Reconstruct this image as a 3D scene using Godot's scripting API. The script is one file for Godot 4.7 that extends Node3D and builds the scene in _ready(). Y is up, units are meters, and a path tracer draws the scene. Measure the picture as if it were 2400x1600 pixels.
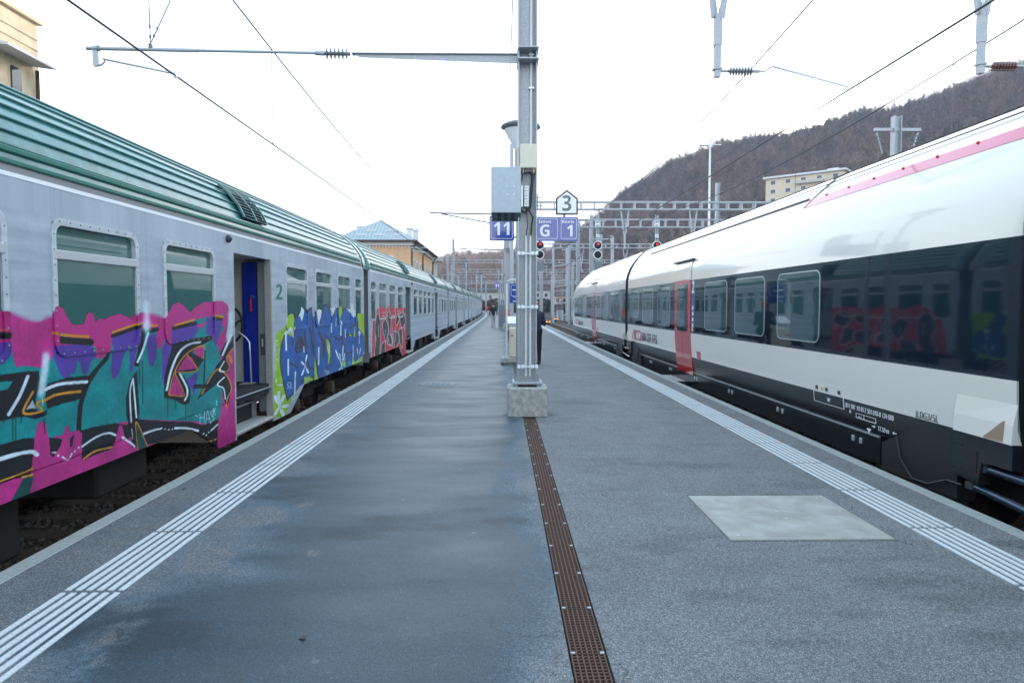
extends Node3D
# A station platform between a graffitied coach train and a white express train, below a wooded hill that hides the low sun.
# x is to the right, y up from the platform top, the platform runs along -z. "d" below is a distance along the platform (z = -d).

const RAIL := -0.55        # rail head below the platform top
const LX := -4.95          # middle of the left track
const RX := 5.76           # middle of the right track
const SUN_AZ := 23.5
const SUN_EL := 12.45
const FLAT := 0xFFFFFFFF

var M := {}
var used := {}
var rng := RandomNumberGenerator.new()

# ---------------------------------------------------------------- scene helpers
func numbered(n: String) -> String:
	used[n] = used.get(n, 0) + 1
	return n if used[n] == 1 else "%s_%03d" % [n, used[n] - 1]

func tag(o: Node3D, label: String, category: String, group := "") -> Node3D:
	o.set_meta("label", label)
	o.set_meta("category", category)
	if group: o.set_meta("group", group)
	return o

func thing(called: String, label: String, category: String, at := Vector3.ZERO, turn := 0.0, group := "") -> Node3D:
	var o := Node3D.new()
	o.name = numbered(called)
	add_child(o)
	o.position = at
	o.rotation.y = turn
	return tag(o, label, category, group)

func base(called: String, kind := "structure") -> Node3D:
	var o := Node3D.new()
	o.name = numbered(called)
	add_child(o)
	o.set_meta("kind", kind)
	return o

func put(called: String, mesh: Mesh, m: Material, parent: Node3D = self, at := Vector3.ZERO) -> MeshInstance3D:
	var o := MeshInstance3D.new()
	o.name = numbered(called) if parent == self else called
	o.mesh = mesh
	o.material_override = m
	o.position = at
	parent.add_child(o, true)
	return o

func obj(called: String, s: SurfaceTool, m: Material, parent: Node3D = self, at := Vector3.ZERO) -> MeshInstance3D:
	return put(called, done(s), m, parent, at)

# every separate piece of a mesh becomes a part of its own
func pieces(called: String, s: SurfaceTool, m: Material, parent: Node3D) -> Array:
	var a := done(s).surface_get_arrays(0)
	var v: PackedVector3Array = a[Mesh.ARRAY_VERTEX]
	var uv = a[Mesh.ARRAY_TEX_UV]
	var n := v.size()
	var up := PackedInt32Array(range(n))
	var find := func(i: int) -> int:
		while up[i] != i:
			up[i] = up[up[i]]
			i = up[i]
		return i
	var first := {}
	for i in n:
		var k := Vector3i((v[i] * 2000.0).round())
		if first.has(k): up[find.call(i)] = find.call(first[k])
		else: first[k] = i
		if i % 3: up[find.call(i)] = find.call(i - 1)
	var groups := {}
	for i in range(0, n, 3): groups.get_or_add(find.call(i), []).append(i)
	var made := []
	for g in groups.values():
		var t := st()
		for i in g:
			for k in 3:
				if uv != null: t.set_uv(uv[i + k])
				t.add_vertex(v[i + k])
		made.append(obj(called, t, m, parent))
	return made

func struct(called: String, s: SurfaceTool, m: Material) -> MeshInstance3D:
	var o := obj(called, s, m)
	o.set_meta("kind", "structure")
	return o

func dup(o: Node3D, called: String, label: String, at: Vector3, turn := 0.0, group := "") -> Node3D:
	var c: Node3D = o.duplicate()
	c.name = numbered(called)
	add_child(c)
	c.position = at
	c.rotation.y = turn
	c.set_meta("label", label)
	if group: c.set_meta("group", group)
	return c

# ---------------------------------------------------------------- mesh helpers
func st() -> SurfaceTool:
	var s := SurfaceTool.new()
	s.begin(Mesh.PRIMITIVE_TRIANGLES)
	s.set_smooth_group(FLAT)
	return s

func done(s: SurfaceTool) -> ArrayMesh:
	s.generate_normals()
	return s.commit()

# corners counter-clockwise seen from the outside
func quad(s: SurfaceTool, a: Vector3, b: Vector3, c: Vector3, e: Vector3) -> void:
	for p in [a, c, b, a, e, c]: s.add_vertex(p)

func quad_uv(s: SurfaceTool, p: Array, uv: Array) -> void:
	for i in [0, 2, 1, 0, 3, 2]:
		s.set_uv(uv[i])
		s.add_vertex(p[i])

func tri(s: SurfaceTool, a: Vector3, b: Vector3, c: Vector3) -> void:
	for p in [a, c, b]: s.add_vertex(p)

func box(s: SurfaceTool, c: Vector3, size: Vector3, b := Basis()) -> void:
	var h := size * 0.5
	var v := []
	for i in 8:
		v.append(c + b * Vector3(h.x if i & 1 else -h.x, h.y if i & 2 else -h.y, h.z if i & 4 else -h.z))
	for f in [[4, 5, 7, 6], [1, 0, 2, 3], [5, 1, 3, 7], [0, 4, 6, 2], [6, 7, 3, 2], [0, 1, 5, 4]]:
		quad(s, v[f[0]], v[f[1]], v[f[2]], v[f[3]])

# a box between two corners
func span(s: SurfaceTool, a: Vector3, b: Vector3) -> void:
	box(s, (a + b) * 0.5, (b - a).abs())

# a box with chamfered edges
func cbox(s: SurfaceTool, c: Vector3, size: Vector3, e := 0.01, b := Basis()) -> void:
	var h := size * 0.5
	e = minf(e, minf(h.x, minf(h.y, h.z)) * 0.49)
	var q := h - Vector3(e, e, e)
	for ax in 3:
		var u := (ax + 1) % 3
		var w := (ax + 2) % 3
		for sg in [-1.0, 1.0]:
			var f := []
			for k in [[-1, -1], [1, -1], [1, 1], [-1, 1]]:
				var p := Vector3()
				p[ax] = h[ax] * sg
				p[u] = q[u] * k[0]
				p[w] = q[w] * k[1]
				f.append(c + b * p)
			if sg > 0: quad(s, f[0], f[1], f[2], f[3])
			else: quad(s, f[3], f[2], f[1], f[0])
		for su in [-1.0, 1.0]:
			for sw in [-1.0, 1.0]:
				var f2 := []
				for k in [[0, -1], [0, 1], [1, 1], [1, -1]]:
					var p2 := Vector3()
					p2[u] = (h[u] if k[0] == 0 else q[u]) * su
					p2[w] = (q[w] if k[0] == 0 else h[w]) * sw
					p2[ax] = q[ax] * k[1]
					f2.append(c + b * p2)
				if su * sw > 0: quad(s, f2[3], f2[2], f2[1], f2[0])
				else: quad(s, f2[0], f2[1], f2[2], f2[3])
	for sx in [-1.0, 1.0]:
		for sy in [-1.0, 1.0]:
			for sz in [-1.0, 1.0]:
				var a := c + b * Vector3(h.x * sx, q.y * sy, q.z * sz)
				var d2 := c + b * Vector3(q.x * sx, h.y * sy, q.z * sz)
				var g := c + b * Vector3(q.x * sx, q.y * sy, h.z * sz)
				if sx * sy * sz > 0: tri(s, a, d2, g)
				else: tri(s, a, g, d2)

# a box-section bar from a to b
func bar(s: SurfaceTool, a: Vector3, b: Vector3, w: float, h: float) -> void:
	var z := (b - a).normalized()
	var up := Vector3.UP if absf(z.y) < 0.95 else Vector3.RIGHT
	var x := up.cross(z).normalized()
	box(s, (a + b) * 0.5, Vector3(w, h, a.distance_to(b)), Basis(x, z.cross(x), z))

func frame_of(z: Vector3) -> Array:
	var up := Vector3.UP if absf(z.y) < 0.95 else Vector3.RIGHT
	var x := up.cross(z).normalized()
	return [x, z.cross(x)]

# a round tube through points
func tube(s: SurfaceTool, pts: Array, r: float, n := 8, caps := true, r2 := -1.0) -> void:
	s.set_smooth_group(1)
	var rings := []
	for i in pts.size():
		var t: Vector3 = (pts[mini(i + 1, pts.size() - 1)] - pts[maxi(i - 1, 0)]).normalized()
		var f := frame_of(t)
		var rr := r if r2 < 0 else lerpf(r, r2, float(i) / (pts.size() - 1))
		var ring := []
		for k in n:
			var a := TAU * k / n
			ring.append(pts[i] + (f[0] * cos(a) + f[1] * sin(a)) * rr)
		rings.append(ring)
	for i in rings.size() - 1:
		for k in n:
			quad(s, rings[i][k], rings[i][(k + 1) % n], rings[i + 1][(k + 1) % n], rings[i + 1][k])
	s.set_smooth_group(FLAT)
	if caps:
		for k in range(1, n - 1):
			tri(s, rings[0][0], rings[0][k + 1], rings[0][k])
			tri(s, rings[-1][0], rings[-1][k], rings[-1][k + 1])

func cyl(s: SurfaceTool, a: Vector3, b: Vector3, r: float, n := 12, r2 := -1.0) -> void:
	tube(s, [a, b], r, n, true, r2)

# a profile of (radius, height) turned round the axis through c
func lathe(s: SurfaceTool, prof: Array, n := 24, c := Vector3.ZERO, b := Basis(), smooth := true) -> void:
	s.set_smooth_group(1 if smooth else FLAT)
	for i in prof.size() - 1:
		for k in n:
			var v := []
			for q in [[i, k], [i + 1, k], [i + 1, k + 1], [i, k + 1]]:
				var a: float = TAU * q[1] / n
				v.append(c + b * Vector3(prof[q[0]].x * cos(a), prof[q[0]].y, prof[q[0]].x * sin(a)))
			quad(s, v[0], v[1], v[2], v[3])
	s.set_smooth_group(FLAT)

# a flat outline (in a plane spanned by ux, uy at o) pushed out by "out"
func prism(s: SurfaceTool, pts: PackedVector2Array, o: Vector3, ux: Vector3, uy: Vector3, out: Vector3) -> void:
	if Geometry2D.is_polygon_clockwise(pts): pts.reverse()
	var idx := Geometry2D.triangulate_polygon(pts)
	var p := []
	for q in pts: p.append(o + ux * q.x + uy * q.y)
	var flip := ux.cross(uy).dot(out) < 0
	for i in range(0, idx.size(), 3):
		var t := [idx[i], idx[i + 1], idx[i + 2]]
		var ar: float = (pts[t[1]] - pts[t[0]]).cross(pts[t[2]] - pts[t[0]])
		if (ar < 0) != flip: t.reverse()
		tri(s, p[t[0]] + out, p[t[1]] + out, p[t[2]] + out)
		tri(s, p[t[0]], p[t[2]], p[t[1]])
	for i in p.size():
		var j := (i + 1) % p.size()
		if flip: quad(s, p[j], p[i], p[i] + out, p[j] + out)
		else: quad(s, p[i], p[j], p[j] + out, p[i] + out)

func rrect(w: float, h: float, r: float, n := 4) -> PackedVector2Array:
	var o := PackedVector2Array()
	for c in 4:
		var cx: float = [1, -1, -1, 1][c] * (w * 0.5 - r)
		var cy: float = [1, 1, -1, -1][c] * (h * 0.5 - r)
		for k in n + 1:
			var a := PI * 0.5 * (c + float(k) / n)
			o.append(Vector2(cx + r * cos(a), cy + r * sin(a)))
	return o

# a ring between two outlines with the same number of points, pushed out by "out"
func ring(s: SurfaceTool, po: PackedVector2Array, pi: PackedVector2Array, o: Vector3, ux: Vector3, uy: Vector3, out: Vector3) -> void:
	var n := po.size()
	for i in n:
		var j := (i + 1) % n
		var a := o + ux * po[i].x + uy * po[i].y
		var b := o + ux * po[j].x + uy * po[j].y
		var c := o + ux * pi[j].x + uy * pi[j].y
		var e := o + ux * pi[i].x + uy * pi[i].y
		quad(s, a + out, b + out, c + out, e + out)
		quad(s, a, b, b + out, a + out)
		quad(s, c, e, e + out, c + out)

# rows of points; each row as long as the next
func sheet(s: SurfaceTool, rows: Array, smooth := true, close := false) -> void:
	s.set_smooth_group(1 if smooth else FLAT)
	for i in rows.size() - 1:
		var n: int = rows[i].size()
		for k in (n if close else n - 1):
			var k2 := (k + 1) % n
			quad(s, rows[i][k], rows[i][k2], rows[i + 1][k2], rows[i + 1][k])
	s.set_smooth_group(FLAT)

func words(t: String, h: float, m: Material, parent: Node3D, at: Vector3, turn := 0.0, squeeze := 1.0, bold := true, called := "lettering", align := HORIZONTAL_ALIGNMENT_CENTER) -> MeshInstance3D:
	var k := [t, h, bold, align]
	if not M.has(k):
		var f := SystemFont.new()
		f.font_names = PackedStringArray(["Droid Sans"])
		f.font_weight = 700 if bold else 400
		var tm := TextMesh.new()
		tm.font = f
		tm.text = t
		tm.font_size = 48
		tm.pixel_size = h / (48.0 * 0.71)
		tm.depth = 0.003
		tm.curve_step = 1.5
		tm.horizontal_alignment = align
		tm.vertical_alignment = VERTICAL_ALIGNMENT_CENTER
		M[k] = tm
	var o := put(called, M[k], m, parent, at)
	o.rotation.y = turn
	o.scale.x = squeeze
	return o

# ---------------------------------------------------------------- materials
func lin(r: float, g: float, b: float, a := 1.0) -> Color:
	var c := Color(r, g, b).linear_to_srgb()
	c.a = a
	return c

func mat(called: String, c: Color, rough := 0.6, metal := 0.0, coat := 0.0) -> StandardMaterial3D:
	var m := StandardMaterial3D.new()
	m.resource_name = called
	m.albedo_color = c
	m.roughness = rough
	m.metallic = metal
	if coat > 0:
		m.clearcoat_enabled = true
		m.clearcoat = coat
		m.clearcoat_roughness = 0.03
	M[called] = m
	return m

func noise_tex(size: int, freq: float, lo: Color, hi: Color, seed_ := 1, oct := 4, normal := false, strength := 4.0) -> NoiseTexture2D:
	var n := FastNoiseLite.new()
	n.seed = seed_
	n.frequency = freq
	n.noise_type = FastNoiseLite.TYPE_SIMPLEX_SMOOTH
	n.fractal_octaves = oct
	var t := NoiseTexture2D.new()
	t.width = size
	t.height = size
	t.seamless = true
	t.noise = n
	if normal:
		t.as_normal_map = true
		t.bump_strength = strength
	else:
		var g := Gradient.new()
		g.set_color(0, lo)
		g.set_color(1, hi)
		t.color_ramp = g
	return t

# a triplanar grain (colour) and, if wanted, relief in centimetres
func grain(m: StandardMaterial3D, t: Texture2D, scale: float, relief := 0.0, bump: Texture2D = null, world := true) -> void:
	m.albedo_texture = t
	m.uv1_triplanar = true
	m.uv1_world_triplanar = world
	m.uv1_scale = Vector3(scale, scale, scale)
	if relief > 0:
		m.heightmap_enabled = true
		m.heightmap_texture = bump if bump else t
		m.heightmap_scale = relief

func make_materials() -> void:
	var soft := noise_tex(512, 0.012, Color(0.86, 0.86, 0.86), Color(1, 1, 1), 3, 5)
	var speck := noise_tex(512, 0.09, Color(0.45, 0.45, 0.45), Color(1, 1, 1), 5, 3)
	var streak := noise_tex(512, 0.02, Color(0.74, 0.73, 0.71), Color(1, 1, 1), 8, 5)
	M.speck = speck
	grain(mat("concrete", lin(0.52, 0.51, 0.48), 0.9), streak, 0.9, 0.05, speck)
	grain(mat("edge_concrete", lin(0.36, 0.38, 0.36), 0.85), soft, 3.0, 0.05, speck)
	grain(mat("galvanised", lin(0.44, 0.47, 0.5), 0.45, 0.35), soft, 3.0)
	M["galvanised_far"] = M.galvanised
	mat("steel_bright", lin(0.6, 0.62, 0.64), 0.28, 0.85)
	mat("alu", lin(0.62, 0.64, 0.66), 0.32, 0.6)
	mat("wire", lin(0.03, 0.035, 0.04), 0.6)
	mat("dropper", lin(0.14, 0.15, 0.17), 0.5, 0.3)
	mat("insulator", lin(0.16, 0.18, 0.2), 0.2, 0.0, 0.6)
	mat("insulator_brown", lin(0.12, 0.03, 0.02), 0.15, 0.0, 0.8)
	grain(mat("rust", lin(0.16, 0.085, 0.06), 0.85), speck, 6.0)
	grain(mat("grate", lin(0.2, 0.092, 0.066), 0.75), speck, 5.0)
	grain(mat("channel", lin(0.2, 0.19, 0.18), 0.95), streak, 3.0)
	grain(mat("rail", lin(0.11, 0.07, 0.05), 0.75, 0.2), soft, 2.0)
	mat("rail_top", lin(0.5, 0.5, 0.5), 0.25, 0.9)
	grain(mat("sleeper", lin(0.09, 0.07, 0.055), 0.95), streak, 2.0, 0.5, speck)
	grain(mat("ballast", lin(0.15, 0.13, 0.115), 1.0), noise_tex(512, 0.05, Color(0.35, 0.33, 0.3), Color(1, 1, 1), 12, 3), 0.6, 2.0, speck)
	grain(mat("stone", lin(0.2, 0.18, 0.16), 0.95), soft, 5.0)
	grain(mat("earth", lin(0.12, 0.1, 0.085), 1.0), streak, 0.08)
	grain(mat("under", lin(0.035, 0.033, 0.032), 0.75, 0.2), speck, 4.0)
	mat("black", lin(0.012, 0.013, 0.015), 0.6)
	mat("rubber", lin(0.02, 0.02, 0.022), 0.75)
	mat("cable", lin(0.015, 0.02, 0.025), 0.5)
	mat("white_paint", lin(0.78, 0.8, 0.8), 0.35)
	grain(mat("tactile", lin(0.72, 0.75, 0.77), 0.6), noise_tex(512, 0.05, Color(0.8, 0.8, 0.8), Color(1, 1, 1), 21, 4), 2.0)
	grain(mat("plate", lin(0.41, 0.4, 0.375), 0.85), noise_tex(512, 0.008, Color(0.84, 0.83, 0.8), Color(1, 1, 1), 51, 6), 0.8)
	mat("bluesign", lin(0.012, 0.05, 0.32), 0.1, 0.0, 1.0)
	mat("letters", lin(0.85, 0.87, 0.9), 0.4)
	mat("dark_letters", lin(0.05, 0.055, 0.06), 0.5)
	grain(mat("cabinet", lin(0.42, 0.49, 0.55), 0.45, 0.1), noise_tex(256, 0.02, Color(0.94, 0.94, 0.94), Color(1, 1, 1), 22), 2.0)
	mat("cabinet_dark", lin(0.16, 0.18, 0.2), 0.6)
	mat("cream", lin(0.62, 0.6, 0.48), 0.45)
	mat("bin", lin(0.66, 0.58, 0.45), 0.5)
	mat("red", lin(0.55, 0.02, 0.03), 0.3)
	mat("brass", lin(0.5, 0.3, 0.15), 0.4, 0.5)
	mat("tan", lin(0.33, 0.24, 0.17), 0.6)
	mat("orange", lin(0.75, 0.14, 0.02), 0.5)
	mat("yellow", lin(0.75, 0.5, 0.05), 0.5)
	# left train
	mat("frame_alu", lin(0.56, 0.58, 0.6), 0.35, 0.45)
	mat("cantrail", lin(0.27, 0.28, 0.29), 0.5, 0.2)
	var roofn := noise_tex(512, 0.01, Color(0.62, 0.68, 0.66), Color(1, 1, 1), 31, 5)
	grain(mat("roof_green", lin(0.06, 0.245, 0.25), 0.28, 0.0, 0.2), roofn, 0.8)
	M["roof_rib"] = M.roof_green
	M["roof_arch"] = M.roof_green
	mat("gutter", lin(0.01, 0.15, 0.11), 0.35)
	mat("vent", lin(0.04, 0.05, 0.055), 0.6)
	mat("seat", lin(0.02, 0.07, 0.1), 0.8)
	mat("lining", lin(0.3, 0.36, 0.32), 0.8)
	mat("vestibule", lin(0.5, 0.47, 0.43), 0.6)
	mat("blue_door", lin(0.005, 0.02, 0.3), 0.3)
	mat("door_grey", lin(0.2, 0.22, 0.23), 0.45, 0.2)
	grain(mat("step_metal", lin(0.46, 0.44, 0.42), 0.55, 0.15), streak, 4.0)
	mat("green_number", lin(0.01, 0.15, 0.12), 0.5)
	mat("pane", lin(0.05, 0.13, 0.12, 0.42), 0.02)
	mat("lampglass", lin(0.9, 0.95, 1.0, 0.05), 0.05)
	# right train
	var wav := noise_tex(512, 0.006, Color.BLACK, Color.WHITE, 41, 2, true, 1.6)
	for q in [["sbb_white", lin(0.8, 0.76, 0.7), 0.16, 0.0, 0.6], ["sbb_dark", lin(0.008, 0.016, 0.026), 0.04, 0.0, 0.0], ["sbb_glass", lin(0.035, 0.075, 0.085), 0.03, 0.18, 0.5], ["sbb_red", lin(0.5, 0.012, 0.025), 0.18, 0.0, 0.6], ["sbb_skirt", lin(0.012, 0.015, 0.018), 0.25, 0.0, 0.0], ["sbb_stripe", lin(0.62, 0.03, 0.12), 0.2, 0.0, 0.8]]:
		var m := mat(q[0], q[1], q[2], q[3], q[4])
		m.normal_enabled = true
		m.normal_texture = wav
		m.normal_scale = 0.06 if q[0] != "sbb_glass" else 0.12
		m.uv1_triplanar = true
		m.uv1_world_triplanar = true
		m.uv1_scale = Vector3(0.55, 0.55, 0.55)
	mat("sbb_line", lin(0.5, 0.54, 0.56), 0.25, 0.5)
	mat("sbb_blue", lin(0.02, 0.08, 0.25), 0.2, 0.0, 0.5)
	mat("joint", lin(0.012, 0.016, 0.02), 0.5)
	mat("damper", lin(0.02, 0.045, 0.08), 0.22, 0.3, 0.5)
	# houses
	grain(mat("orange_wall", lin(0.8, 0.49, 0.28), 0.9), soft, 0.3)
	grain(mat("cream_wall", lin(0.78, 0.66, 0.48), 0.9), soft, 0.3)
	grain(mat("pale_wall", lin(0.6, 0.57, 0.52), 0.9), soft, 0.3)
	grain(mat("roof_zinc", lin(0.4, 0.46, 0.48), 0.5, 0.1), soft, 0.5)
	grain(mat("roof_tile", lin(0.3, 0.08, 0.06), 0.8), speck, 0.8)
	grain(mat("roof_brown", lin(0.12, 0.085, 0.07), 0.85), speck, 0.8)
	mat("trim", lin(0.68, 0.68, 0.68), 0.7)
	mat("pipe", lin(0.07, 0.035, 0.03), 0.6)
	mat("shutter", lin(0.35, 0.36, 0.33), 0.7)
	mat("window_dark", lin(0.04, 0.05, 0.06), 0.08, 0.0, 0.5)
	# plants
	for q in [["bark", lin(0.13, 0.1, 0.09)], ["twig", lin(1, 1, 1)], ["needle", lin(1, 1, 1)]]:
		var m2 := mat(q[0], q[1], 0.95)
		m2.vertex_color_use_as_albedo = q[0] != "bark"
	grain(mat("forest_floor", lin(0.11, 0.08, 0.065), 1.0), streak, 0.03)
	mat("cloth", lin(1, 1, 1), 0.85).vertex_color_use_as_albedo = true
	for q in [["lamp_red", Color(1, 0.05, 0.03), 2.0], ["lamp_amber", Color(1, 0.6, 0.2), 1.2]]:
		var m3 := mat(q[0], q[1], 0.4)
		m3.emission_enabled = true
		m3.emission = q[1]
		m3.emission_energy_multiplier = q[2]

# ---------------------------------------------------------------- painted pictures (spray paint, stains)
const PALETTE := [Color8(182, 42, 124), Color8(84, 56, 152), Color8(0, 130, 132), Color8(14, 17, 23), Color8(214, 228, 240), Color8(204, 138, 38), Color8(7, 70, 70), Color8(14, 86, 160), Color8(146, 190, 28), Color8(56, 48, 70), Color8(196, 48, 58), Color8(48, 58, 58), Color8(158, 166, 170)]

# lays paint on a clear picture; x0 is the distance of its left edge, y1 the height of its top, k pixels per metre
func spray(ops: Array, w: int, h: int, x0: float, y1: float, k: float) -> Image:
	var im := Image.create(w, h, false, Image.FORMAT_RGBA8)
	for op in ops:
		var c: Color = PALETTE[op[1]]
		var p := PackedVector2Array()
		for i in range(3, op.size(), 2):
			p.append(Vector2((op[i] * 0.01 - x0) * k, (y1 - op[i + 1] * 0.01) * k))
		if op[0] == 0: fill(im, p, c)
		else:
			var r: float = maxf(op[2] * 0.0005 * k, 0.9)
			var n := p.size()
			var pts := PackedVector2Array()
			for i in n:
				if i == n - 1:
					pts.append(p[i])
				else:
					var steps := maxi(1, int(p[i].distance_to(p[i + 1]) / maxf(r * 0.35, 0.7)))
					for q in steps:
						var t := float(q) / steps
						pts.append(p[i].cubic_interpolate(p[i + 1], p[maxi(i - 1, 0)], p[mini(i + 2, n - 1)], t) if n > 2 else p[i].lerp(p[i + 1], t))
			for q in pts: dab(im, q, r * (1.0 if op[0] == 1 else 1.5), c, op[0] == 2, clampf((x0 + q.x / k) / 3.5, 1.0, 3.6))
	return im

# long strokes were made walking along the train: the spray is wider than tall
func dab(im: Image, q: Vector2, r: float, c: Color, soft: bool, wide: float) -> void:
	for y in range(maxi(0, int(q.y - r)), mini(im.get_height() - 1, int(q.y + r) + 1) + 1):
		for x in range(maxi(0, int(q.x - r * wide)), mini(im.get_width() - 1, int(q.x + r * wide) + 1) + 1):
			var e := Vector2((x + 0.5 - q.x) / wide, y + 0.5 - q.y).length() / r
			var a := clampf((1.0 - e) * r, 0, 1) if not soft else 0.34 * pow(maxf(0.0, 1.0 - e), 1.3)
			if a <= 0: continue
			im.set_pixel(x, y, im.get_pixel(x, y).blend(Color(c, a)) if a < 1 else c)

func fill(im: Image, p: PackedVector2Array, c: Color) -> void:
	var lo := 1e9
	var hi := -1e9
	for q in p:
		lo = minf(lo, q.y)
		hi = maxf(hi, q.y)
	for y in range(maxi(0, int(lo)), mini(im.get_height() - 1, int(hi)) + 1):
		var xs := []
		for i in p.size():
			var a := p[i]
			var b := p[(i + 1) % p.size()]
			if (a.y <= y + 0.5) != (b.y <= y + 0.5):
				xs.append(a.x + (y + 0.5 - a.y) / (b.y - a.y) * (b.x - a.x))
		xs.sort()
		for i in range(0, xs.size() - 1, 2):
			var x0 := clampi(roundi(xs[i]), 0, im.get_width())
			var x1 := clampi(roundi(xs[i + 1]), 0, im.get_width())
			if x1 > x0: im.fill_rect(Rect2i(x0, y, x1 - x0, 1), c)

# brushed side sheet with faint streaks, under the paint
func over_metal(paint: Image, c: Color, seed_: int) -> ImageTexture:
	var w := paint.get_width()
	var h := paint.get_height()
	var im := Image.create(w, h, false, Image.FORMAT_RGBA8)
	var n := FastNoiseLite.new()
	n.seed = seed_
	n.frequency = 0.004
	n.fractal_octaves = 4
	for y in h:
		for x in w:
			var v := n.get_noise_2d(x, y * 14.0) * 0.07 + n.get_noise_2d(x * 5.0 + 900.0, y * 1.2) * 0.022
			im.set_pixel(x, y, Color(c.r + v, c.g + v, c.b + v))
	im.blend_rect(paint, Rect2i(0, 0, w, h), Vector2i.ZERO)
	# uneven cans, road dirt and scuffs over everything
	for y in h:
		for x in w:
			var c2 := im.get_pixel(x, y)
			var u := n.get_noise_2d(x * 3.5, y * 5.0 + 300.0)
			var pa := paint.get_pixel(x, y).a
			var f := 1.0 + u * (0.05 + 0.14 * pa) + n.get_noise_2d(x * 30.0, y * 30.0) * (0.025 + 0.06 * pa)
			var run := smoothstep(0.3, 0.6, n.get_noise_2d(x * 14.0, y * 0.9 + 70.0)) * 0.06
			im.set_pixel(x, y, Color(c2.r * f * (1 - run), c2.g * f * (1 - run), c2.b * f * (1 - run * 1.2)))
	return ImageTexture.create_from_image(im)
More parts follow.
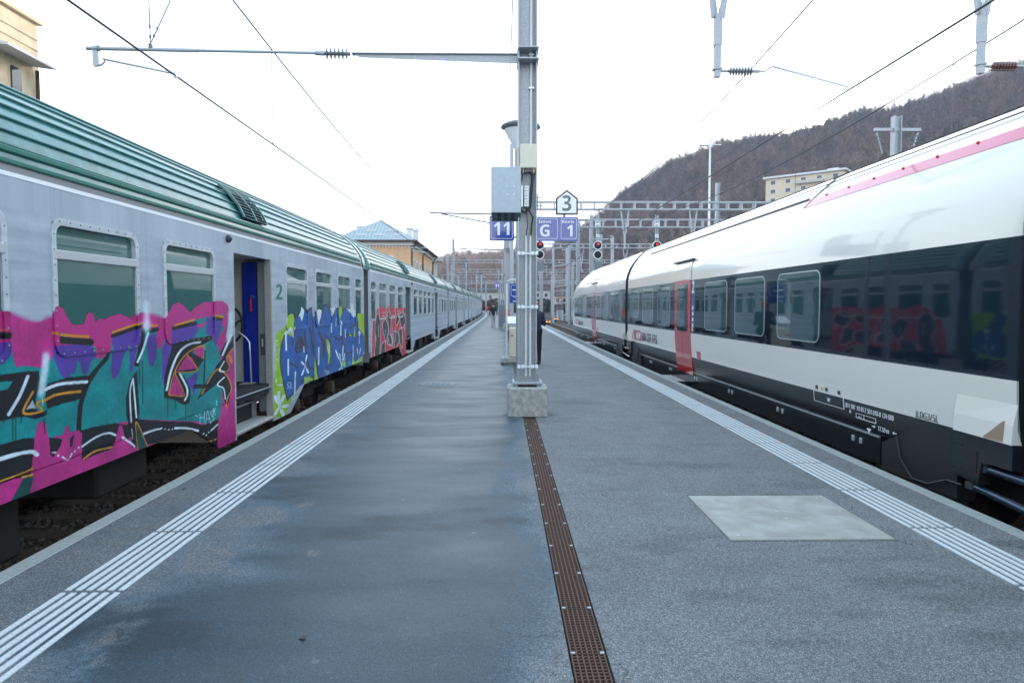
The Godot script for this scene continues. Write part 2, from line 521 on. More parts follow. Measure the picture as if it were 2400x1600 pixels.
const PAINT_NEAR := [
	[2,0,81,489,162,518,154,535,158],
	[2,0,95,653,155,684,158,703,154],
	[0,0,0,392,166,489,166,497,162,506,159,518,157,529,159,536,161,539,169,544,170,551,168,555,161,561,155,567,154,577,155,581,162,585,165,591,163,594,156,599,159,607,158,618,161,631,163,643,160,653,156,664,164,673,163,687,160,698,158,713,157,726,165,732,171,746,174,759,170,773,162,783,168,795,171,811,175,824,174,842,176,863,176,878,171,883,162,879,150,872,135,870,131,894,114,896,111,895,47,897,-3,837,-5,692,31,385,31],
	[0,2,0,390,129,492,138,495,127,504,126,517,124,523,123,536,130,538,138,590,136,592,125,601,124,612,130,618,142,668,148,700,145,704,127,728,145,794,155,870,160,869,142,839,128,849,114,855,91,853,46,844,24,785,37,657,61,616,64,572,65,564,68,527,68,387,73],
	[0,1,0,391,146,491,144,492,138,490,134,482,129,390,128],
	[0,1,0,537,139,586,137,592,126,585,123,580,114,576,112,572,114,570,123,566,124,562,114,557,116,554,111,548,112,543,117,539,125,536,131],
	[0,1,0,618,143,657,151,668,144,665,131,658,128,649,107,645,108,646,132,642,131,635,123,628,110,620,104,615,105,614,114,617,131],
	[0,1,0,676,140,695,142,697,131,694,116,686,109,680,112,678,125,677,136],
	[0,1,0,707,127,731,146,788,153,794,143,775,131,732,126,715,100,708,87,705,95],
	[0,1,0,814,156,862,157,858,145,846,128,839,119,832,128,813,138],
	[0,1,0,755,87,788,95,784,79,776,68,772,76],
	[0,0,0,492,151,492,138,494,127,499,125,505,130,512,132,517,124,522,122,530,127,535,131,533,149],
	[0,0,0,588,147,618,147,618,139,611,132,603,126,597,123,593,128,591,136],
	[0,0,0,698,150,715,149,709,134,704,126,699,126,696,135],
	[0,0,0,718,149,731,149,727,134,721,128,716,130],
	[0,0,0,788,147,813,152,807,146,792,143],
	[0,0,0,859,158,881,157,869,142,860,145],
	[1,3,59,545,143,564,141,586,139],
	[1,5,26,547,147,567,145,583,144],
	[1,3,39,619,143,651,148,668,151],
	[1,5,25,619,146,651,151,668,153],
	[1,3,49,686,145,698,146],
	[1,5,27,684,150,698,150],
	[1,3,45,733,146,785,150],
	[1,5,27,736,149,783,154],
	[1,3,42,837,154,858,154],
	[1,5,30,837,158,862,156],
	[1,3,51,391,150,489,149],
	[1,5,10,391,153,487,153],
	[1,5,25,536,149,541,148],
	[1,0,47,540,144,542,142],
	[0,3,0,390,121,494,122,519,121,520,111,514,99,515,92,523,89,527,90,526,86,513,85,502,89,388,93,389,104,486,111,491,116,483,117,389,116],
	[1,4,31,507,118,498,105,486,93],
	[0,12,0,511,100,504,94,515,93],
	[1,5,23,512,106,501,92,521,90,516,96,519,98],
	[0,3,0,528,110,553,112,581,111,605,125,616,132,610,122,597,115,584,105,577,97,574,93,543,92,527,91,525,100],
	[1,4,31,526,106,544,108,578,106],
	[1,5,27,522,97,536,100,552,100,569,99],
	[1,3,45,574,97,568,86,565,67],
	[0,3,0,657,108,644,99,637,85,637,67,642,55,656,54,660,69,658,92],
	[1,4,20,650,101,644,88,645,56],
	[1,4,21,650,101,654,63],
	[1,3,51,670,146,664,126,657,114],
	[1,4,26,680,143,670,128,659,116],
	[0,3,0,730,130,710,98,708,75,729,70,751,61,765,61,769,76,755,91,741,97,785,96,804,107,780,115,774,118,786,121,825,129,826,134,775,133,746,131],
	[0,0,0,737,100,762,115,774,112,785,98],
	[0,0,0,719,76,733,97,751,74,750,71],
	[0,0,0,780,120,804,124,803,108,783,114],
	[1,4,29,714,82,726,103,745,120,769,127,796,128],
	[1,4,26,744,96,759,80,760,71,754,66],
	[1,5,19,718,77,733,100,762,117,805,123,803,108],
	[1,5,16,733,99,786,96,762,116],
	[1,5,16,733,98,751,76,750,71,719,76],
	[0,3,0,837,94,803,76,783,62,778,50,799,60,836,74,854,66,860,51,871,41,884,64,869,84,881,90,870,104,894,116,895,131,872,126,849,110,859,104,837,96],
	[0,0,0,874,103,892,113,893,47,877,49,886,63,871,84,882,90],
	[1,5,21,796,67,837,91,867,83,884,64,869,50,872,31],
	[1,5,18,890,114,870,104,879,91,866,86],
	[1,5,40,880,106,886,97],
	[1,4,21,863,100,848,90,862,87],
	[1,4,21,862,80,841,73,859,66,864,52],
	[1,4,31,887,132,858,108],
	[1,3,49,779,78,809,75],
	[1,3,20,808,117,803,78],
	[0,3,0,387,73,501,73,534,67,550,62,564,66,589,66,618,64,636,59,657,61,715,49,770,39,800,30,844,30,852,40,859,33,854,8,837,-5,692,31,645,36,613,41,588,42,569,41,555,43,533,46,510,44,487,46,386,47],
	[0,2,0,783,62,829,72,848,59,851,44,834,31,803,31,782,38,756,47],
	[0,0,0,512,72,516,81,520,83,525,79,528,66,529,55,532,52,541,59,548,73,551,74,553,71,553,55,556,56,559,65,564,68,569,64,568,48,569,41,588,41,614,42,620,53,624,61,629,60,632,51,639,44,642,48,645,44,645,35,570,29,518,31,509,32,506,43],
	[0,0,0,837,-5,841,27,852,40,860,50,867,41,886,29,892,1,894,-4],
	[1,4,35,387,63,494,63,514,58],
	[1,4,15,531,56,536,55],
	[1,4,17,543,50,550,46,555,50],
	[1,4,25,538,52],
	[1,4,26,559,51],
	[1,4,26,564,53],
	[1,4,23,569,53,589,57,607,57,618,53],
	[1,4,22,629,49,643,41,650,36],
	[1,4,24,667,45,685,45,702,44],
	[1,4,22,709,42],
	[1,4,23,717,40],
	[1,4,23,725,39],
	[1,4,25,800,20],
	[1,4,25,807,17],
	[1,4,26,814,19],
	[1,4,27,731,39,758,34,786,26],
	[1,4,26,821,20,839,24],
	[1,4,14,645,54,647,44],
	[1,5,21,571,42,588,45,613,43],
	[1,5,19,386,48,490,48,509,49],
	[1,5,22,498,45,509,44],
	[0,6,0,653,59,657,31,675,31],
	[1,5,16,656,30,653,59,674,31],
	[0,6,0,486,31,499,44,510,43,505,31],
	[1,5,23,812,8,822,7],
	[1,5,20,829,7,835,7],
	[1,4,12,792,48,791,33],
	[1,4,13,804,47,802,32],
	[1,4,13,791,40,802,39],
	[1,4,13,806,30,812,45,819,29],
	[1,4,13,809,36,818,35],
	[1,4,13,832,43,821,42,825,37,830,33,818,29],
	[1,4,13,827,47,834,36],
	[1,4,13,836,46,824,36],
	[1,4,12,779,45,785,43],
	[1,4,13,837,54,838,47],
	[1,3,6,662,117,661,95],
	[1,3,6,668,116,666,74],
	[1,3,4,482,93,481,88],
	[1,3,4,490,91,489,74],
	[1,3,4,493,90,492,73],
	[1,3,4,499,89,498,85],
	[1,3,5,523,84,523,72],
	[1,3,6,716,74,715,54],
	[1,3,6,733,68,733,59],
	[1,3,7,756,60,755,43],
	[1,4,5,522,100,522,94],
	[2,4,71,679,173,677,149,677,147],
	[2,4,95,678,153,677,146],
	[2,4,77,887,162,884,136,877,124],
	[2,4,64,528,133,526,119,522,109,521,102],
	[2,4,55,528,131,521,104],
	[0,8,0,1056,115,1063,125,1078,131,1097,131,1113,140,1122,153,1138,157,1152,156,1158,148,1153,130,1144,121,1122,81,1100,46,1118,19,1109,-2,1097,-5,1042,-2,1045,49,1057,75],
	[0,8,0,1665,152,1738,149,1743,71,1733,52,1704,47,1708,25,1567,30,1563,99,1655,131],
	[0,8,0,1105,-4,1143,20,1169,28,1118,17],
	[0,7,0,1108,126,1096,118,1084,97,1081,79,1089,54,1111,28,1118,18,1143,20,1160,26,1173,30,1205,32,1220,38,1284,30,1305,29,1411,27,1451,28,1567,30,1704,43,1738,56,1735,95,1672,116,1656,143,1574,156,1529,163,1499,155,1465,164,1431,153,1405,148,1388,169,1364,172,1341,169,1335,154,1318,148,1291,154,1270,149,1261,166,1221,159,1163,148,1157,130,1140,118],
	[1,9,27,1110,126,1088,108,1081,79,1093,50,1114,16],
	[1,9,36,1118,18,1173,30],
	[1,9,35,1160,148,1261,166],
	[1,9,26,1159,130,1143,103],
	[1,9,34,1180,119,1162,93,1209,95,1194,116],
	[1,9,36,1215,124,1226,76,1245,58,1285,51],
	[1,9,31,1261,164,1269,126,1277,92],
	[1,9,37,1249,130,1285,54],
	[1,9,50,1310,118,1337,100,1341,70],
	[1,9,31,1361,111,1399,91,1388,53],
	[1,9,64,1291,157,1320,139],
	[1,9,34,1335,154,1364,172,1397,159],
	[1,9,43,1429,105,1468,97,1503,102,1495,82],
	[1,9,63,1533,105,1619,100],
	[1,9,47,1572,119,1646,126],
	[1,9,32,1418,148,1431,154,1465,164,1484,135],
	[1,9,31,1499,153,1529,163,1574,156],
	[1,9,45,1517,84,1538,62,1643,66],
	[1,9,83,1205,37,1284,34],
	[1,9,35,1286,68,1306,32],
	[1,9,31,1121,78,1175,64],
	[1,9,34,1191,116,1177,101],
	[1,9,36,1363,47,1357,32],
	[1,9,41,1656,143,1662,94],
	[0,9,0,1182,114,1164,94,1206,96,1196,113],
	[0,9,0,1349,109,1337,100,1347,70,1360,87],
	[0,8,0,1360,102,1378,103,1393,91,1395,69,1382,52,1373,54,1380,70],
	[0,8,0,1479,170,1500,168,1503,155,1484,139,1471,155],
	[0,8,0,1629,123,1632,96,1611,97],
	[0,8,0,1571,107,1599,100,1571,100],
	[0,8,0,1276,78,1300,29,1276,31],
	[0,8,0,1205,32,1210,42,1239,43,1271,33],
	[0,8,0,1493,39,1530,54,1529,32],
	[0,8,0,1600,58,1628,30,1595,31],
	[1,4,7,1077,101,1076,94,1072,89,1067,86,1062,87,1057,90,1054,96,1053,102,1055,109,1058,114,1063,116,1069,116,1073,113,1077,107,1077,101],
	[1,4,7,1072,101,1071,97,1068,94,1065,93,1062,93,1060,95,1058,98,1057,102,1058,106,1060,108,1063,110,1066,110,1069,108,1071,105,1072,101],
	[1,4,7,1067,101,1066,100,1066,99,1064,98,1063,98,1062,99,1061,100,1061,102,1061,103,1062,104,1064,105,1065,105,1066,104,1067,103,1067,101],
	[1,4,9,1392,85,1391,80,1388,77,1384,75,1380,75,1376,78,1373,81,1373,86,1374,91,1377,94,1381,96,1385,96,1389,94,1391,90,1392,85],
	[1,4,9,1387,85,1387,83,1385,81,1383,80,1381,80,1379,82,1378,84,1377,86,1378,88,1379,90,1381,91,1384,91,1386,89,1387,88,1387,85],
	[1,4,32,1110,127,1111,98],
	[1,4,32,1120,82,1119,57],
	[1,4,22,1209,98,1210,88],
	[1,4,35,1307,90,1305,58],
	[1,4,24,1530,117,1531,99],
	[1,4,37,1491,137,1486,106],
	[1,4,19,1447,143,1444,127],
	[1,4,25,1405,133,1407,115],
	[1,4,28,1158,58,1153,22],
	[1,4,22,1610,77,1608,50],
	[1,4,19,1680,103,1680,77],
	[0,4,0,1180,151,1194,159,1199,169,1217,162,1212,153,1200,142,1191,152],
	[0,4,0,1297,160,1313,164,1335,161,1329,151,1311,132,1301,150],
	[0,4,0,1100,124,1108,128,1135,135,1153,125,1150,115,1136,127,1112,123],
	[0,4,0,1536,165,1574,161,1599,175,1639,150,1622,141,1574,156],
	[0,4,0,1397,165,1438,167,1425,151],
	[0,4,0,1667,105,1685,110,1698,102,1679,94],
	[1,4,33,1221,72,1227,81],
	[1,4,16,1216,63,1227,81],
	[1,4,32,1205,67,1194,72],
	[1,4,16,1216,63,1194,72],
	[1,4,32,1205,56,1195,49],
	[1,4,16,1216,63,1195,49],
	[1,4,33,1225,56,1235,49],
	[1,4,16,1216,63,1235,49],
	[1,4,33,1483,53,1473,67],
	[1,4,17,1493,39,1473,67],
	[1,4,34,1508,51,1523,63],
	[1,4,17,1493,39,1523,63],
	[1,4,34,1501,60,1509,81],
	[1,4,17,1493,39,1509,81],
	[1,4,32,1466,57,1440,76],
	[1,4,16,1493,39,1440,76],
	[1,4,33,1478,34,1464,30],
	[1,4,17,1493,39,1464,30],
	[1,4,33,1496,33,1499,28],
	[1,4,17,1493,39,1499,28],
	[1,4,54,1063,21,1055,30],
	[1,4,27,1072,11,1055,30],
	[1,4,55,1071,22,1071,34],
	[1,4,28,1072,11,1071,34],
	[1,4,56,1083,18,1095,25],
	[1,4,28,1072,11,1095,25],
	[1,4,54,1062,7,1053,3],
	[1,4,27,1072,11,1053,3],
	[1,4,56,1081,4,1090,-3],
	[1,4,28,1072,11,1090,-3],
	[1,4,57,1092,9,1114,7],
	[1,4,28,1072,11,1114,7],
	[1,4,26,1682,52,1691,65],
	[1,4,13,1672,40,1691,65],
	[1,4,26,1662,54,1651,67],
	[1,4,13,1672,40,1651,67],
	[1,4,26,1663,36,1654,32],
	[1,4,13,1672,40,1654,32],
	[1,4,28,1059,52,1058,56],
	[1,4,14,1059,47,1058,56],
	[1,4,29,1074,46,1088,44],
	[1,4,14,1059,47,1088,44],
	[1,4,12,1162,140],
	[1,4,12,1171,142],
	[1,4,12,1181,144],
	[1,4,12,1191,146],
	[1,4,12,1200,148],
	[1,4,12,1210,150],
	[1,4,12,1220,152],
	[1,4,12,1231,154],
	[1,4,12,1157,121],
	[1,4,12,1155,117],
	[1,4,12,1153,113],
	[1,4,12,1151,109],
	[1,4,12,1150,106],
	[1,4,12,1148,102],
	[1,4,12,1146,98],
	[1,4,11,1144,94],
	[1,4,11,1142,90],
	[1,4,12,1177,101],
	[1,4,12,1182,102],
	[1,4,12,1186,103],
	[1,4,12,1191,104],
	[1,4,13,1255,159],
	[1,4,13,1256,156],
	[1,4,13,1257,152],
	[1,4,13,1258,149],
	[1,4,13,1259,145],
	[1,4,13,1259,142],
	[1,4,14,1416,109],
	[1,4,14,1416,104],
	[1,4,14,1416,100],
	[1,4,14,1417,96],
	[1,4,14,1417,92],
	[1,4,14,1417,87],
	[1,4,14,1417,83],
	[1,4,14,1418,79],
	[1,4,14,1418,75],
	[1,4,14,1418,70],
	[1,4,14,1418,66],
	[1,4,14,1419,62],
	[1,4,14,1419,57],
	[1,4,14,1419,53],
	[1,4,12,1238,158],
	[1,4,13,1245,158],
	[1,4,13,1251,159],
	[1,4,13,1258,160],
	[1,4,9,1114,45,1122,44,1115,41,1123,37,1113,35],
	[1,4,9,1126,43,1134,42,1127,33],
	[1,4,9,1136,40,1133,35,1141,33],
	[1,4,11,1345,41,1363,42,1354,33],
	[1,4,11,1363,38,1365,32,1375,37,1366,38],
	[1,4,11,1378,40,1377,31],
	[1,4,11,1387,39,1378,36,1390,31],
	[1,4,10,1213,39,1217,43,1222,35,1232,38,1244,36],
	[1,4,12,1556,42,1559,35,1575,41,1579,35],
	[1,4,13,1603,38,1607,34,1620,38],
]
const PAINT_RED := [
	[0,10,0,1860,127,1901,151,1967,172,2029,161,2097,163,2140,177,2184,160,2312,165,2495,162,2500,70,2485,-7,2409,-4,2356,26,2239,28,2022,24,1838,29,1847,86],
	[0,11,0,1900,136,1929,148,1965,137,1975,102,1953,31,1877,33,1896,71,1887,105],
	[1,4,17,1900,136,1929,148,1965,137,1975,102,1953,31,1877,33,1896,71,1887,105,1900,136],
	[0,11,0,2001,117,2054,129,2094,114,2107,93,2064,62,2025,89],
	[1,4,18,2001,117,2054,129,2094,114,2107,93,2064,62,2025,89,2001,117],
	[0,11,0,2096,147,2139,153,2167,129,2150,91,2193,46,2091,54,2121,83],
	[1,4,19,2096,147,2139,153,2167,129,2150,91,2193,46,2091,54,2121,83,2096,147],
	[0,11,0,2244,118,2311,144,2336,126,2275,104],
	[1,4,20,2244,118,2311,144,2336,126,2275,104,2244,118],
	[0,11,0,2211,89,2307,78,2323,49,2239,30],
	[1,4,20,2211,89,2307,78,2323,49,2239,30,2211,89],
	[0,11,0,2345,141,2436,148,2482,112,2414,92,2361,107],
	[1,4,21,2345,141,2436,148,2482,112,2414,92,2361,107,2345,141],
	[0,11,0,2325,90,2396,87,2410,22,2340,48],
	[1,4,21,2325,90,2396,87,2410,22,2340,48,2325,90],
	[0,11,0,1985,57,2050,63,2042,27,1977,28],
	[1,4,18,1985,57,2050,63,2042,27,1977,28,1985,57],
	[0,11,0,2092,79,2149,79,2178,56,2133,49],
	[1,4,19,2092,79,2149,79,2178,56,2133,49,2092,79],
	[1,4,20,2003,148,2055,150],
	[1,4,20,2015,141,2054,136],
	[1,4,22,2183,139,2245,135],
	[1,4,20,1940,116,1944,81],
	[1,4,19,1903,88,1902,71],
	[1,4,23,2243,98,2248,52],
	[1,4,24,2395,66,2421,43],
	[1,4,25,2453,102,2461,80],
	[1,4,21,2052,99,2058,81],
	[1,4,22,2181,105,2184,36],
	[1,4,24,2328,149,2355,154],
]
const RIDGE := [-325,-731,27,-217,-756,32,-135,-765,37,-81,-766,43,-54,-765,54,-25,-763,54,-1,-760,56,15,-731,55,49,-656,51,67,-593,60,81,-516,68,90,-510,78,110,-502,92,127,-494,101,149,-483,106,164,-474,108,179,-466,110,194,-459,111,206,-453,113,220,-445,117,232,-438,118,250,-427,120,267,-415,125,282,-403,132,297,-392,134,327,-363,135,372,-312,127,416,-240,113]
const FOOT := [-134,-301,0,-88,-306,0,-54,-305,0,-32,-303,0,-21,-301,0,-10,-295,0,0,-287,0,6,-282,0,20,-267,0,28,-249,0,36,-228,0,39,-224,0,47,-216,0,54,-208,0,61,-199,0,66,-191,0,71,-186,0,77,-182,0,81,-179,0,87,-175,0,91,-171,0,97,-166,0,103,-160,0,108,-155,0,113,-149,0,123,-136,0,136,-114,0,147,-85,0]

# ---------------------------------------------------------------- platform, tracks, ground
func cv(x: float, d: float) -> float:
	var e := maxf(0.0, d - 80.0)
	return x - e * e / 5000.0

func cvh(d: float) -> float:      # turn of the line at d
	return maxf(0.0, d - 80.0) / 2500.0

func at(x: float, y: float, d: float) -> Vector3:
	return Vector3(cv(x, d), y, -d)

func asphalt_maps() -> void:
	var w := 1024
	var h := 2048
	var a := PackedByteArray()
	a.resize(w * h * 3)
	var r := PackedByteArray()
	r.resize(w * h)
	var n := FastNoiseLite.new()
	n.seed = 7
	n.frequency = 0.35
	n.fractal_octaves = 5
	var blot := [[-2.02, 3.5, 0.34], [-2.1, 3.75, 0.3], [-1.95, 3.2, 0.2], [-2.0, 4.55, 0.26], [-2.15, 4.8, 0.16], [-2.05, 5.25, 0.3], [-1.85, 5.5, 0.22], [-2.0, 5.7, 0.16], [-1.7, 5.75, 0.12], [-0.9, 3.2, 0.05], [-2.85, 3.3, 0.3], [-2.8, 4.6, 0.4], [-2.85, 6.2, 0.5], [-2.8, 8.3, 0.5], [-2.85, 11.0, 0.5], [-1.3, 4.6, 0.1], [-2.9, 13.2, 0.5]]
	var gum := []
	var gr := RandomNumberGenerator.new()
	gr.seed = 23
	for i in 70: gum.append(Vector2(gr.randf_range(-2.9, 3.7), gr.randf_range(0.0, 14.6)))
	var rows := 14.6 / h
	var rnd := RandomNumberGenerator.new()
	rnd.seed = 11
	for y in h:
		var d := (h - 1 - y) * rows
		var th := TAU * d / 14.6
		var cy := cos(th) * 2.33
		var cz := sin(th) * 2.33
		var near := []
		for b in blot:
			if absf(d - b[1]) < b[2] * 1.6: near.append(b)
		var gums := []
		for g in gum:
			if absf(g.y - d) < 0.03: gums.append(g)
		for x in w:
			var px := -3.3 + 7.3 * x / w
			var big := n.get_noise_3d(px, cy, cz)
			var mid := n.get_noise_3d(px * 5.0, cy * 5.0, cz * 5.0)
			var stre := n.get_noise_3d(px * 1.6 + 40.0, cy * 4.2, cz * 4.2)
			var sp := rnd.randf()
			var damp := smoothstep(0.46, 0.02, px + big * 0.5 + mid * 0.12)       # the left half is damp; it also takes the sky tint
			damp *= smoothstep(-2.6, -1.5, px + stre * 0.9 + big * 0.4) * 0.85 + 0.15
			var v := lerpf(0.4, 0.1, damp) * (1.0 + big * 0.12 + mid * 0.2)
			v *= 1.0 - 0.42 * smoothstep(0.22, 0.5, stre + mid * 0.5) * (0.55 + 0.45 * damp)
			var dust := 0.0
			if px < -2.45:
				dust = smoothstep(-0.25, 0.32, stre + mid * 0.7) * 0.6
				v *= 0.9
			for b in near:
				var e: float = Vector2((px - b[0]) * 1.15, d - b[1]).length() / b[2]
				dust = maxf(dust, smoothstep(1.0, 0.35, e + mid * 0.9 + stre * 0.5) * 0.6)
			v = lerpf(v, 0.4, dust)
			v *= 0.45 + 1.1 * sp * (0.5 + sp * 0.5) + 0.1
			if sp > 0.9975: v += 0.22
			for g in gums:
				if absf(g.y - d) < 0.03 and Vector2(px, d).distance_to(g) < 0.017 + mid * 0.012: v = lerpf(v, 0.42, 0.6)
			var crack := absf(n.get_noise_3d(px * 2.2 + 9.0, cy * 2.2, cz * 2.2) + mid * 0.05)
			if crack < 0.0045 and big > 0.12: v *= 0.45
			var o := (y * w + x) * 3
			var no_sky_tint := clampf(maxf(1.0 - damp, dust * 1.7), 0, 1)  # blue tint over the damp part is painted for the sky it reflects
			a[o] = int(clampf(pow(v * (0.5 + 0.5 * no_sky_tint), 1 / 2.2), 0, 1) * 255)
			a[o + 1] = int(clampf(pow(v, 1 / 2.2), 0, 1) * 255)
			a[o + 2] = int(clampf(pow(v * (1.42 - 0.38 * no_sky_tint), 1 / 2.2), 0, 1) * 255)
			r[y * w + x] = int(clampf(lerpf(0.9, 0.5 + stre * 0.14, damp) + dust * 0.3, 0.2, 1) * 255)
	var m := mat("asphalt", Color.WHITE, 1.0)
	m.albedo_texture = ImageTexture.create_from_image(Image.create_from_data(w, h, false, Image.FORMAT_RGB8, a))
	m.roughness_texture = ImageTexture.create_from_image(Image.create_from_data(w, h, false, Image.FORMAT_L8, r))
	m.roughness_texture_channel = BaseMaterial3D.TEXTURE_CHANNEL_RED
	m.detail_enabled = true
	m.detail_blend_mode = BaseMaterial3D.BLEND_MODE_MUL
	m.detail_uv_layer = BaseMaterial3D.DETAIL_UV_2
	m.detail_albedo = noise_tex(512, 0.12, Color(0.3, 0.3, 0.3), Color(1, 1, 1), 77, 2)

func platform() -> void:
	asphalt_maps()
	var top := st()
	var ds := [-14.0, 0.0, 10.0, 20.0, 30.0, 45.0, 60.0, 80.0]
	for i in 18: ds.append(90.0 + i * 11.0)
	for i in ds.size() - 1:
		var d0: float = ds[i]
		var d1: float = ds[i + 1]
		for lane in ([[-3.07, 0.325], [0.515, 3.80]] if d0 < 60 else [[-3.07, 3.80]]):
			var p := [at(lane[0], 0, d0), at(lane[1], 0, d0), at(lane[1], 0, d1), at(lane[0], 0, d1)]
			var xs := [lane[0], lane[1], lane[1], lane[0]]
			var dd := [d0, d0, d1, d1]
			for k in [0, 2, 1, 0, 3, 2]:
				top.set_uv(Vector2((xs[k] + 3.3) / 7.3, -dd[k] / 14.6))
				top.set_uv2(Vector2(xs[k] * 2.2, dd[k] * 2.2))
				top.add_vertex(p[k])
	var pf := base("platform")
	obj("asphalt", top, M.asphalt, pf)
	var s := st()
	for i in ds.size() - 1:
		var d0: float = ds[i]
		var d1: float = ds[i + 1]
		quad(s, at(-3.14, -1.0, d0), at(-3.14, -0.13, d0), at(-3.14, -0.13, d1), at(-3.14, -1.0, d1))
		quad(s, at(3.87, -1.0, d0), at(3.87, -1.0, d1), at(3.87, -0.13, d1), at(3.87, -0.13, d0))
		quad(s, at(-3.14, -0.45, d0), at(3.87, -0.45, d0), at(3.87, -0.45, d1), at(-3.14, -0.45, d1))
	obj("side_wall", s, M.concrete, pf)
	# edge stones, one metre each
	var e := st()
	cbox(e, Vector3(0, -0.06, 0), Vector3(0.134, 0.13, 0.994), 0.006)
	var em := done(e)
	for side in [[-3.138, "left"], [3.868, "right"]]:
		for i in 52: put("edge_stone", em, M.edge_concrete, pf, Vector3(side[0], 0, -(i - 3.5)))
		var far := st()
		for i in ds.size() - 1:
			var d0: float = maxf(48.0, ds[i])
			var d1: float = ds[i + 1]
			if d1 <= 48: continue
			var x0: float = side[0] - 0.067
			var x1: float = side[0] + 0.067
			quad(far, at(x0, 0.004, d0), at(x1, 0.004, d0), at(x1, 0.004, d1), at(x0, 0.004, d1))
			quad(far, at(x0, -0.13, d0), at(x0, 0.004, d0), at(x0, 0.004, d1), at(x0, -0.13, d1))
			quad(far, at(x1, 0.004, d0), at(x1, -0.13, d0), at(x1, -0.13, d1), at(x1, 0.004, d1))
		obj("edge_course", far, M.edge_concrete, pf)
	# tactile strips: six raised ribs to a tile
	var t := st()
	for k in 6: cbox(t, Vector3((k - 2.5) * 0.0635, 0.002, 0), Vector3(0.034, 0.012, 1.042), 0.003)
	var tm := done(t)
	for side in [-2.437, 3.297]:
		for i in 46: put("tactile_tile", tm, M.tactile, pf, Vector3(side, 0.0, -(i * 1.078 - 0.84)))
		var far := st()
		for i in ds.size() - 1:
			var d0: float = maxf(48.3, ds[i])
			var d1: float = ds[i + 1]
			if d1 <= 48.3: continue
			for k in 6:
				var x0: float = side + (k - 2.5) * 0.0635 - 0.0165
				quad(far, at(x0, 0.006, d0), at(x0 + 0.033, 0.006, d0), at(x0 + 0.033, 0.006, d1), at(x0, 0.006, d1))
		obj("tactile_ribs", far, M.tactile, pf)
	# drain with gratings
	var ch := st()
	span(ch, Vector3(0.325, -0.41, 14), Vector3(0.515, -0.4, -60))
	span(ch, Vector3(0.319, -0.4, 14), Vector3(0.3245, -0.006, -60))
	span(ch, Vector3(0.5155, -0.4, 14), Vector3(0.521, -0.006, -60))
	var dr := thing("drain_channel", "long narrow drain down the platform covered by rust brown gratings", "drain")
	obj("trough", ch, M.channel, dr)
	var g := st()
	for k in 7: cbox(g, Vector3(-0.0805 + k * 0.0268, -0.011, 0), Vector3(0.0095, 0.02, 0.494), 0.002)
	for k in 17: cbox(g, Vector3(0, -0.013, -0.235 + k * 0.0294), Vector3(0.172, 0.016, 0.009), 0.002)
	var gm := done(g)
	var bolts := st()
	cbox(bolts, Vector3(0, -0.002, 0.24), Vector3(0.024, 0.01, 0.016), 0.003)
	var bm := done(bolts)
	for i in 66:
		var d := -2.0 + i * 0.5
		if d > 10.3 and d < 10.9: continue
		var o := put("grating", gm, M.grate, dr, Vector3(0.42, 0, -d))
		for sx in [-0.072, 0.072]: put("clip", bm, M.galvanised, o, Vector3(sx, 0, 0))
	var gf := st()
	for k in 7: span(gf, Vector3(0.3347 + k * 0.0268, -0.02, -30.8), Vector3(0.3442 + k * 0.0268, -0.002, -59.9))
	obj("grating_run", gf, M.grate, dr)
	# service covers and manhole
	var cvr := thing("service_cover", "two pale rectangular service cover plates set in the asphalt", "cover", Vector3(2.265, 0, -5.42))
	for k in 2:
		var c := st()
		var z := -0.288 if k == 0 else 0.288
		cbox(c, Vector3(0, 0.0, z), Vector3(1.206, 0.012, 0.57), 0.003)
		var pl := obj("plate", c, M.plate, cvr)
		var b := st()
		for sx in [-0.52, 0.0, 0.52]:
			for sz in [-0.2, 0.2]:
				if sx == 0.0 and sz * z > 0: continue
				lathe(b, [Vector2(0.016, 0.003), Vector2(0.014, 0.0085), Vector2(0, 0.0085)], 8, Vector3(sx, 0, z + sz))
		pieces("bolt", b, M.galvanised, pl)
	var jn := st()
	for q in [[-0.612, -0.6, -0.605, 0.6], [0.605, -0.6, 0.612, 0.6], [-0.612, -0.6, 0.612, -0.5925], [-0.612, 0.5925, 0.612, 0.6]]:
		span(jn, Vector3(q[0], -0.004, q[1]), Vector3(q[2], 0.0035, q[3]))
	obj("rim", jn, M.channel, cvr)
	var mh := thing("manhole_cover", "round iron manhole cover flush in the damp platform", "manhole", Vector3(-1.38, 0, -14.77))
	var q1 := st()
	lathe(q1, [Vector2(0.42, 0.0), Vector2(0.42, 0.006), Vector2(0.37, 0.007), Vector2(0.365, 0.003), Vector2(0.355, 0.003), Vector2(0.35, 0.007), Vector2(0, 0.007)], 32)
	obj("rim_and_lid", q1, M.cabinet_dark, mh)
	var q2 := st()
	for i in 5:
		for j in 5:
			if Vector2(i - 2, j - 2).length() < 2.6: cbox(q2, Vector3((i - 2) * 0.11, 0.009, (j - 2) * 0.11), Vector3(0.07, 0.008, 0.07), 0.003)
	obj("tread", q2, M.cabinet_dark, mh)

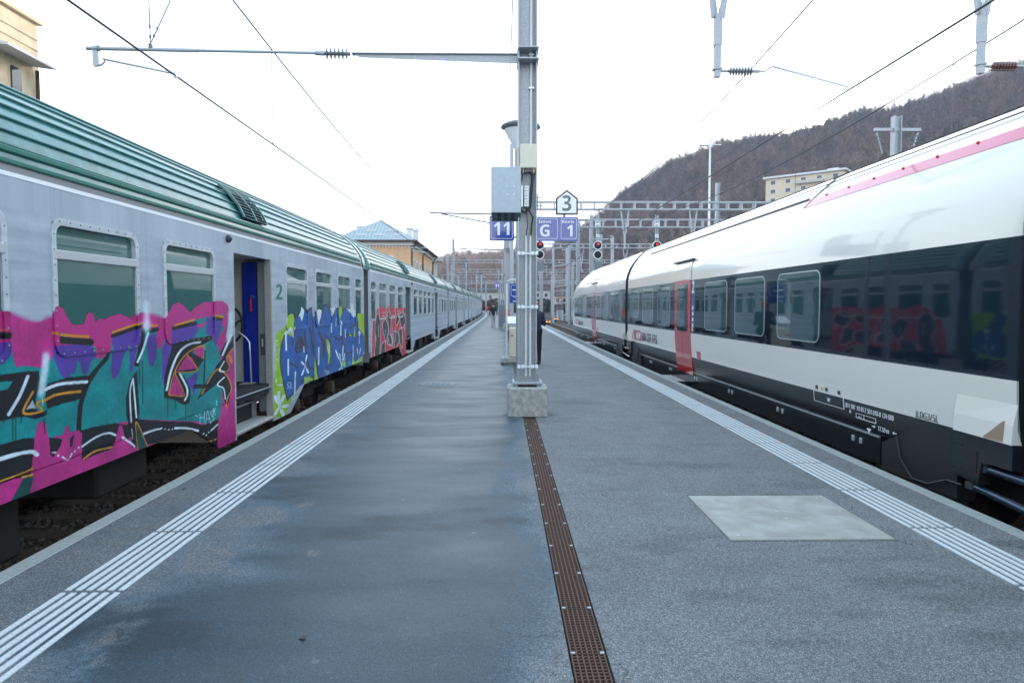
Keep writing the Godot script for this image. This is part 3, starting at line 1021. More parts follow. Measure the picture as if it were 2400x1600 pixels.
func tracks() -> void:
	var g := st()
	for i in 24:
		for j in 24:
			var x0 := -900.0 + i * 80.0
			var z0 := 300.0 - j * 62.0
			quad(g, Vector3(x0, -1.15, z0), Vector3(x0 + 80, -1.15, z0), Vector3(x0 + 80, -1.15, z0 - 62), Vector3(x0, -1.15, z0 - 62))
	struct("ground", g, M.earth)
	var slp := st()
	cbox(slp, Vector3(0, -0.24, 0), Vector3(2.5, 0.16, 0.24), 0.02)
	var sm := done(slp)
	var k := 0
	var spots := [LX, RX, 10.3, 14.9, 19.6, 24.3]
	for x in spots:
		var tr := base("railway_track")
		var ds := []
		var near: bool = k < 2
		var d := -14.0 if near else 30.0
		while d < 290:
			ds.append(d)
			d += 12.0 if d < 80 else 8.0
		for sx in [-0.7525, 0.7525]:
			var r := st()
			var top := st()
			for i in ds.size() - 1:
				var d0: float = ds[i]
				var d1: float = ds[i + 1]
				for q in [[0.075, -0.165, 0.02], [0.012, -0.145, 0.11], [0.036, -0.042, 0.04]]:
					bar(r, at(x + sx, RAIL + q[1] + q[2] * 0.5, d0), at(x + sx, RAIL + q[1] + q[2] * 0.5, d1), q[0] * 2, q[2])
				bar(top, at(x + sx, RAIL, d0), at(x + sx, RAIL, d1), 0.05, 0.006)
			var ro := obj("rail", r, M.rail, tr)
			obj("running_face", top, M.rail_top, ro)
		if near:
			for i in 34 if k == 0 else 20: put("sleeper", sm, M.sleeper, tr, Vector3(x, RAIL, -(i * 0.6 + (1.2 if k == 0 else 2.2))))
		var far := st()
		d = 21.6 if k == 0 else (14.2 if k == 1 else 36.0)
		while d < 200:
			box(far, at(x, RAIL - 0.24, d), Vector3(2.5, 0.16, 0.24))
			d += 0.6
		var fo := obj("sleeper_run", far, M.sleeper, tr)
		fo.set_meta("kind", "stuff")
		var b := st()
		var rows := []
		var d2 := -14.0
		while d2 < 300:
			var row := []
			for q in [[-2.6, -1.14], [-1.75, RAIL - 0.2], [1.75, RAIL - 0.2], [2.6, -1.14]]: row.append(at(x + clampf(q[0], -9.0, 1.8 if k == 0 else 9.0) if k != 1 else x + clampf(q[0], -1.88, 9.0), q[1], d2))
			rows.append(row)
			d2 += 12.0
		sheet(b, rows, false)
		obj("ballast_bed", b, M.ballast, tr)
		k += 1
	# loose stones that can be seen under the left train and beside the far rails
	rng.seed = 5
	var stn := st()
	var v := []
	for i in 6:
		var a := TAU * i / 6
		v.append(Vector3(cos(a) * rng.randf_range(0.7, 1.0), rng.randf_range(-0.25, 0.25), sin(a) * rng.randf_range(0.7, 1.0)))
	for i in 6:
		tri(stn, Vector3(0.1, 0.62, -0.1), v[(i + 1) % 6], v[i])
		tri(stn, Vector3(-0.1, -0.6, 0), v[i], v[(i + 1) % 6])
	var mesh := done(stn)
	mesh.surface_set_material(0, M.stone)
	var mm := MultiMesh.new()
	mm.transform_format = MultiMesh.TRANSFORM_3D
	mm.mesh = mesh
	mm.instance_count = 11000
	for i in 11000:
		var d3 := rng.randf_range(0.5, 15.0) if i < 9000 else rng.randf_range(15, 40)
		var x3 := rng.randf_range(-6.6, -3.2)
		if i % 5 == 0:
			x3 = rng.randf_range(3.95, 7.4)
			d3 = rng.randf_range(2.5, 14.0)
		var sc := rng.randf_range(0.018, 0.034)
		mm.set_instance_transform(i, Transform3D(Basis.from_euler(Vector3(rng.randf() * 6, rng.randf() * 6, rng.randf() * 6)).scaled(Vector3(sc, sc, sc)), Vector3(x3, RAIL - 0.19 + rng.randf_range(-0.005, 0.015), -d3)))
	var mi := MultiMeshInstance3D.new()
	mi.name = "ballast_stones"
	mi.multimesh = mm
	mi.material_override = M.stone
	mi.set_meta("kind", "stuff")
	mi.set_meta("label", "loose grey brown ballast stones between the sleepers")
	mi.set_meta("category", "gravel")
	add_child(mi)

# ---------------------------------------------------------------- left train
# A coach stands on its rails with its middle at the origin; +x is the platform side, -z the far end. Heights are above the rail.
const CL := 26.4
const WALL := 1.45
const ROOF := [[1.455, 3.26], [1.43, 3.40], [1.35, 3.57], [1.21, 3.75], [1.0, 3.93], [0.75, 4.09], [0.4, 4.21], [0.0, 4.25]]
const WIN_Y0 := 1.84
const WIN_Y1 := 2.94

func windows_of() -> Array:      # [start, end] from the far end of the coach
	var o := [[0.3, 1.1]]
	for q in [1.52, 3.27, 5.03]: o.append([q, q + 1.27])
	for i in 5: o.append([9.0 + i * 1.75, 10.28 + i * 1.75])
	for q in [5.03, 3.27, 1.52]: o.append([CL - q - 1.27, CL - q])
	o.append([CL - 1.1, CL - 0.3])
	return o

func planar(s: SurfaceTool, p: Array, uvf: Callable) -> void:
	var uv := []
	for q in p: uv.append(uvf.call(q))
	quad_uv(s, p, uv)

# side sheet with its openings, from window sill panels up to the cantrail
func coach_side(uvf: Callable) -> ArrayMesh:
	var s := st()
	var cuts := []
	for w in windows_of(): cuts.append([w[0] + 0.03, w[1] - 0.03, WIN_Y0 + 0.03, WIN_Y1 - 0.03])
	for dd in [[6.95, 8.4], [CL - 8.4, CL - 6.95]]: cuts.append([dd[0], dd[1], 1.02, 2.94])
	cuts.sort_custom(func(a, b): return a[0] < b[0])
	var pos := 0.0
	var face := func(s0: float, s1: float, y0: float, y1: float) -> void:
		var n := maxi(1, int((s1 - s0) / 1.5))
		for i in n:
			var a := lerpf(s0, s1, float(i) / n) - CL / 2
			var b := lerpf(s0, s1, float(i + 1) / n) - CL / 2
			planar(s, [Vector3(WALL, y0, b), Vector3(WALL, y0, a), Vector3(WALL, y1, a), Vector3(WALL, y1, b)], uvf)
	for c in cuts:
		face.call(pos, c[0], 1.02, 3.17)
		if c[2] > 1.03: face.call(c[0], c[1], 1.02, c[2])
		face.call(c[0], c[1], c[3], 3.17)
		# reveals
		var a: float = c[0] - CL / 2
		var b: float = c[1] - CL / 2
		var x1 := WALL - 0.05
		for q in [[Vector3(WALL, c[2], a), Vector3(x1, c[2], a), Vector3(x1, c[3], a), Vector3(WALL, c[3], a)], [Vector3(x1, c[2], b), Vector3(WALL, c[2], b), Vector3(WALL, c[3], b), Vector3(x1, c[3], b)], [Vector3(x1, c[3], a), Vector3(WALL, c[3], a), Vector3(WALL, c[3], b), Vector3(x1, c[3], b)], [Vector3(WALL, c[2], a), Vector3(x1, c[2], a), Vector3(x1, c[2], b), Vector3(WALL, c[2], b)]]:
			planar(s, q, uvf)
		pos = c[1]
	face.call(pos, CL, 1.02, 3.17)
	return done(s)

# the apron below, deeper beside the doors
func coach_apron(uvf: Callable) -> SurfaceTool:
	var s := st()
	var lo := 0.86
	var pr := [[0.25, 0.86], [3.0, lo], [5.3, lo], [6.1, 0.48], [6.95, 0.48]]
	var seg := [pr]
	seg.append([[8.4, 0.48], [8.95, 0.48], [9.7, lo], [13.2, lo], [CL - 9.7, lo], [CL - 8.95, 0.48], [CL - 8.4, 0.48]])
	var mir := []
	for i in range(pr.size() - 1, -1, -1): mir.append([CL - pr[i][0], pr[i][1]])
	seg.append(mir)
	for g in seg:
		for i in g.size() - 1:
			var a: float = g[i][0] - CL / 2
			var b: float = g[i + 1][0] - CL / 2
			planar(s, [Vector3(WALL - 0.004, g[i + 1][1], b), Vector3(WALL - 0.004, g[i][1], a), Vector3(WALL - 0.004, 1.012, a), Vector3(WALL - 0.004, 1.012, b)], uvf)
			planar(s, [Vector3(WALL - 0.03, g[i + 1][1], b), Vector3(WALL - 0.03, g[i][1], a), Vector3(WALL - 0.004, g[i][1], a), Vector3(WALL - 0.004, g[i + 1][1], b)], uvf)
			planar(s, [Vector3(WALL - 0.03, g[i][1], a), Vector3(WALL - 0.03, g[i + 1][1], b), Vector3(WALL - 0.03, 1.012, b), Vector3(WALL - 0.03, 1.012, a)], uvf)
	return s

func window_frame(w: float, uvf: Callable) -> ArrayMesh:
	var s := st()
	var h := WIN_Y1 - WIN_Y0
	var po := rrect(w, h, 0.13)
	var pi := rrect(w - 0.11, h - 0.11, 0.08)
	var o := Vector3(WALL, (WIN_Y0 + WIN_Y1) / 2, 0)
	for i in po.size():
		var j := (i + 1) % po.size()
		var f := func(p: Vector2, out: float) -> Vector3: return o + Vector3(out, p.y, -p.x)
		planar(s, [f.call(po[i], 0.014), f.call(po[j], 0.014), f.call(pi[j], 0.012), f.call(pi[i], 0.012)], uvf)
		planar(s, [f.call(po[i], 0.0), f.call(po[j], 0.0), f.call(po[j], 0.014), f.call(po[i], 0.014)], uvf)
		planar(s, [f.call(pi[j], -0.03), f.call(pi[i], -0.03), f.call(pi[i], 0.012), f.call(pi[j], 0.012)], uvf)
	return done(s)

func make_bogie() -> Dictionary:
	var r := {}
	var w := st()
	var tyre := st()
	var turn := Basis(Vector3(0, 0, 1), PI / 2)
	lathe(w, [Vector2(0, 0.07), Vector2(0.12, 0.08), Vector2(0.16, 0.05), Vector2(0.36, 0.035), Vector2(0.4, 0.065)], 28, Vector3.ZERO, turn)
	lathe(w, [Vector2(0, 0.1), Vector2(0.1, 0.1), Vector2(0.12, 0.07)], 16, Vector3.ZERO, turn)
	lathe(tyre, [Vector2(0.4, 0.068), Vector2(0.455, 0.068), Vector2(0.46, -0.05), Vector2(0.49, -0.065), Vector2(0.4, -0.068)], 28, Vector3.ZERO, turn)
	r.disc = done(w)
	r.tyre = done(tyre)
	var f := st()
	cbox(f, Vector3(0.98, 0.62, 0), Vector3(0.14, 0.18, 3.3), 0.03)
	cbox(f, Vector3(0.98, 0.52, 0), Vector3(0.16, 0.2, 0.9), 0.03)
	cbox(f, Vector3(0, 0.6, 0), Vector3(2.0, 0.2, 0.6), 0.03)
	for z in [-1.3, 1.3]:
		cbox(f, Vector3(1.02, 0.46, z), Vector3(0.2, 0.28, 0.34), 0.04)
		cbox(f, Vector3(1.1, 0.7, z * 0.72), Vector3(0.12, 0.12, 0.2), 0.02)
	bar(f, Vector3(1.05, 0.75, -1.6), Vector3(1.05, 0.4, -1.75), 0.06, 0.06)
	r.frame = done(f)
	var sp := st()
	var pts := []
	for i in 97:
		var a := TAU * i / 16.0
		pts.append(Vector3(0.11 * cos(a), 0.42 * i / 96.0, 0.11 * sin(a)))
	tube(sp, pts, 0.022, 6)
	r.spring = done(sp)
	var bx := st()
	lathe(bx, [Vector2(0.15, 0), Vector2(0.15, 0.12), Vector2(0.12, 0.14), Vector2(0, 0.14)], 16, Vector3.ZERO, Basis(Vector3(0, 0, 1), -PI / 2))
	r.axle_box = done(bx)
	return r

func add_bogie(parent: Node3D, b: Dictionary, z: float) -> void:
	var g := put("bogie", b.frame, M.under, parent, Vector3(0, 0, z))
	for q in [-1.3, 1.3]:
		for x in [0.75, -0.75]:
			var wh := put("wheel", b.disc, M.under, g, Vector3(x, 0.46, q))
			if x < 0: wh.rotation.y = PI
			var ty := put("tyre", b.tyre, M.rail, g, Vector3(x, 0.46, q))
			if x < 0: ty.rotation.y = PI
		put("axle_box", b.axle_box, M.rust, g, Vector3(1.1, 0.46, q))
		put("spring", b.spring, M.under, g, Vector3(1.0, 0.62, q))
	for q in [-0.32, 0.32]: put("spring", b.spring, M.under, g, Vector3(1.02, 0.66, q))

func make_coach(label: String, side_m: Material, frame_m: Material, uvf: Callable, near: bool, shared: Dictionary) -> Node3D:
	var c := thing("railway_coach", label, "train coach", Vector3.ZERO, 0.0, "coaches of the green roofed train")
	put("side_wall", coach_side(uvf), side_m, c)
	pieces("apron", coach_apron(uvf), side_m, c)
	if not shared.has("roof"):
		var s := st()
		var rows := []
		for e in [-CL / 2 + 0.12, -CL / 4, 0.0, CL / 4, CL / 2 - 0.12]:
			var row := []
			for p in ROOF: row.append(Vector3(p[0], p[1], e))
			for i in range(ROOF.size() - 2, -1, -1): row.append(Vector3(-ROOF[i][0], ROOF[i][1], e))
			rows.append(row)
		rows.reverse()
		sheet(s, rows)
		shared.roof = done(s)
		var a := st()
		for z in [-CL / 2, CL / 2]:
			var r0 := []
			var r1 := []
			var r2 := []
			var prof := [[1.462, 3.16]] + ROOF
			for i in prof.size(): r0.append(Vector3(prof[i][0] + 0.012, prof[i][1] + 0.014, z - 0.15))
			for i in range(prof.size() - 2, -1, -1): r0.append(Vector3(-prof[i][0] - 0.012, prof[i][1] + 0.014, z - 0.15))
			for p in r0:
				r1.append(p + Vector3(0, 0, 0.3))
				r2.append(Vector3(p.x * 0.96, 3.0 + (p.y - 3.0) * 0.9, z - signf(z) * -0.15))
			sheet(a, [r1, r0])
			if z < 0: sheet(a, [r0, r2])
			else: sheet(a, [r2, r1])
		shared.arch = done(a)
		var ends := st()
		span(ends, Vector3(-1.43, 0.75, -0.02), Vector3(1.43, 3.5, 0.02))
		shared.ends = done(ends)
		var bk := st()
		quad(bk, Vector3(-WALL, 0.86, -CL / 2), Vector3(-WALL, 0.86, CL / 2), Vector3(-WALL, 3.26, CL / 2), Vector3(-WALL, 3.26, -CL / 2))
		shared.back = done(bk)
		var ctr := st()
		span(ctr, Vector3(WALL - 0.02, 3.17, -CL / 2 + 0.1), Vector3(WALL - 0.003, 3.27, CL / 2 - 0.1))
		shared.cantrail = done(ctr)
		var wl := st()
		span(wl, Vector3(WALL - 0.01, 3.168, -CL / 2 + 0.1), Vector3(WALL + 0.004, 3.2, CL / 2 - 0.1))
		shared.line = done(wl)
		var gt := st()
		for q in [[1.452, 3.272, 0.03, 0.035], [1.44, 3.36, 0.045, 0.05]]:
			cbox(gt, Vector3(q[0], q[1], 0), Vector3(q[2], q[3], CL - 0.9), 0.012)
		shared.gutter = done(gt)
		shared.ribs = []
		for i in 19:
			var f := 0.95 + i * 12.1 / 18.0
			var k := int(f)
			var pr := []
			for p in ROOF: pr.append(Vector2(p[0], p[1]))
			for j in range(ROOF.size() - 2, -1, -1): pr.append(Vector2(-ROOF[j][0], ROOF[j][1]))
			var p2: Vector2 = pr[k].lerp(pr[mini(k + 1, 14)], f - k)
			var nn: Vector2 = (pr[mini(k + 1, 14)] - pr[k]).normalized()
			var rb := st()
			cbox(rb, Vector3(p2.x, p2.y, 0), Vector3(0.022, 0.044, CL - 1.0), 0.008, Basis(Vector3(0, 0, 1), atan2(nn.y, nn.x)))
			shared.ribs.append(done(rb))
		# roof ventilator with slats, laid on the roof slope
		var vb := st()
		var vs := st()
		var prof := [Vector2(1.432, 3.42), Vector2(1.358, 3.575), Vector2(1.218, 3.755), Vector2(1.09, 3.865)]
		var back := []
		for p4 in prof: back.append([Vector3(p4.x + 0.012, p4.y + 0.012, -0.45), Vector3(p4.x + 0.012, p4.y + 0.012, 0.45)])
		for q in back: q.reverse()
		sheet(vb, back)
		for j in 11:
			var t := 0.04 + j * 0.286
			var p3: Vector2 = prof[int(t)].lerp(prof[mini(int(t) + 1, 3)], t - int(t))
			cbox(vs, Vector3(p3.x + 0.026, p3.y + 0.024, 0), Vector3(0.032, 0.01, 0.9), 0.003, Basis(Vector3(0, 0, 1), 0.1))
		for z in [-0.45, 0.0, 0.45]:
			for k in 3: bar(vs, Vector3(prof[k].x + 0.03, prof[k].y + 0.028, z), Vector3(prof[k + 1].x + 0.03, prof[k + 1].y + 0.028, z), 0.022, 0.03)
		shared.vent = done(vb)
		shared.slats = done(vs)
		shared.bogie = make_bogie()
		for w in [0.8, 1.27]:
			var pu := st()
			span(pu, Vector3(WALL - 0.035, 2.69, -w / 2 + 0.05), Vector3(WALL - 0.029, WIN_Y1 - 0.04, w / 2 - 0.05))
			var pl := st()
			span(pl, Vector3(WALL - 0.012, WIN_Y0 + 0.04, -w / 2 + 0.05), Vector3(WALL - 0.006, 2.62, w / 2 - 0.05))
			var tr := st()
			cbox(tr, Vector3(WALL + 0.002, 2.652, 0), Vector3(0.036, 0.075, w - 0.04), 0.006)
			shared["pane_upper%s" % w] = done(pu)
			shared["pane_lower%s" % w] = done(pl)
			shared["transom%s" % w] = done(tr)
			var rv := st()
			for i in 9:
				var zz: float = (float(i) / 8 - 0.5) * (w - 0.2)
				for yy in [WIN_Y1 - 0.025, WIN_Y0 + 0.025]: lathe(rv, [Vector2(0.009, 0.0), Vector2(0.007, 0.006), Vector2(0, 0.008)], 6, Vector3(WALL + 0.012, yy, zz), Basis(Vector3(0, 0, 1), -PI / 2))
			for i in 8:
				var yy2 := lerpf(WIN_Y0 + 0.13, WIN_Y1 - 0.13, float(i) / 7)
				for zz2 in [-w / 2 + 0.025, w / 2 - 0.025]: lathe(rv, [Vector2(0.009, 0.0), Vector2(0.007, 0.006), Vector2(0, 0.008)], 6, Vector3(WALL + 0.012, yy2, zz2), Basis(Vector3(0, 0, 1), -PI / 2))
			shared["rivets%s" % w] = done(rv)
		# what can be seen through the panes
		var ln := st()
		for q in [[0.15, 6.85], [8.5, CL - 8.5], [CL - 6.85, CL - 0.15]]:
			var a2: float = q[0] - CL / 2
			var b2: float = q[1] - CL / 2
			span(ln, Vector3(-0.9, 1.1, a2), Vector3(WALL - 0.06, 1.14, b2))
			span(ln, Vector3(-0.9, 3.1, a2), Vector3(WALL - 0.06, 3.14, b2))
			span(ln, Vector3(-0.94, 1.1, a2), Vector3(-0.9, 3.14, b2))
			for e2 in [a2, b2]: span(ln, Vector3(-0.9, 1.1, e2 - 0.02), Vector3(WALL - 0.06, 3.14, e2 + 0.02))
		shared.lining = done(ln)
		var ub := st()
		for q in [[-2.55, 0.9, 0.45], [-0.4, 1.4, 0.6], [2.2, 1.6, 0.5], [-5.6, 0.9, 0.45], [4.4, 0.8, 0.55]]:
			cbox(ub, Vector3(0.55, 0.9 - q[2] * 0.5, q[0]), Vector3(1.3, q[2], q[1]), 0.03)
		box(ub, Vector3(0, 1.0, 0), Vector3(2.8, 0.14, CL - 0.6))
		shared.under = done(ub)
		var ms := st()
		for z in [-CL / 2 + 8.6, CL / 2 - 8.6]: lathe(ms, [Vector2(0.045, 0), Vector2(0.05, 0.03), Vector2(0.02, 0.06), Vector2(0, 0.06)], 10, Vector3(WALL, 3.1, z), Basis(Vector3(0, 0, 1), -PI / 2))
		shared.marker = done(ms)
		var dl := st()
		for z in [-0.36, 0.36]: cbox(dl, Vector3(WALL - 0.17, 1.86, z), Vector3(0.04, 2.1, 0.7), 0.012)
		span(dl, Vector3(WALL - 0.4, 0.5, -0.74), Vector3(WALL - 0.2, 2.96, 0.74))
		shared.leaf = done(dl)
		var dg := st()
		for z in [-0.36, 0.36]: span(dg, Vector3(WALL - 0.149, 2.0, z - 0.2), Vector3(WALL - 0.144, 2.7, z + 0.2))
		shared.leaf_glass = done(dg)
		var sp := st()
		cbox(sp, Vector3(WALL - 0.12, 0.52, 0), Vector3(0.42, 0.05, 1.44), 0.015)
		cbox(sp, Vector3(WALL - 0.3, 0.8, 0), Vector3(0.24, 0.05, 1.44), 0.015)
		shared.step = done(sp)
	put("lining", shared.lining, M.lining, c)
	put("far_side", shared.back, M.cantrail, c)
	for z in [-CL / 2 + 0.14, CL / 2 - 0.14]: put("end_wall", shared.ends, M.cantrail, c, Vector3(0, 0, z))
	put("cantrail", shared.cantrail, M.cantrail, c)
	put("cantrail_stripe", shared.line, M.letters, c)
	var rf := put("roof", shared.roof, M.roof_green, c)
	put("end_arch", shared.arch, M.roof_arch, rf)
	put("gutter", shared.gutter, M.gutter, rf)
	for r in shared.ribs: put("roof_rib", r, M.roof_rib, rf)
	for z in [-CL / 2 + 7.58, CL / 2 - 7.58]:
		var v := put("roof_vent", shared.vent, M.black, rf, Vector3(0, 0, z))
		put("slats", shared.slats, M.roof_rib, v)
	put("underframe", shared.under, M.under, c)
	put("marker_light", shared.marker, M.vent, c)
	for z in [-CL / 2 + 3.7, CL / 2 - 3.7]: add_bogie(c, shared.bogie, z)
	for w in windows_of():
		var wd: float = 0.8 if w[1] - w[0] < 1.0 else 1.27
		var z: float = (w[0] + w[1]) / 2 - CL / 2
		var f: MeshInstance3D
		if near: f = put("window", window_frame(wd, func(p: Vector3) -> Vector2: return uvf.call(p + Vector3(0, 0, z))), frame_m, c, Vector3(0, 0, z))
		else:
			if not shared.has("frame%s" % wd): shared["frame%s" % wd] = window_frame(wd, uvf)
			f = put("window", shared["frame%s" % wd], frame_m, c, Vector3(0, 0, z))
		put("upper_pane", shared["pane_upper%s" % wd], M.pane, f)
		put("lower_pane", shared["pane_lower%s" % wd], M.pane, f)
		put("transom", shared["transom%s" % wd], M.frame_alu, f)
		if near: put("rivets", shared["rivets%s" % wd], M.cantrail, f)
	if not near:
		for z in [-CL / 2 + 7.675, CL / 2 - 7.675]:
			var d := put("door", shared.leaf, M.door_grey, c, Vector3(0, 0, z))
			put("door_glass", shared.leaf_glass, M.pane, d)
			put("step", shared.step, M.step_metal, c, Vector3(0, 0, z))
	return c

# the open doorway of the near coach
func doorway(c: Node3D, z: float) -> void:
	var z0 := z - 0.725
	var z1 := z + 0.725
	var zw := z0 - 0.06          # far wall of the vestibule
	var s := st()
	span(s, Vector3(-0.3, 1.05, zw - 0.03), Vector3(1.0, 3.0, zw))
	span(s, Vector3(-0.3, 2.96, zw), Vector3(WALL - 0.06, 3.0, z1))
	span(s, Vector3(-0.34, 0.45, zw), Vector3(-0.3, 3.0, z1))
	span(s, Vector3(-0.3, 0.45, z1), Vector3(WALL - 0.06, 3.0, z1 + 0.03))
	obj("vestibule", s, M.vestibule, c)
	var lo := st()
	cbox(lo, Vector3(WALL - 0.17, 0.545, z), Vector3(0.36, 0.05, 1.44), 0.02)
	var low := obj("step", lo, M.step_metal, c)
	for i in 12:
		var tread := st()
		box(tread, Vector3(WALL - 0.3 + i * 0.025, 0.572, z), Vector3(0.009, 0.006, 1.36))
		obj("tread_bar", tread, M.alu, low)
	var s2 := st()
	span(s2, Vector3(WALL - 0.3, 0.56, z0), Vector3(WALL - 0.26, 0.8, z1))
	obj("riser", s2, M.step_metal, c)
	var s3 := st()
	cbox(s3, Vector3(WALL - 0.4, 0.81, z), Vector3(0.3, 0.05, 1.44), 0.02)
	var mid := obj("step", s3, M.step_metal, c)
	var ns := st()
	cyl(ns, Vector3(WALL - 0.245, 0.822, z0 + 0.01), Vector3(WALL - 0.245, 0.822, z1 - 0.01), 0.022, 10)
	obj("nosing", ns, M.steel_bright, mid)
	var s4 := st()
	span(s4, Vector3(WALL - 0.5, 0.83, z0), Vector3(WALL - 0.46, 1.04, z1))
	obj("riser", s4, M.step_metal, c)
	var s5 := st()
	span(s5, Vector3(-0.3, 1.04, zw), Vector3(WALL - 0.44, 1.08, z1))
	obj("floor", s5, M.under, c)
	var bl := st()
	lathe(bl, [Vector2(0.2, 0.0), Vector2(0.2, 0.22), Vector2(0.17, 0.25), Vector2(0, 0.25)], 20, Vector3(WALL - 0.44, 0.83, z0 + 0.02))
	obj("round_step", bl, M.step_metal, c)
	var pl := st()
	cbox(pl, Vector3(WALL - 0.257, 0.68, z + 0.3), Vector3(0.006, 0.09, 0.12), 0.002)
	obj("plate", pl, M.vent, c)
	var b := st()
	cbox(b, Vector3(1.11, 1.98, zw + 0.02), Vector3(0.23, 1.86, 0.04), 0.008)
	var bd := obj("inner_door", b, M.blue_door, c)
	var hd := st()
	cbox(hd, Vector3(1.155, 2.38, zw + 0.06), Vector3(0.07, 0.06, 0.05), 0.015)
	obj("handle_mount", hd, M.sbb_blue, bd)
	var hr := st()
	cbox(hr, Vector3(1.135, 2.26, zw + 0.07), Vector3(0.028, 0.2, 0.03), 0.01)
	obj("handle", hr, M.red, bd)
	var lf := st()
	cbox(lf, Vector3(1.3, 1.78, zw + 0.05), Vector3(0.13, 2.3, 0.06), 0.02)
	var leaf := obj("door_leaf", lf, M.door_grey, c)
	var lk := st()
	cbox(lk, Vector3(1.31, 1.66, zw + 0.084), Vector3(0.07, 0.32, 0.012), 0.004)
	var plate := obj("lock_plate", lk, M.vent, leaf)
	var lh := st()
	cbox(lh, Vector3(1.31, 1.69, zw + 0.094), Vector3(0.02, 0.12, 0.02), 0.004)
	obj("lock_handle", lh, M.alu, plate)
	var rail := st()
	tube(rail, [Vector3(0.8, 1.98, zw + 0.2), Vector3(0.95, 1.88, zw + 0.2), Vector3(1.1, 1.77, zw + 0.2), Vector3(1.15, 1.7, zw + 0.2), Vector3(1.16, 1.5, zw + 0.2), Vector3(1.17, 1.02, zw + 0.2)], 0.014, 8)
	obj("grab_rail", rail, M.steel_bright, c)
	var wh := st()
	var ctr := Vector3(0.86, 1.96, zw + 0.09)
	var pts := []
	for i in 25: pts.append(ctr + Vector3(cos(TAU * i / 24) * 0.15, sin(TAU * i / 24) * 0.25, 0))
	tube(wh, pts, 0.02, 8, false)
	for i in 3:
		var a := TAU * (i + 0.15) / 3
		cyl(wh, ctr, ctr + Vector3(cos(a) * 0.15, sin(a) * 0.25, 0), 0.014, 6)
	cyl(wh, ctr - Vector3(0, 0, 0.09), ctr + Vector3(0, 0, 0.03), 0.035, 12)
	obj("brake_wheel", wh, M.black, c)
	var jb := st()
	span(jb, Vector3(WALL - 0.09, 0.5, z0 - 0.004), Vector3(WALL + 0.003, 2.95, z0 + 0.05))
	obj("door_jamb", jb, M.step_metal, c)

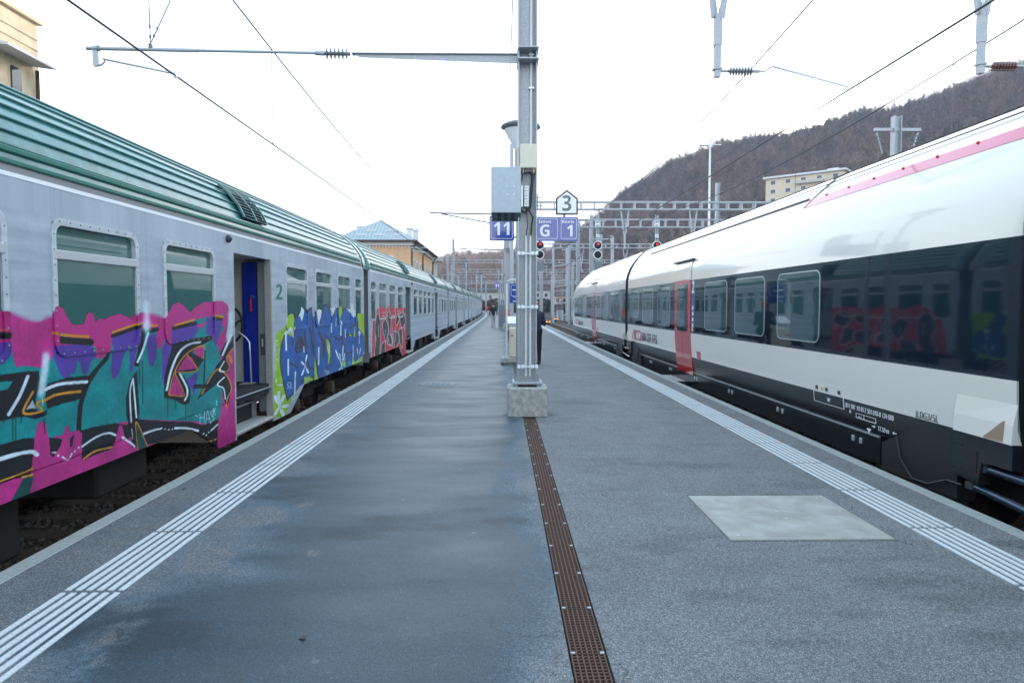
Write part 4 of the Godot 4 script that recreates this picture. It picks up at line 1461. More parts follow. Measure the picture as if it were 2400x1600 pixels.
func left_train() -> void:
	var k := 2048.0 / 14.0
	var h := 360
	var y1 := 2.42
	var paint := spray(PAINT_NEAR, 2048, h, 3.4, y1, k)
	var side := mat("near_side", Color.WHITE, 0.42, 0.05)
	side.albedo_texture = over_metal(paint, Color8(166, 176, 188), 3)
	side.texture_repeat = false
	var frm := mat("near_frame", Color.WHITE, 0.35, 0.15)
	frm.albedo_texture = over_metal(paint, Color8(196, 202, 208), 4)
	frm.texture_repeat = false
	var glasspaint := mat("glass_paint", Color.WHITE, 0.4)
	glasspaint.albedo_texture = ImageTexture.create_from_image(paint)
	glasspaint.transparency = BaseMaterial3D.TRANSPARENCY_ALPHA
	glasspaint.texture_repeat = false
	var red := spray(PAINT_RED, 1280, h, 17.6, y1, k)
	var side2 := mat("second_side", Color.WHITE, 0.42, 0.05)
	side2.albedo_texture = over_metal(red, Color8(166, 176, 188), 5)
	side2.texture_repeat = false
	var glass2 := mat("glass_paint_red", Color.WHITE, 0.4)
	glass2.albedo_texture = ImageTexture.create_from_image(red)
	glass2.transparency = BaseMaterial3D.TRANSPARENCY_ALPHA
	glass2.texture_repeat = false
	var plain := mat("plain_side", Color.WHITE, 0.42, 0.05)
	var blank := Image.create(512, 180, false, Image.FORMAT_RGBA8)
	plain.albedo_texture = over_metal(blank, Color8(164, 174, 186), 6)
	var shared := {}
	var mid := 17.4 - CL / 2
	# heights and distances in the paint pictures are those of the platform; a coach's own are measured from its rails and middle
	var uv1 := func(p: Vector3) -> Vector2: return Vector2((mid - p.z - 3.4) / 14.0, (y1 - (p.y + RAIL)) * k / h)
	var c1 := make_coach("nearest train coach, covered in pink teal and blue graffiti, open door", side, frm, uv1, true, shared)
	c1.position = Vector3(LX, RAIL, -mid)
	doorway(c1, -CL / 2 + 7.675)
	var dz := CL / 2 - 7.675
	var d2 := put("door", shared.leaf, M.door_grey, c1, Vector3(0, 0, dz))
	put("door_glass", shared.leaf_glass, M.pane, d2)
	put("step", shared.step, M.step_metal, c1, Vector3(0, 0, dz))
	for w in windows_of():
		if w[0] < 8.5 or w[0] > 15.5: continue
		for e in [0.14, 1.0]:
			var se := st()
			cbox(se, Vector3(0.98, 2.02, w[0] + e - CL / 2), Vector3(0.78, 0.92, 0.14), 0.05)
			cbox(se, Vector3(0.98, 1.55, w[0] + e + (0.28 if e < 0.5 else -0.28) - CL / 2), Vector3(0.78, 0.14, 0.5), 0.05)
			obj("seat", se, M.seat, c1)
	words("2", 0.24, M.green_number, c1, Vector3(WALL + 0.001, 2.46, -CL / 2 + 6.6), PI / 2, 1.9, true, "class_number")
	var gp := st()
	for w in windows_of():
		if w[0] > 15.5: continue
		var a: float = w[0] + 0.055 - CL / 2
		var b: float = w[1] - 0.055 - CL / 2
		var x := WALL - 0.003
		planar(gp, [Vector3(x, WIN_Y0 + 0.05, b), Vector3(x, WIN_Y0 + 0.05, a), Vector3(x, 2.61, a), Vector3(x, 2.61, b)], uv1)
	pieces("paint_on_glass", gp, glasspaint, c1)
	var m2 := 17.95 + CL / 2
	var uv2 := func(p: Vector3) -> Vector2: return Vector2((m2 - p.z - 17.6) * k / 1280.0, (y1 - (p.y + RAIL)) * k / h)
	var c2 := make_coach("second train coach, red and grey graffiti beside its first door", side2, M.frame_alu, uv2, false, shared)
	c2.position = Vector3(LX, RAIL, -m2)
	var gp2 := st()
	for w in windows_of():
		if w[0] < 18.0: continue
		var a: float = w[0] + 0.055 - CL / 2
		var b: float = w[1] - 0.055 - CL / 2
		planar(gp2, [Vector3(WALL - 0.003, WIN_Y0 + 0.05, b), Vector3(WALL - 0.003, WIN_Y0 + 0.05, a), Vector3(WALL - 0.003, 2.61, a), Vector3(WALL - 0.003, 2.61, b)], uv2)
	pieces("paint_on_glass", gp2, glass2, c2)
	var uv3 := func(p: Vector3) -> Vector2: return Vector2(p.z / 6.0, -p.y / 2.4)
	var c3 := make_coach("third coach of the green roofed train, plain grey sides", plain, M.frame_alu, uv3, false, shared)
	var d := 44.9 + CL / 2
	c3.position = Vector3(LX, RAIL, -d)
	var names := ["fourth", "fifth", "sixth", "seventh", "eighth"]
	for i in 5:
		d += CL + 0.55
		dup(c3, "railway_coach", "%s coach of the green roofed train, small in the distance" % names[i], at(LX, RAIL, d), cvh(d), "coaches of the green roofed train")
	# gangway bellows and hoses between the coaches
	for q in [17.68, 44.63]:
		var gw := thing("gangway_bellows", "dark rubber bellows between the %s" % ("first and second coach" if q < 20 else "second and third coach"), "bellows", Vector3(LX, RAIL, -q))
		var bl := st()
		for i in 4: cbox(bl, Vector3(0, 2.1, -0.12 + i * 0.08), Vector3(2.3, 2.7, 0.05), 0.02)
		obj("folds", bl, M.rubber, gw)
		var hs := st()
		for x in [0.5, 0.75, -0.4]: tube(hs, [Vector3(x, 0.95, 0.6), Vector3(x + 0.1, 0.7, 0.35), Vector3(x + 0.12, 0.45, 0.0), Vector3(x + 0.1, 0.7, -0.35), Vector3(x, 0.95, -0.6)], 0.03, 6)
		cyl(hs, Vector3(0.85, 1.02, -0.3), Vector3(0.85, 1.02, 0.3), 0.14, 14)
		obj("hose", hs, M.rubber, gw)

# ---------------------------------------------------------------- right train
# A car stands on its rails, its middle at the origin; -x is the platform side. Profile: [half width, height above the rail].
const SP := [[1.36, 0.74], [1.395, 0.9], [1.41, 1.075], [1.438, 1.35], [1.45, 1.62], [1.453, 2.2], [1.45, 2.83], [1.44, 3.1], [1.405, 3.28], [1.325, 3.5], [1.2, 3.71], [1.1, 3.85], [0.86, 4.1], [0.5, 4.26], [0.0, 4.31]]

func sbb_x(y: float) -> float:     # half width at a height above the rail
	for i in SP.size() - 1:
		if y <= SP[i + 1][1]: return lerpf(SP[i][0], SP[i + 1][0], clampf((y - SP[i][1]) / (SP[i + 1][1] - SP[i][1]), 0, 1))
	return 0.0

func sbb_rows(i0: int, i1: int, zs: Array, nose: float, both := false) -> Array:
	var rows := []
	var idx := []
	for i in range(i0, i1 + 1): idx.append([SP[i][0], SP[i][1], -1.0])
	if both:
		for i in range(i1 - 1, i0 - 1, -1): idx.append([SP[i][0], SP[i][1], 1.0])
	for q in idx:
		var row := []
		for z in zs:
			var x: float = q[0]
			var y: float = q[1]
			if nose < 0:
				var t: float = z - nose
				if t < 6.0:
					var cap := 2.85
					for c in [[0.0, 2.85], [0.5, 3.3], [1.5, 3.68], [3.0, 4.0], [5.0, 4.25], [6.0, 4.31]]:
						if t >= c[0]: cap = c[1]
					for c in [[0.0, 2.85, 0.5, 3.3], [0.5, 3.3, 1.5, 3.68], [1.5, 3.68, 3.0, 4.0], [3.0, 4.0, 5.0, 4.25], [5.0, 4.25, 6.0, 4.31]]:
						if t >= c[0] and t <= c[2]: cap = lerpf(c[1], c[3], (t - c[0]) / (c[2] - c[0]))
					if y > 2.2: y = 2.2 + (y - 2.2) * (cap - 2.2) / 2.11
					x *= lerpf(0.7, 1.0, pow(clampf(t / 1.8, 0, 1), 0.5))
			row.append(Vector3(q[2] * x, y, z))
		rows.append(row)
	return rows

# a sheet that follows the side between two heights, standing "out" proud
func sbb_patch(s: SurfaceTool, z0: float, z1: float, y0: float, y1: float, out: float, n := 4) -> void:
	s.set_smooth_group(1)
	for i in n:
		var ya := lerpf(y0, y1, float(i) / n)
		var yb := lerpf(y0, y1, float(i + 1) / n)
		var xa := -sbb_x(ya) - out
		var xb := -sbb_x(yb) - out
		quad(s, Vector3(xa, ya, z0), Vector3(xa, ya, z1), Vector3(xb, yb, z1), Vector3(xb, yb, z0))
	s.set_smooth_group(FLAT)
	for e in [[y0, 1], [y1, -1]]:
		var x := -sbb_x(e[0])
		quad(s, Vector3(x, e[0], z0), Vector3(x, e[0], z1), Vector3(x - out, e[0], z1), Vector3(x - out, e[0], z0))
	for z in [z0, z1]:
		for i in n:
			var ya := lerpf(y0, y1, float(i) / n)
			var yb := lerpf(y0, y1, float(i + 1) / n)
			quad(s, Vector3(-sbb_x(ya), ya, z), Vector3(-sbb_x(ya) - out, ya, z), Vector3(-sbb_x(yb) - out, yb, z), Vector3(-sbb_x(yb), yb, z))

func sbb_window(c: Node3D, z: float, w: float, y0: float, y1: float) -> void:
	var o := Vector3(-1.4525, (y0 + y1) / 2, z)
	var h := y1 - y0
	var g := st()
	prism(g, rrect(w - 0.03, h - 0.03, 0.12, 5), o, Vector3(0, 0, 1), Vector3(0, 1, 0), Vector3(-0.006, 0, 0))
	var wd := obj("window", g, M.sbb_glass, c)
	var f := st()
	ring(f, rrect(w, h, 0.13, 5), rrect(w - 0.032, h - 0.032, 0.115, 5), o, Vector3(0, 0, 1), Vector3(0, 1, 0), Vector3(-0.009, 0, 0))
	obj("seal", f, M.sbb_line, wd)

func sbb_door(c: Node3D, z: float) -> void:
	var s := st()
	sbb_patch(s, z - 0.7, z + 0.7, 0.66, 2.84, 0.012, 8)
	var d := obj("door", s, M.sbb_red, c)
	var up := st()
	sbb_patch(up, z - 0.69, z + 0.69, 2.86, 3.27, 0.01, 3)
	obj("door_top", up, M.sbb_white, d)
	var gr := st()
	for q in [z - 0.71, z + 0.71]: sbb_patch(gr, q - 0.006, q + 0.006, 2.86, 3.28, 0.004, 3)
	obj("joint_line", gr, M.joint, d)
	var lp := st()
	cbox(lp, Vector3(-1.43, 3.3, z), Vector3(0.1, 0.04, 1.66), 0.01)
	obj("drip_lip", lp, M.sbb_skirt, d)
	var g := st()
	prism(g, rrect(0.86, 1.1, 0.06), Vector3(-1.466, 2.2, z), Vector3(0, 0, 1), Vector3(0, 1, 0), Vector3(-0.005, 0, 0))
	obj("door_glass", g, M.sbb_glass, d)
	var br := st()
	for q in [z - 0.005, z + 0.005]: sbb_patch(br, q - 0.004, q + 0.004, 0.68, 2.82, 0.014, 8)
	cyl(br, Vector3(-1.475, 2.02, z - 0.42), Vector3(-1.475, 2.02, z + 0.42), 0.008, 6)
	obj("leaf_gap", br, M.joint, d)
	var sp := st()
	cbox(sp, Vector3(-1.58, 0.5, z), Vector3(0.5, 0.05, 1.5), 0.012)
	var stp := obj("sliding_step", sp, M.sbb_skirt, c)
	var nz := st()
	for i in 9: box(nz, Vector3(-1.8 + i * 0.03, 0.527, z), Vector3(0.01, 0.005, 1.4))
	obj("tread", nz, M.alu, stp)
	var bs := st()
	sbb_patch(bs, z + 0.76, z + 1.0, 1.64, 2.82, 0.003, 3)
	var strip := obj("class_panel", bs, M.sbb_blue, c)
	words("2", 0.26, M.letters, strip, Vector3(-1.457, 2.66, z + 0.88), -PI / 2, 1.0, true, "class_number")
	var ic := st()
	for i in 4: box(ic, Vector3(-1.457, 2.2 - i * 0.13, z + 0.88), Vector3(0.003, 0.08, 0.09))
	obj("pictogram", ic, M.letters, strip)
	var yl := st()
	box(yl, Vector3(-1.457, 1.72, z + 0.86), Vector3(0.003, 0.09, 0.09))
	obj("pictogram", yl, M.yellow, strip)
	var bx := st()
	sbb_patch(bx, z + 1.12, z + 1.42, 1.06, 1.24, 0.004, 1)
	obj("door_control", bx, M.sbb_red, c)
	words("F", 0.07, M.dark_letters, c, Vector3(-1.42, 1.14, z + 1.3), -PI / 2, 1.0, true)

func sbb_car(label: String, d0: float, d1: float, wins: Array, doors: Array, cab: bool) -> Node3D:
	var L := d1 - d0
	var dm := (d0 + d1) / 2
	var c := thing("train_car", label, "train car", Vector3(RX, RAIL, -dm), 0.0, "cars of the white express train")
	var zs := []
	var n := 10
	for i in n + 1: zs.append(-L / 2 + L * i / n)
	var nose := 0.0
	if cab:
		nose = -L / 2
		zs = []
		for t in [0.0, 0.15, 0.4, 0.8, 1.3, 1.9, 3.0, 4.2, 6.0, 9.0, 12.0, 16.0, L]: zs.append(nose + t)
	var parts := [["skirt", 0, 2, M.sbb_skirt], ["lower_panel", 2, 4, M.sbb_white], ["window_band", 4, 6, M.sbb_dark], ["upper_panel", 6, 10, M.sbb_white], ["shoulder_panel", 10, 11, M.sbb_white]]
	for p in parts:
		var s := st()
		var rows := sbb_rows(p[1], p[2], zs if not (cab and p[0] == "window_band") else zs.slice(6), nose)
		sheet(s, rows)
		obj(p[0], s, p[3], c)
		if cab and p[0] == "window_band":
			var w := st()
			sheet(w, sbb_rows(4, 6, zs.slice(0, 7), nose))
			obj("cab_side", w, M.sbb_white, c)
	var r := st()
	sheet(r, sbb_rows(11, SP.size() - 1, zs, nose, true))
	var rf := obj("roof", r, M.sbb_white, c)
	if not cab:
		var sl := st()
		for x in [0.95, 0.62]:
			var y := 4.035 if x > 0.9 else 4.215
			bar(sl, Vector3(-x, y, -L / 2), Vector3(-x, y, L / 2), 0.012, 0.012)
		obj("roof_seam", sl, M.joint, rf)
		var bl := st()
		for i in 7: lathe(bl, [Vector2(0.018, 0), Vector2(0.014, 0.012), Vector2(0, 0.014)], 6, Vector3(-1.12, 3.835, L / 2 - 0.45 - i * 0.62), Basis(Vector3(0, 0, 1), 0.9))
		pieces("stripe_bolt", bl, M.sbb_red, rf)
		var rs := st()
		sbb_patch(rs, L / 2 - 4.7, L / 2, 3.712, 3.845, 0.006, 2)
		obj("red_stripe", rs, M.sbb_stripe, c)
		var en := st()
		var ep := []
		for k in range(10, SP.size()): ep.append(Vector3(-SP[k][0] - 0.002, SP[k][1] + 0.004, L / 2 - 4.72 + (k - 10) * 0.12))
		tube(en, ep, 0.008, 5)
		obj("panel_joint", en, M.joint, rf)
		var gl := st()
		bar(gl, Vector3(-1.105, 3.855, -L / 2 + 2.0), Vector3(-1.105, 3.855, L / 2 - 4.75), 0.03, 0.02)
		obj("roof_groove", gl, M.joint, rf)
	var bk := st()
	quad(bk, Vector3(1.45, 0.74, L / 2), Vector3(1.45, 0.74, -L / 2 + (1.5 if cab else 0.0)), Vector3(1.4, 3.86, -L / 2 + (3.0 if cab else 0.0)), Vector3(1.4, 3.86, L / 2))
	obj("far_side", bk, M.sbb_white, c)
	var ee := st()
	for z in ([L / 2] if cab else [-L / 2, L / 2]):
		var pts := PackedVector2Array()
		for p in SP: pts.append(Vector2(-p[0], p[1]))
		for i in range(SP.size() - 2, -1, -1): pts.append(Vector2(SP[i][0], SP[i][1]))
		prism(ee, pts, Vector3(0, 0, z - signf(z) * 0.02), Vector3(1, 0, 0), Vector3(0, 1, 0), Vector3(0, 0, signf(z) * 0.015))
	obj("end_wall", ee, M.joint, c)
	for w in wins: sbb_window(c, -((w[0] + w[1]) / 2 - dm), absf(w[1] - w[0]), w[2], w[3])
	for q in doors: sbb_door(c, -(q - dm))
	# under the floor
	var u := st()
	box(u, Vector3(0, 0.62, 0.4 if cab else 0.0), Vector3(2.5, 0.5, L - 3.4))
	box(u, Vector3(0, 0.86, 0.5 if cab else 0.0), Vector3(2.6, 0.3, L - 1.4))
	obj("equipment_box", u, M.under, c)
	var sl2 := st()
	var z0 := -L / 2 + 2.0
	span(sl2, Vector3(-1.372, 0.715, z0), Vector3(-1.355, 0.735, L / 2 - 2.2))
	obj("skirt_trim", sl2, M.sbb_line, c)
	var lk := st()
	for i in 6:
		var z := z0 + 1.2 + i * (L - 6.0) / 5.0
		for o in [0.0, 0.18]: cbox(lk, Vector3(-1.362, 0.6, z + o), Vector3(0.02, 0.07, 0.05), 0.006)
	obj("latch", lk, M.alu, c)
	var sk := st()
	span(sk, Vector3(-1.355, 0.4, z0), Vector3(-1.3, 0.715, L / 2 - 2.2))
	obj("lower_skirt", sk, M.sbb_skirt, c)
	return c

func right_train() -> void:
	var wn := []
	for q in [[22.75, 21.4], [20.8, 19.4], [18.8, 17.42], [14.42, 13.0], [12.55, 11.12], [10.6, 9.18]]: wn.append([q[1], q[0], 1.74, 2.74])
	for i in 3: wn[i][2] = 1.86 if i == 0 else 1.72
	var c2 := sbb_car("white express car with plain dark panel and red door, nearest whole car", 5.6, 23.3, wn, [16.2], false)
	var wf := []
	for q in [[40.1, 38.8], [38.1, 36.9], [36.0, 34.7], [30.8, 29.5], [28.9, 27.6], [27.1, 26.3], [25.9, 24.4]]: wf.append([q[1], q[0], 1.72 if q[0] < 31 else 1.86, 2.74])
	var c1 := sbb_car("leading white express car with rounded nose, farthest along the platform", 23.75, 43.4, wf, [32.0], true)
	var c3 := sbb_car("white express car cut off by the right edge, beside the camera", -12.0, 5.16, [[-1.4, 0.0, 1.74, 2.74], [-3.4, -2.0, 1.74, 2.74], [-7.4, -6.0, 1.74, 2.74]], [-4.8], false)
	# front end
	var nz := st()
	var zN := -(43.4 - 23.75) / 2
	var pts := PackedVector2Array()
	for r in sbb_rows(0, SP.size() - 1, [zN], zN, true): pts.append(Vector2(r[0].x, r[0].y))
	prism(nz, pts, Vector3(0, 0, zN), Vector3(1, 0, 0), Vector3(0, 1, 0), Vector3(0, 0, -0.12))
	obj("front", nz, M.sbb_dark, c1)
	var fl := st()
	sbb_front_seal(fl, zN)
	obj("front_seal", fl, M.joint, c1)
	var ant := st()
	for i in 3: bar(ant, Vector3(-0.62 - i * 0.12, 4.12 - i * 0.07, zN + 4.2 + i * 0.1), Vector3(-0.72 - i * 0.12, 3.86 - i * 0.1, zN + 2.6 + i * 0.1), 0.03, 0.03)
	obj("roof_slot", ant, M.joint, c1)
	# lettering on the sides
	for q in [[c2, -(21.7 - 14.45), 1.0], [c1, -(39.0 - 33.575), 1.0]]:
		var lg := st()
		sbb_patch(lg, q[1] - 0.62, q[1] + 0.55, 1.14, 1.47, 0.004, 2)
		var logo := obj("emblem", lg, M.sbb_red, q[0])
		var ar := st()
		var lc := Vector3(-1.4445, 1.305, q[1] + 0.2)
		var zx := Vector3(0, 0, 1)
		box(ar, lc, Vector3(0.005, 0.05, 0.44))
		box(ar, lc, Vector3(0.005, 0.24, 0.05))
		for sg in [-1.0, 1.0]: prism(ar, PackedVector2Array([Vector2(sg * 0.3, 0), Vector2(sg * 0.18, 0.1), Vector2(sg * 0.12, 0.1), Vector2(sg * 0.2, 0.0), Vector2(sg * 0.12, -0.1), Vector2(sg * 0.18, -0.1)]), lc + Vector3(0.0025, 0, 0), zx, Vector3.UP, Vector3(-0.005, 0, 0))
		obj("arrow_cross", ar, M.letters, logo)
		words("SBB CFF FFS", 0.24, M.dark_letters, q[0], Vector3(-1.441, 1.3, q[1] + 1.72), -PI / 2, 1.12)
	var zo := func(d: float) -> float: return -(d - 14.45)
	words("B11 501  93 85 2 501 018-8  CH-SBB", 0.055, M.letters, c2, Vector3(-1.412, 1.0, zo.call(7.98)), -PI / 2, 0.86, false)
	words("JLDG3/5L", 0.07, M.dark_letters, c2, Vector3(-1.418, 1.12, zo.call(6.86)), -PI / 2, 0.92, false)
	words("17.50 m", 0.05, M.letters, c2, Vector3(-1.392, 0.83, zo.call(7.68)), -PI / 2, 0.9, false)
	var rv := st()
	for q in [[8.06, 0.43, 0.006], [8.06, 0.375, 0.006]]: span(rv, Vector3(-1.392, q[1] + 0.5, zo.call(8.28)), Vector3(-1.398, q[1] + 0.506, zo.call(7.84)))
	for d in [8.28, 8.1, 7.84]: span(rv, Vector3(-1.392, 0.875, zo.call(d)), Vector3(-1.398, 0.936, zo.call(d) + 0.006))
	for d in [8.0, 7.42]:
		box(rv, Vector3(-1.385, 0.78, zo.call(d)), Vector3(0.004, 0.02, 0.08))
		box(rv, Vector3(-1.384, 0.755, zo.call(d)), Vector3(0.004, 0.03, 0.03))
	for q in [[7.9, 1.0], [7.46, -1.0]]:
		span(rv, Vector3(-1.386, 0.828, zo.call(q[0]) - 0.03), Vector3(-1.391, 0.836, zo.call(q[0]) + 0.03))
		prism(rv, PackedVector2Array([Vector2(q[1] * 0.045, 0.832), Vector2(q[1] * 0.015, 0.85), Vector2(q[1] * 0.015, 0.814)]), Vector3(-1.386, 0, zo.call(q[0])), Vector3(0, 0, 1), Vector3.UP, Vector3(-0.005, 0, 0))
	pieces("marking", rv, M.letters, c2)
	words("REV", 0.035, M.letters, c2, Vector3(-1.394, 0.905, zo.call(8.19)), -PI / 2, 0.9, false)
	words("B", 0.06, M.letters, c2, Vector3(-1.398, 0.94, zo.call(8.42)), -PI / 2, 0.9, false)
	# small hatch
	var ht := st()
	sbb_patch(ht, zo.call(9.4), zo.call(8.56), 0.93, 1.2, 0.004, 3)
	var hatch := obj("hatch", ht, M.sbb_white, c2)
	var hd := st()
	sbb_patch(hd, zo.call(9.38), zo.call(8.58), 0.94, 1.075, 0.006, 1)
	obj("hatch_lower", hd, M.sbb_skirt, hatch)
	var kn := st()
	for d in [9.28, 9.0, 8.66]: cbox(kn, Vector3(-1.425, 1.135, zo.call(d)), Vector3(0.02, 0.05, 0.05), 0.01)
	obj("latch", kn, M.vent, hatch)
	var ky := st()
	lathe(ky, [Vector2(0.022, 0), Vector2(0.02, 0.01), Vector2(0, 0.01)], 10, Vector3(-1.42, 1.14, zo.call(9.14)), Basis(Vector3(0, 0, 1), PI / 2))
	obj("button", ky, M.yellow, hatch)
	words("WC", 0.045, M.letters, hatch, Vector3(-1.412, 1.0, zo.call(8.95)), -PI / 2, 0.8, true)
	# car ends: fairings over the shared bogies
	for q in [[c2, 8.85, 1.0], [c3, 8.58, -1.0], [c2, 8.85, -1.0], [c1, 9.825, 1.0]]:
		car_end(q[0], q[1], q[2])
	# bellows and shared bogies
	var i := 0
	for d in [5.38, 23.52]:
		var where := "beside the near car end" if i == 0 else "between the white cars ahead"
		var bl := thing("car_bellows", "dark rubber bellows %s of the white train" % where, "bellows", Vector3(RX, RAIL, -d))
		var s := st()
		var rows := []
		for zz in [-0.21, 0.0, 0.21]:
			var row := []
			for p in SP.slice(2): row.append(Vector3(-p[0] + 0.05, p[1] - 0.03, zz))
			for k in range(SP.size() - 2, 1, -1): row.append(Vector3(SP[k][0] - 0.05, SP[k][1] - 0.03, zz))
			rows.append(row)
		rows.reverse()
		sheet(s, rows)
		obj("folds", s, M.joint, bl)
		var sr := st()
		for zz in [-0.1, 0.1]: span(sr, Vector3(-1.42, 1.1, zz - 0.02), Vector3(-1.39, 3.2, zz + 0.02))
		obj("fold_ribs", sr, M.rubber, bl)
		var bg := thing("shared_bogie", "dark bogie with wheels and dampers %s" % ("at the near joint" if i == 0 else "below the far joint of the white cars"), "bogie", Vector3(RX, RAIL, -d))
		var fr := st()
		cbox(fr, Vector3(-1.0, 0.55, 0), Vector3(0.2, 0.24, 3.2), 0.05)
		cbox(fr, Vector3(0, 0.5, 0), Vector3(1.9, 0.24, 0.6), 0.05)
		obj("frame", fr, M.under, bg)
		var sh: Dictionary = make_bogie()
		for zz in [-1.3, 1.3]:
			for x in [-0.75, 0.75]:
				var wh := put("wheel", sh.disc, M.under, bg, Vector3(x, 0.46, zz))
				if x < 0: wh.rotation.y = PI
				put("tyre", sh.tyre, M.rail, wh)
			var cp := st()
			lathe(cp, [Vector2(0.17, 0), Vector2(0.17, 0.1), Vector2(0.14, 0.13), Vector2(0, 0.13)], 18, Vector3(-1.12, 0.46, zz), Basis(Vector3(0, 0, 1), PI / 2))
			obj("axle_cap", cp, M.vent, bg)
		for k in 2:
			var dp := st()
			var y := 0.79 - 0.2 * k
			cyl(dp, Vector3(-1.42, y, -0.55 - 0.16 * k), Vector3(-1.42, y - 0.05 * k, 0.1), 0.036, 12)
			cyl(dp, Vector3(-1.42, y - 0.05 * k, 0.1), Vector3(-1.42, y - 0.07 * k, 0.62), 0.044, 12)
			var dm := obj("damper", dp, M.damper, bg)
			var mt := st()
			cbox(mt, Vector3(-1.42, y, -0.62 - 0.16 * k), Vector3(0.07, 0.07, 0.1), 0.01)
			cbox(mt, Vector3(-1.44, y + 0.07, -0.56 - 0.16 * k), Vector3(0.06, 0.05, 0.07), 0.01)
			obj("mount", mt, M.vent, dm)
			var tg := st()
			box(tg, Vector3(-1.466, y - 0.02 - 0.04 * k, 0.02 + 0.3 * k), Vector3(0.01, 0.025, 0.05))
			obj("tag", tg, M.yellow, dm)
		i += 1

func sbb_front_seal(s: SurfaceTool, zN: float) -> void:
	var a := sbb_rows(1, 8, [zN + 0.2], zN)
	var b := sbb_rows(1, 8, [zN + 0.28], zN)
	for k in a.size() - 1:
		quad(s, a[k][0] + Vector3(-0.006, 0, 0), b[k][0] + Vector3(-0.006, 0, 0), b[k + 1][0] + Vector3(-0.006, 0, 0), a[k + 1][0] + Vector3(-0.006, 0, 0))

# sg = 1: the near end (towards +z) of a car whose half length is hl
func car_end(c: Node3D, hl: float, sg: float) -> void:
	var za := (hl - 0.76) * sg
	var zb := hl * sg
	var s := st()
	var a := [Vector3(-1.447, 1.42, za), Vector3(-1.472, 1.24, za), Vector3(-1.478, 1.08, za)]
	var b := [Vector3(-1.447, 1.42, zb), Vector3(-1.482, 1.24, zb), Vector3(-1.492, 1.08, zb)]
	for k in 2:
		if sg > 0: quad(s, a[k + 1], b[k + 1], b[k], a[k])
		else: quad(s, b[k + 1], a[k + 1], a[k], b[k])
	for e in [a, b]:
		tri(s, e[0], e[1], Vector3(-1.44, 1.2, e[0].z))
		quad(s, e[1], e[2], Vector3(-1.4, 1.08, e[0].z), Vector3(-1.44, 1.2, e[0].z))
	quad(s, a[2], b[2], Vector3(-1.4, 1.08, zb), Vector3(-1.4, 1.08, za))
	var f := obj("bogie_fairing", s, M.sbb_white, c)
	var g := st()
	prism(g, PackedVector2Array([Vector2(za, 1.075), Vector2(zb, 1.075), Vector2(zb, 0.86), Vector2(zb - sg * 0.36, 0.86), Vector2(zb - sg * 0.4, 0.64), Vector2(za, 0.68)]), Vector3(-1.36, 0, 0), Vector3(0, 0, 1), Vector3(0, 1, 0), Vector3(-0.118, 0, 0))
	var gu := st()  # added tan triangle stands in for a reflection on the fairing
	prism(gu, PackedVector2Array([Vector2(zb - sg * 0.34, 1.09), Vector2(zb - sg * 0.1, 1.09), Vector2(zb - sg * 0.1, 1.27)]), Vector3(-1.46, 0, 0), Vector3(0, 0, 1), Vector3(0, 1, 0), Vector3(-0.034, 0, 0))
	obj("reflection_triangle", gu, M.tan, f)
	var bx := obj("fairing_box", g, M.sbb_skirt, f)
	var v := st()
	box(v, Vector3(-1.481, 0.84, za + sg * 0.26), Vector3(0.006, 0.2, 0.16))
	for i in 4:
		lathe(v, [Vector2(0.014, 0), Vector2(0.014, 0.004), Vector2(0, 0.004)], 8, Vector3(-1.479, 0.96 if i < 2 else 0.74, za + sg * (0.03 if i % 2 == 0 else 0.12)), Basis(Vector3(0, 0, 1), PI / 2))
	pieces("grille_hole", v, M.black, bx)
	# solid black panel put for the shade inside the wheel arch, and a cable loop
	var w := st()
	var arc := PackedVector2Array()
	arc.append(Vector2(za - sg * 0.006, 0.4))
	arc.append(Vector2(za - sg * 0.006, 1.06))
	arc.append(Vector2(za - sg * 0.4, 1.05))
	arc.append(Vector2(za - sg * 0.7, 0.96))
	arc.append(Vector2(za - sg * 1.05, 0.8))
	arc.append(Vector2(za - sg * 1.3, 0.7))
	arc.append(Vector2(za - sg * 1.3, 0.4))
	prism(w, arc, Vector3(-1.375, 0, 0), Vector3(0, 0, 1), Vector3(0, 1, 0), Vector3(-0.04, 0, 0))
	obj("wheel_shade_panel", w, M.black, c)
	var cb := st()
	tube(cb, [Vector3(-1.43, 0.83, za - sg * 1.0), Vector3(-1.44, 0.6, za - sg * 0.9), Vector3(-1.45, 0.44, za - sg * 0.66), Vector3(-1.45, 0.45, za - sg * 0.4), Vector3(-1.44, 0.56, za - sg * 0.12), Vector3(-1.44, 0.57, za + sg * 0.1)], 0.011, 6)
	obj("cable", cb, M.cable, c)

# ---------------------------------------------------------------- masts, portals, wires
func ibeam(s: SurfaceTool, x: float, z: float, y0: float, y1: float, w := 0.29, depth := 0.3) -> void:
	for sx in [-1.0, 1.0]: span(s, Vector3(x + sx * w / 2 - sx * 0.019, y0, z - depth / 2), Vector3(x + sx * w / 2, y1, z + depth / 2))

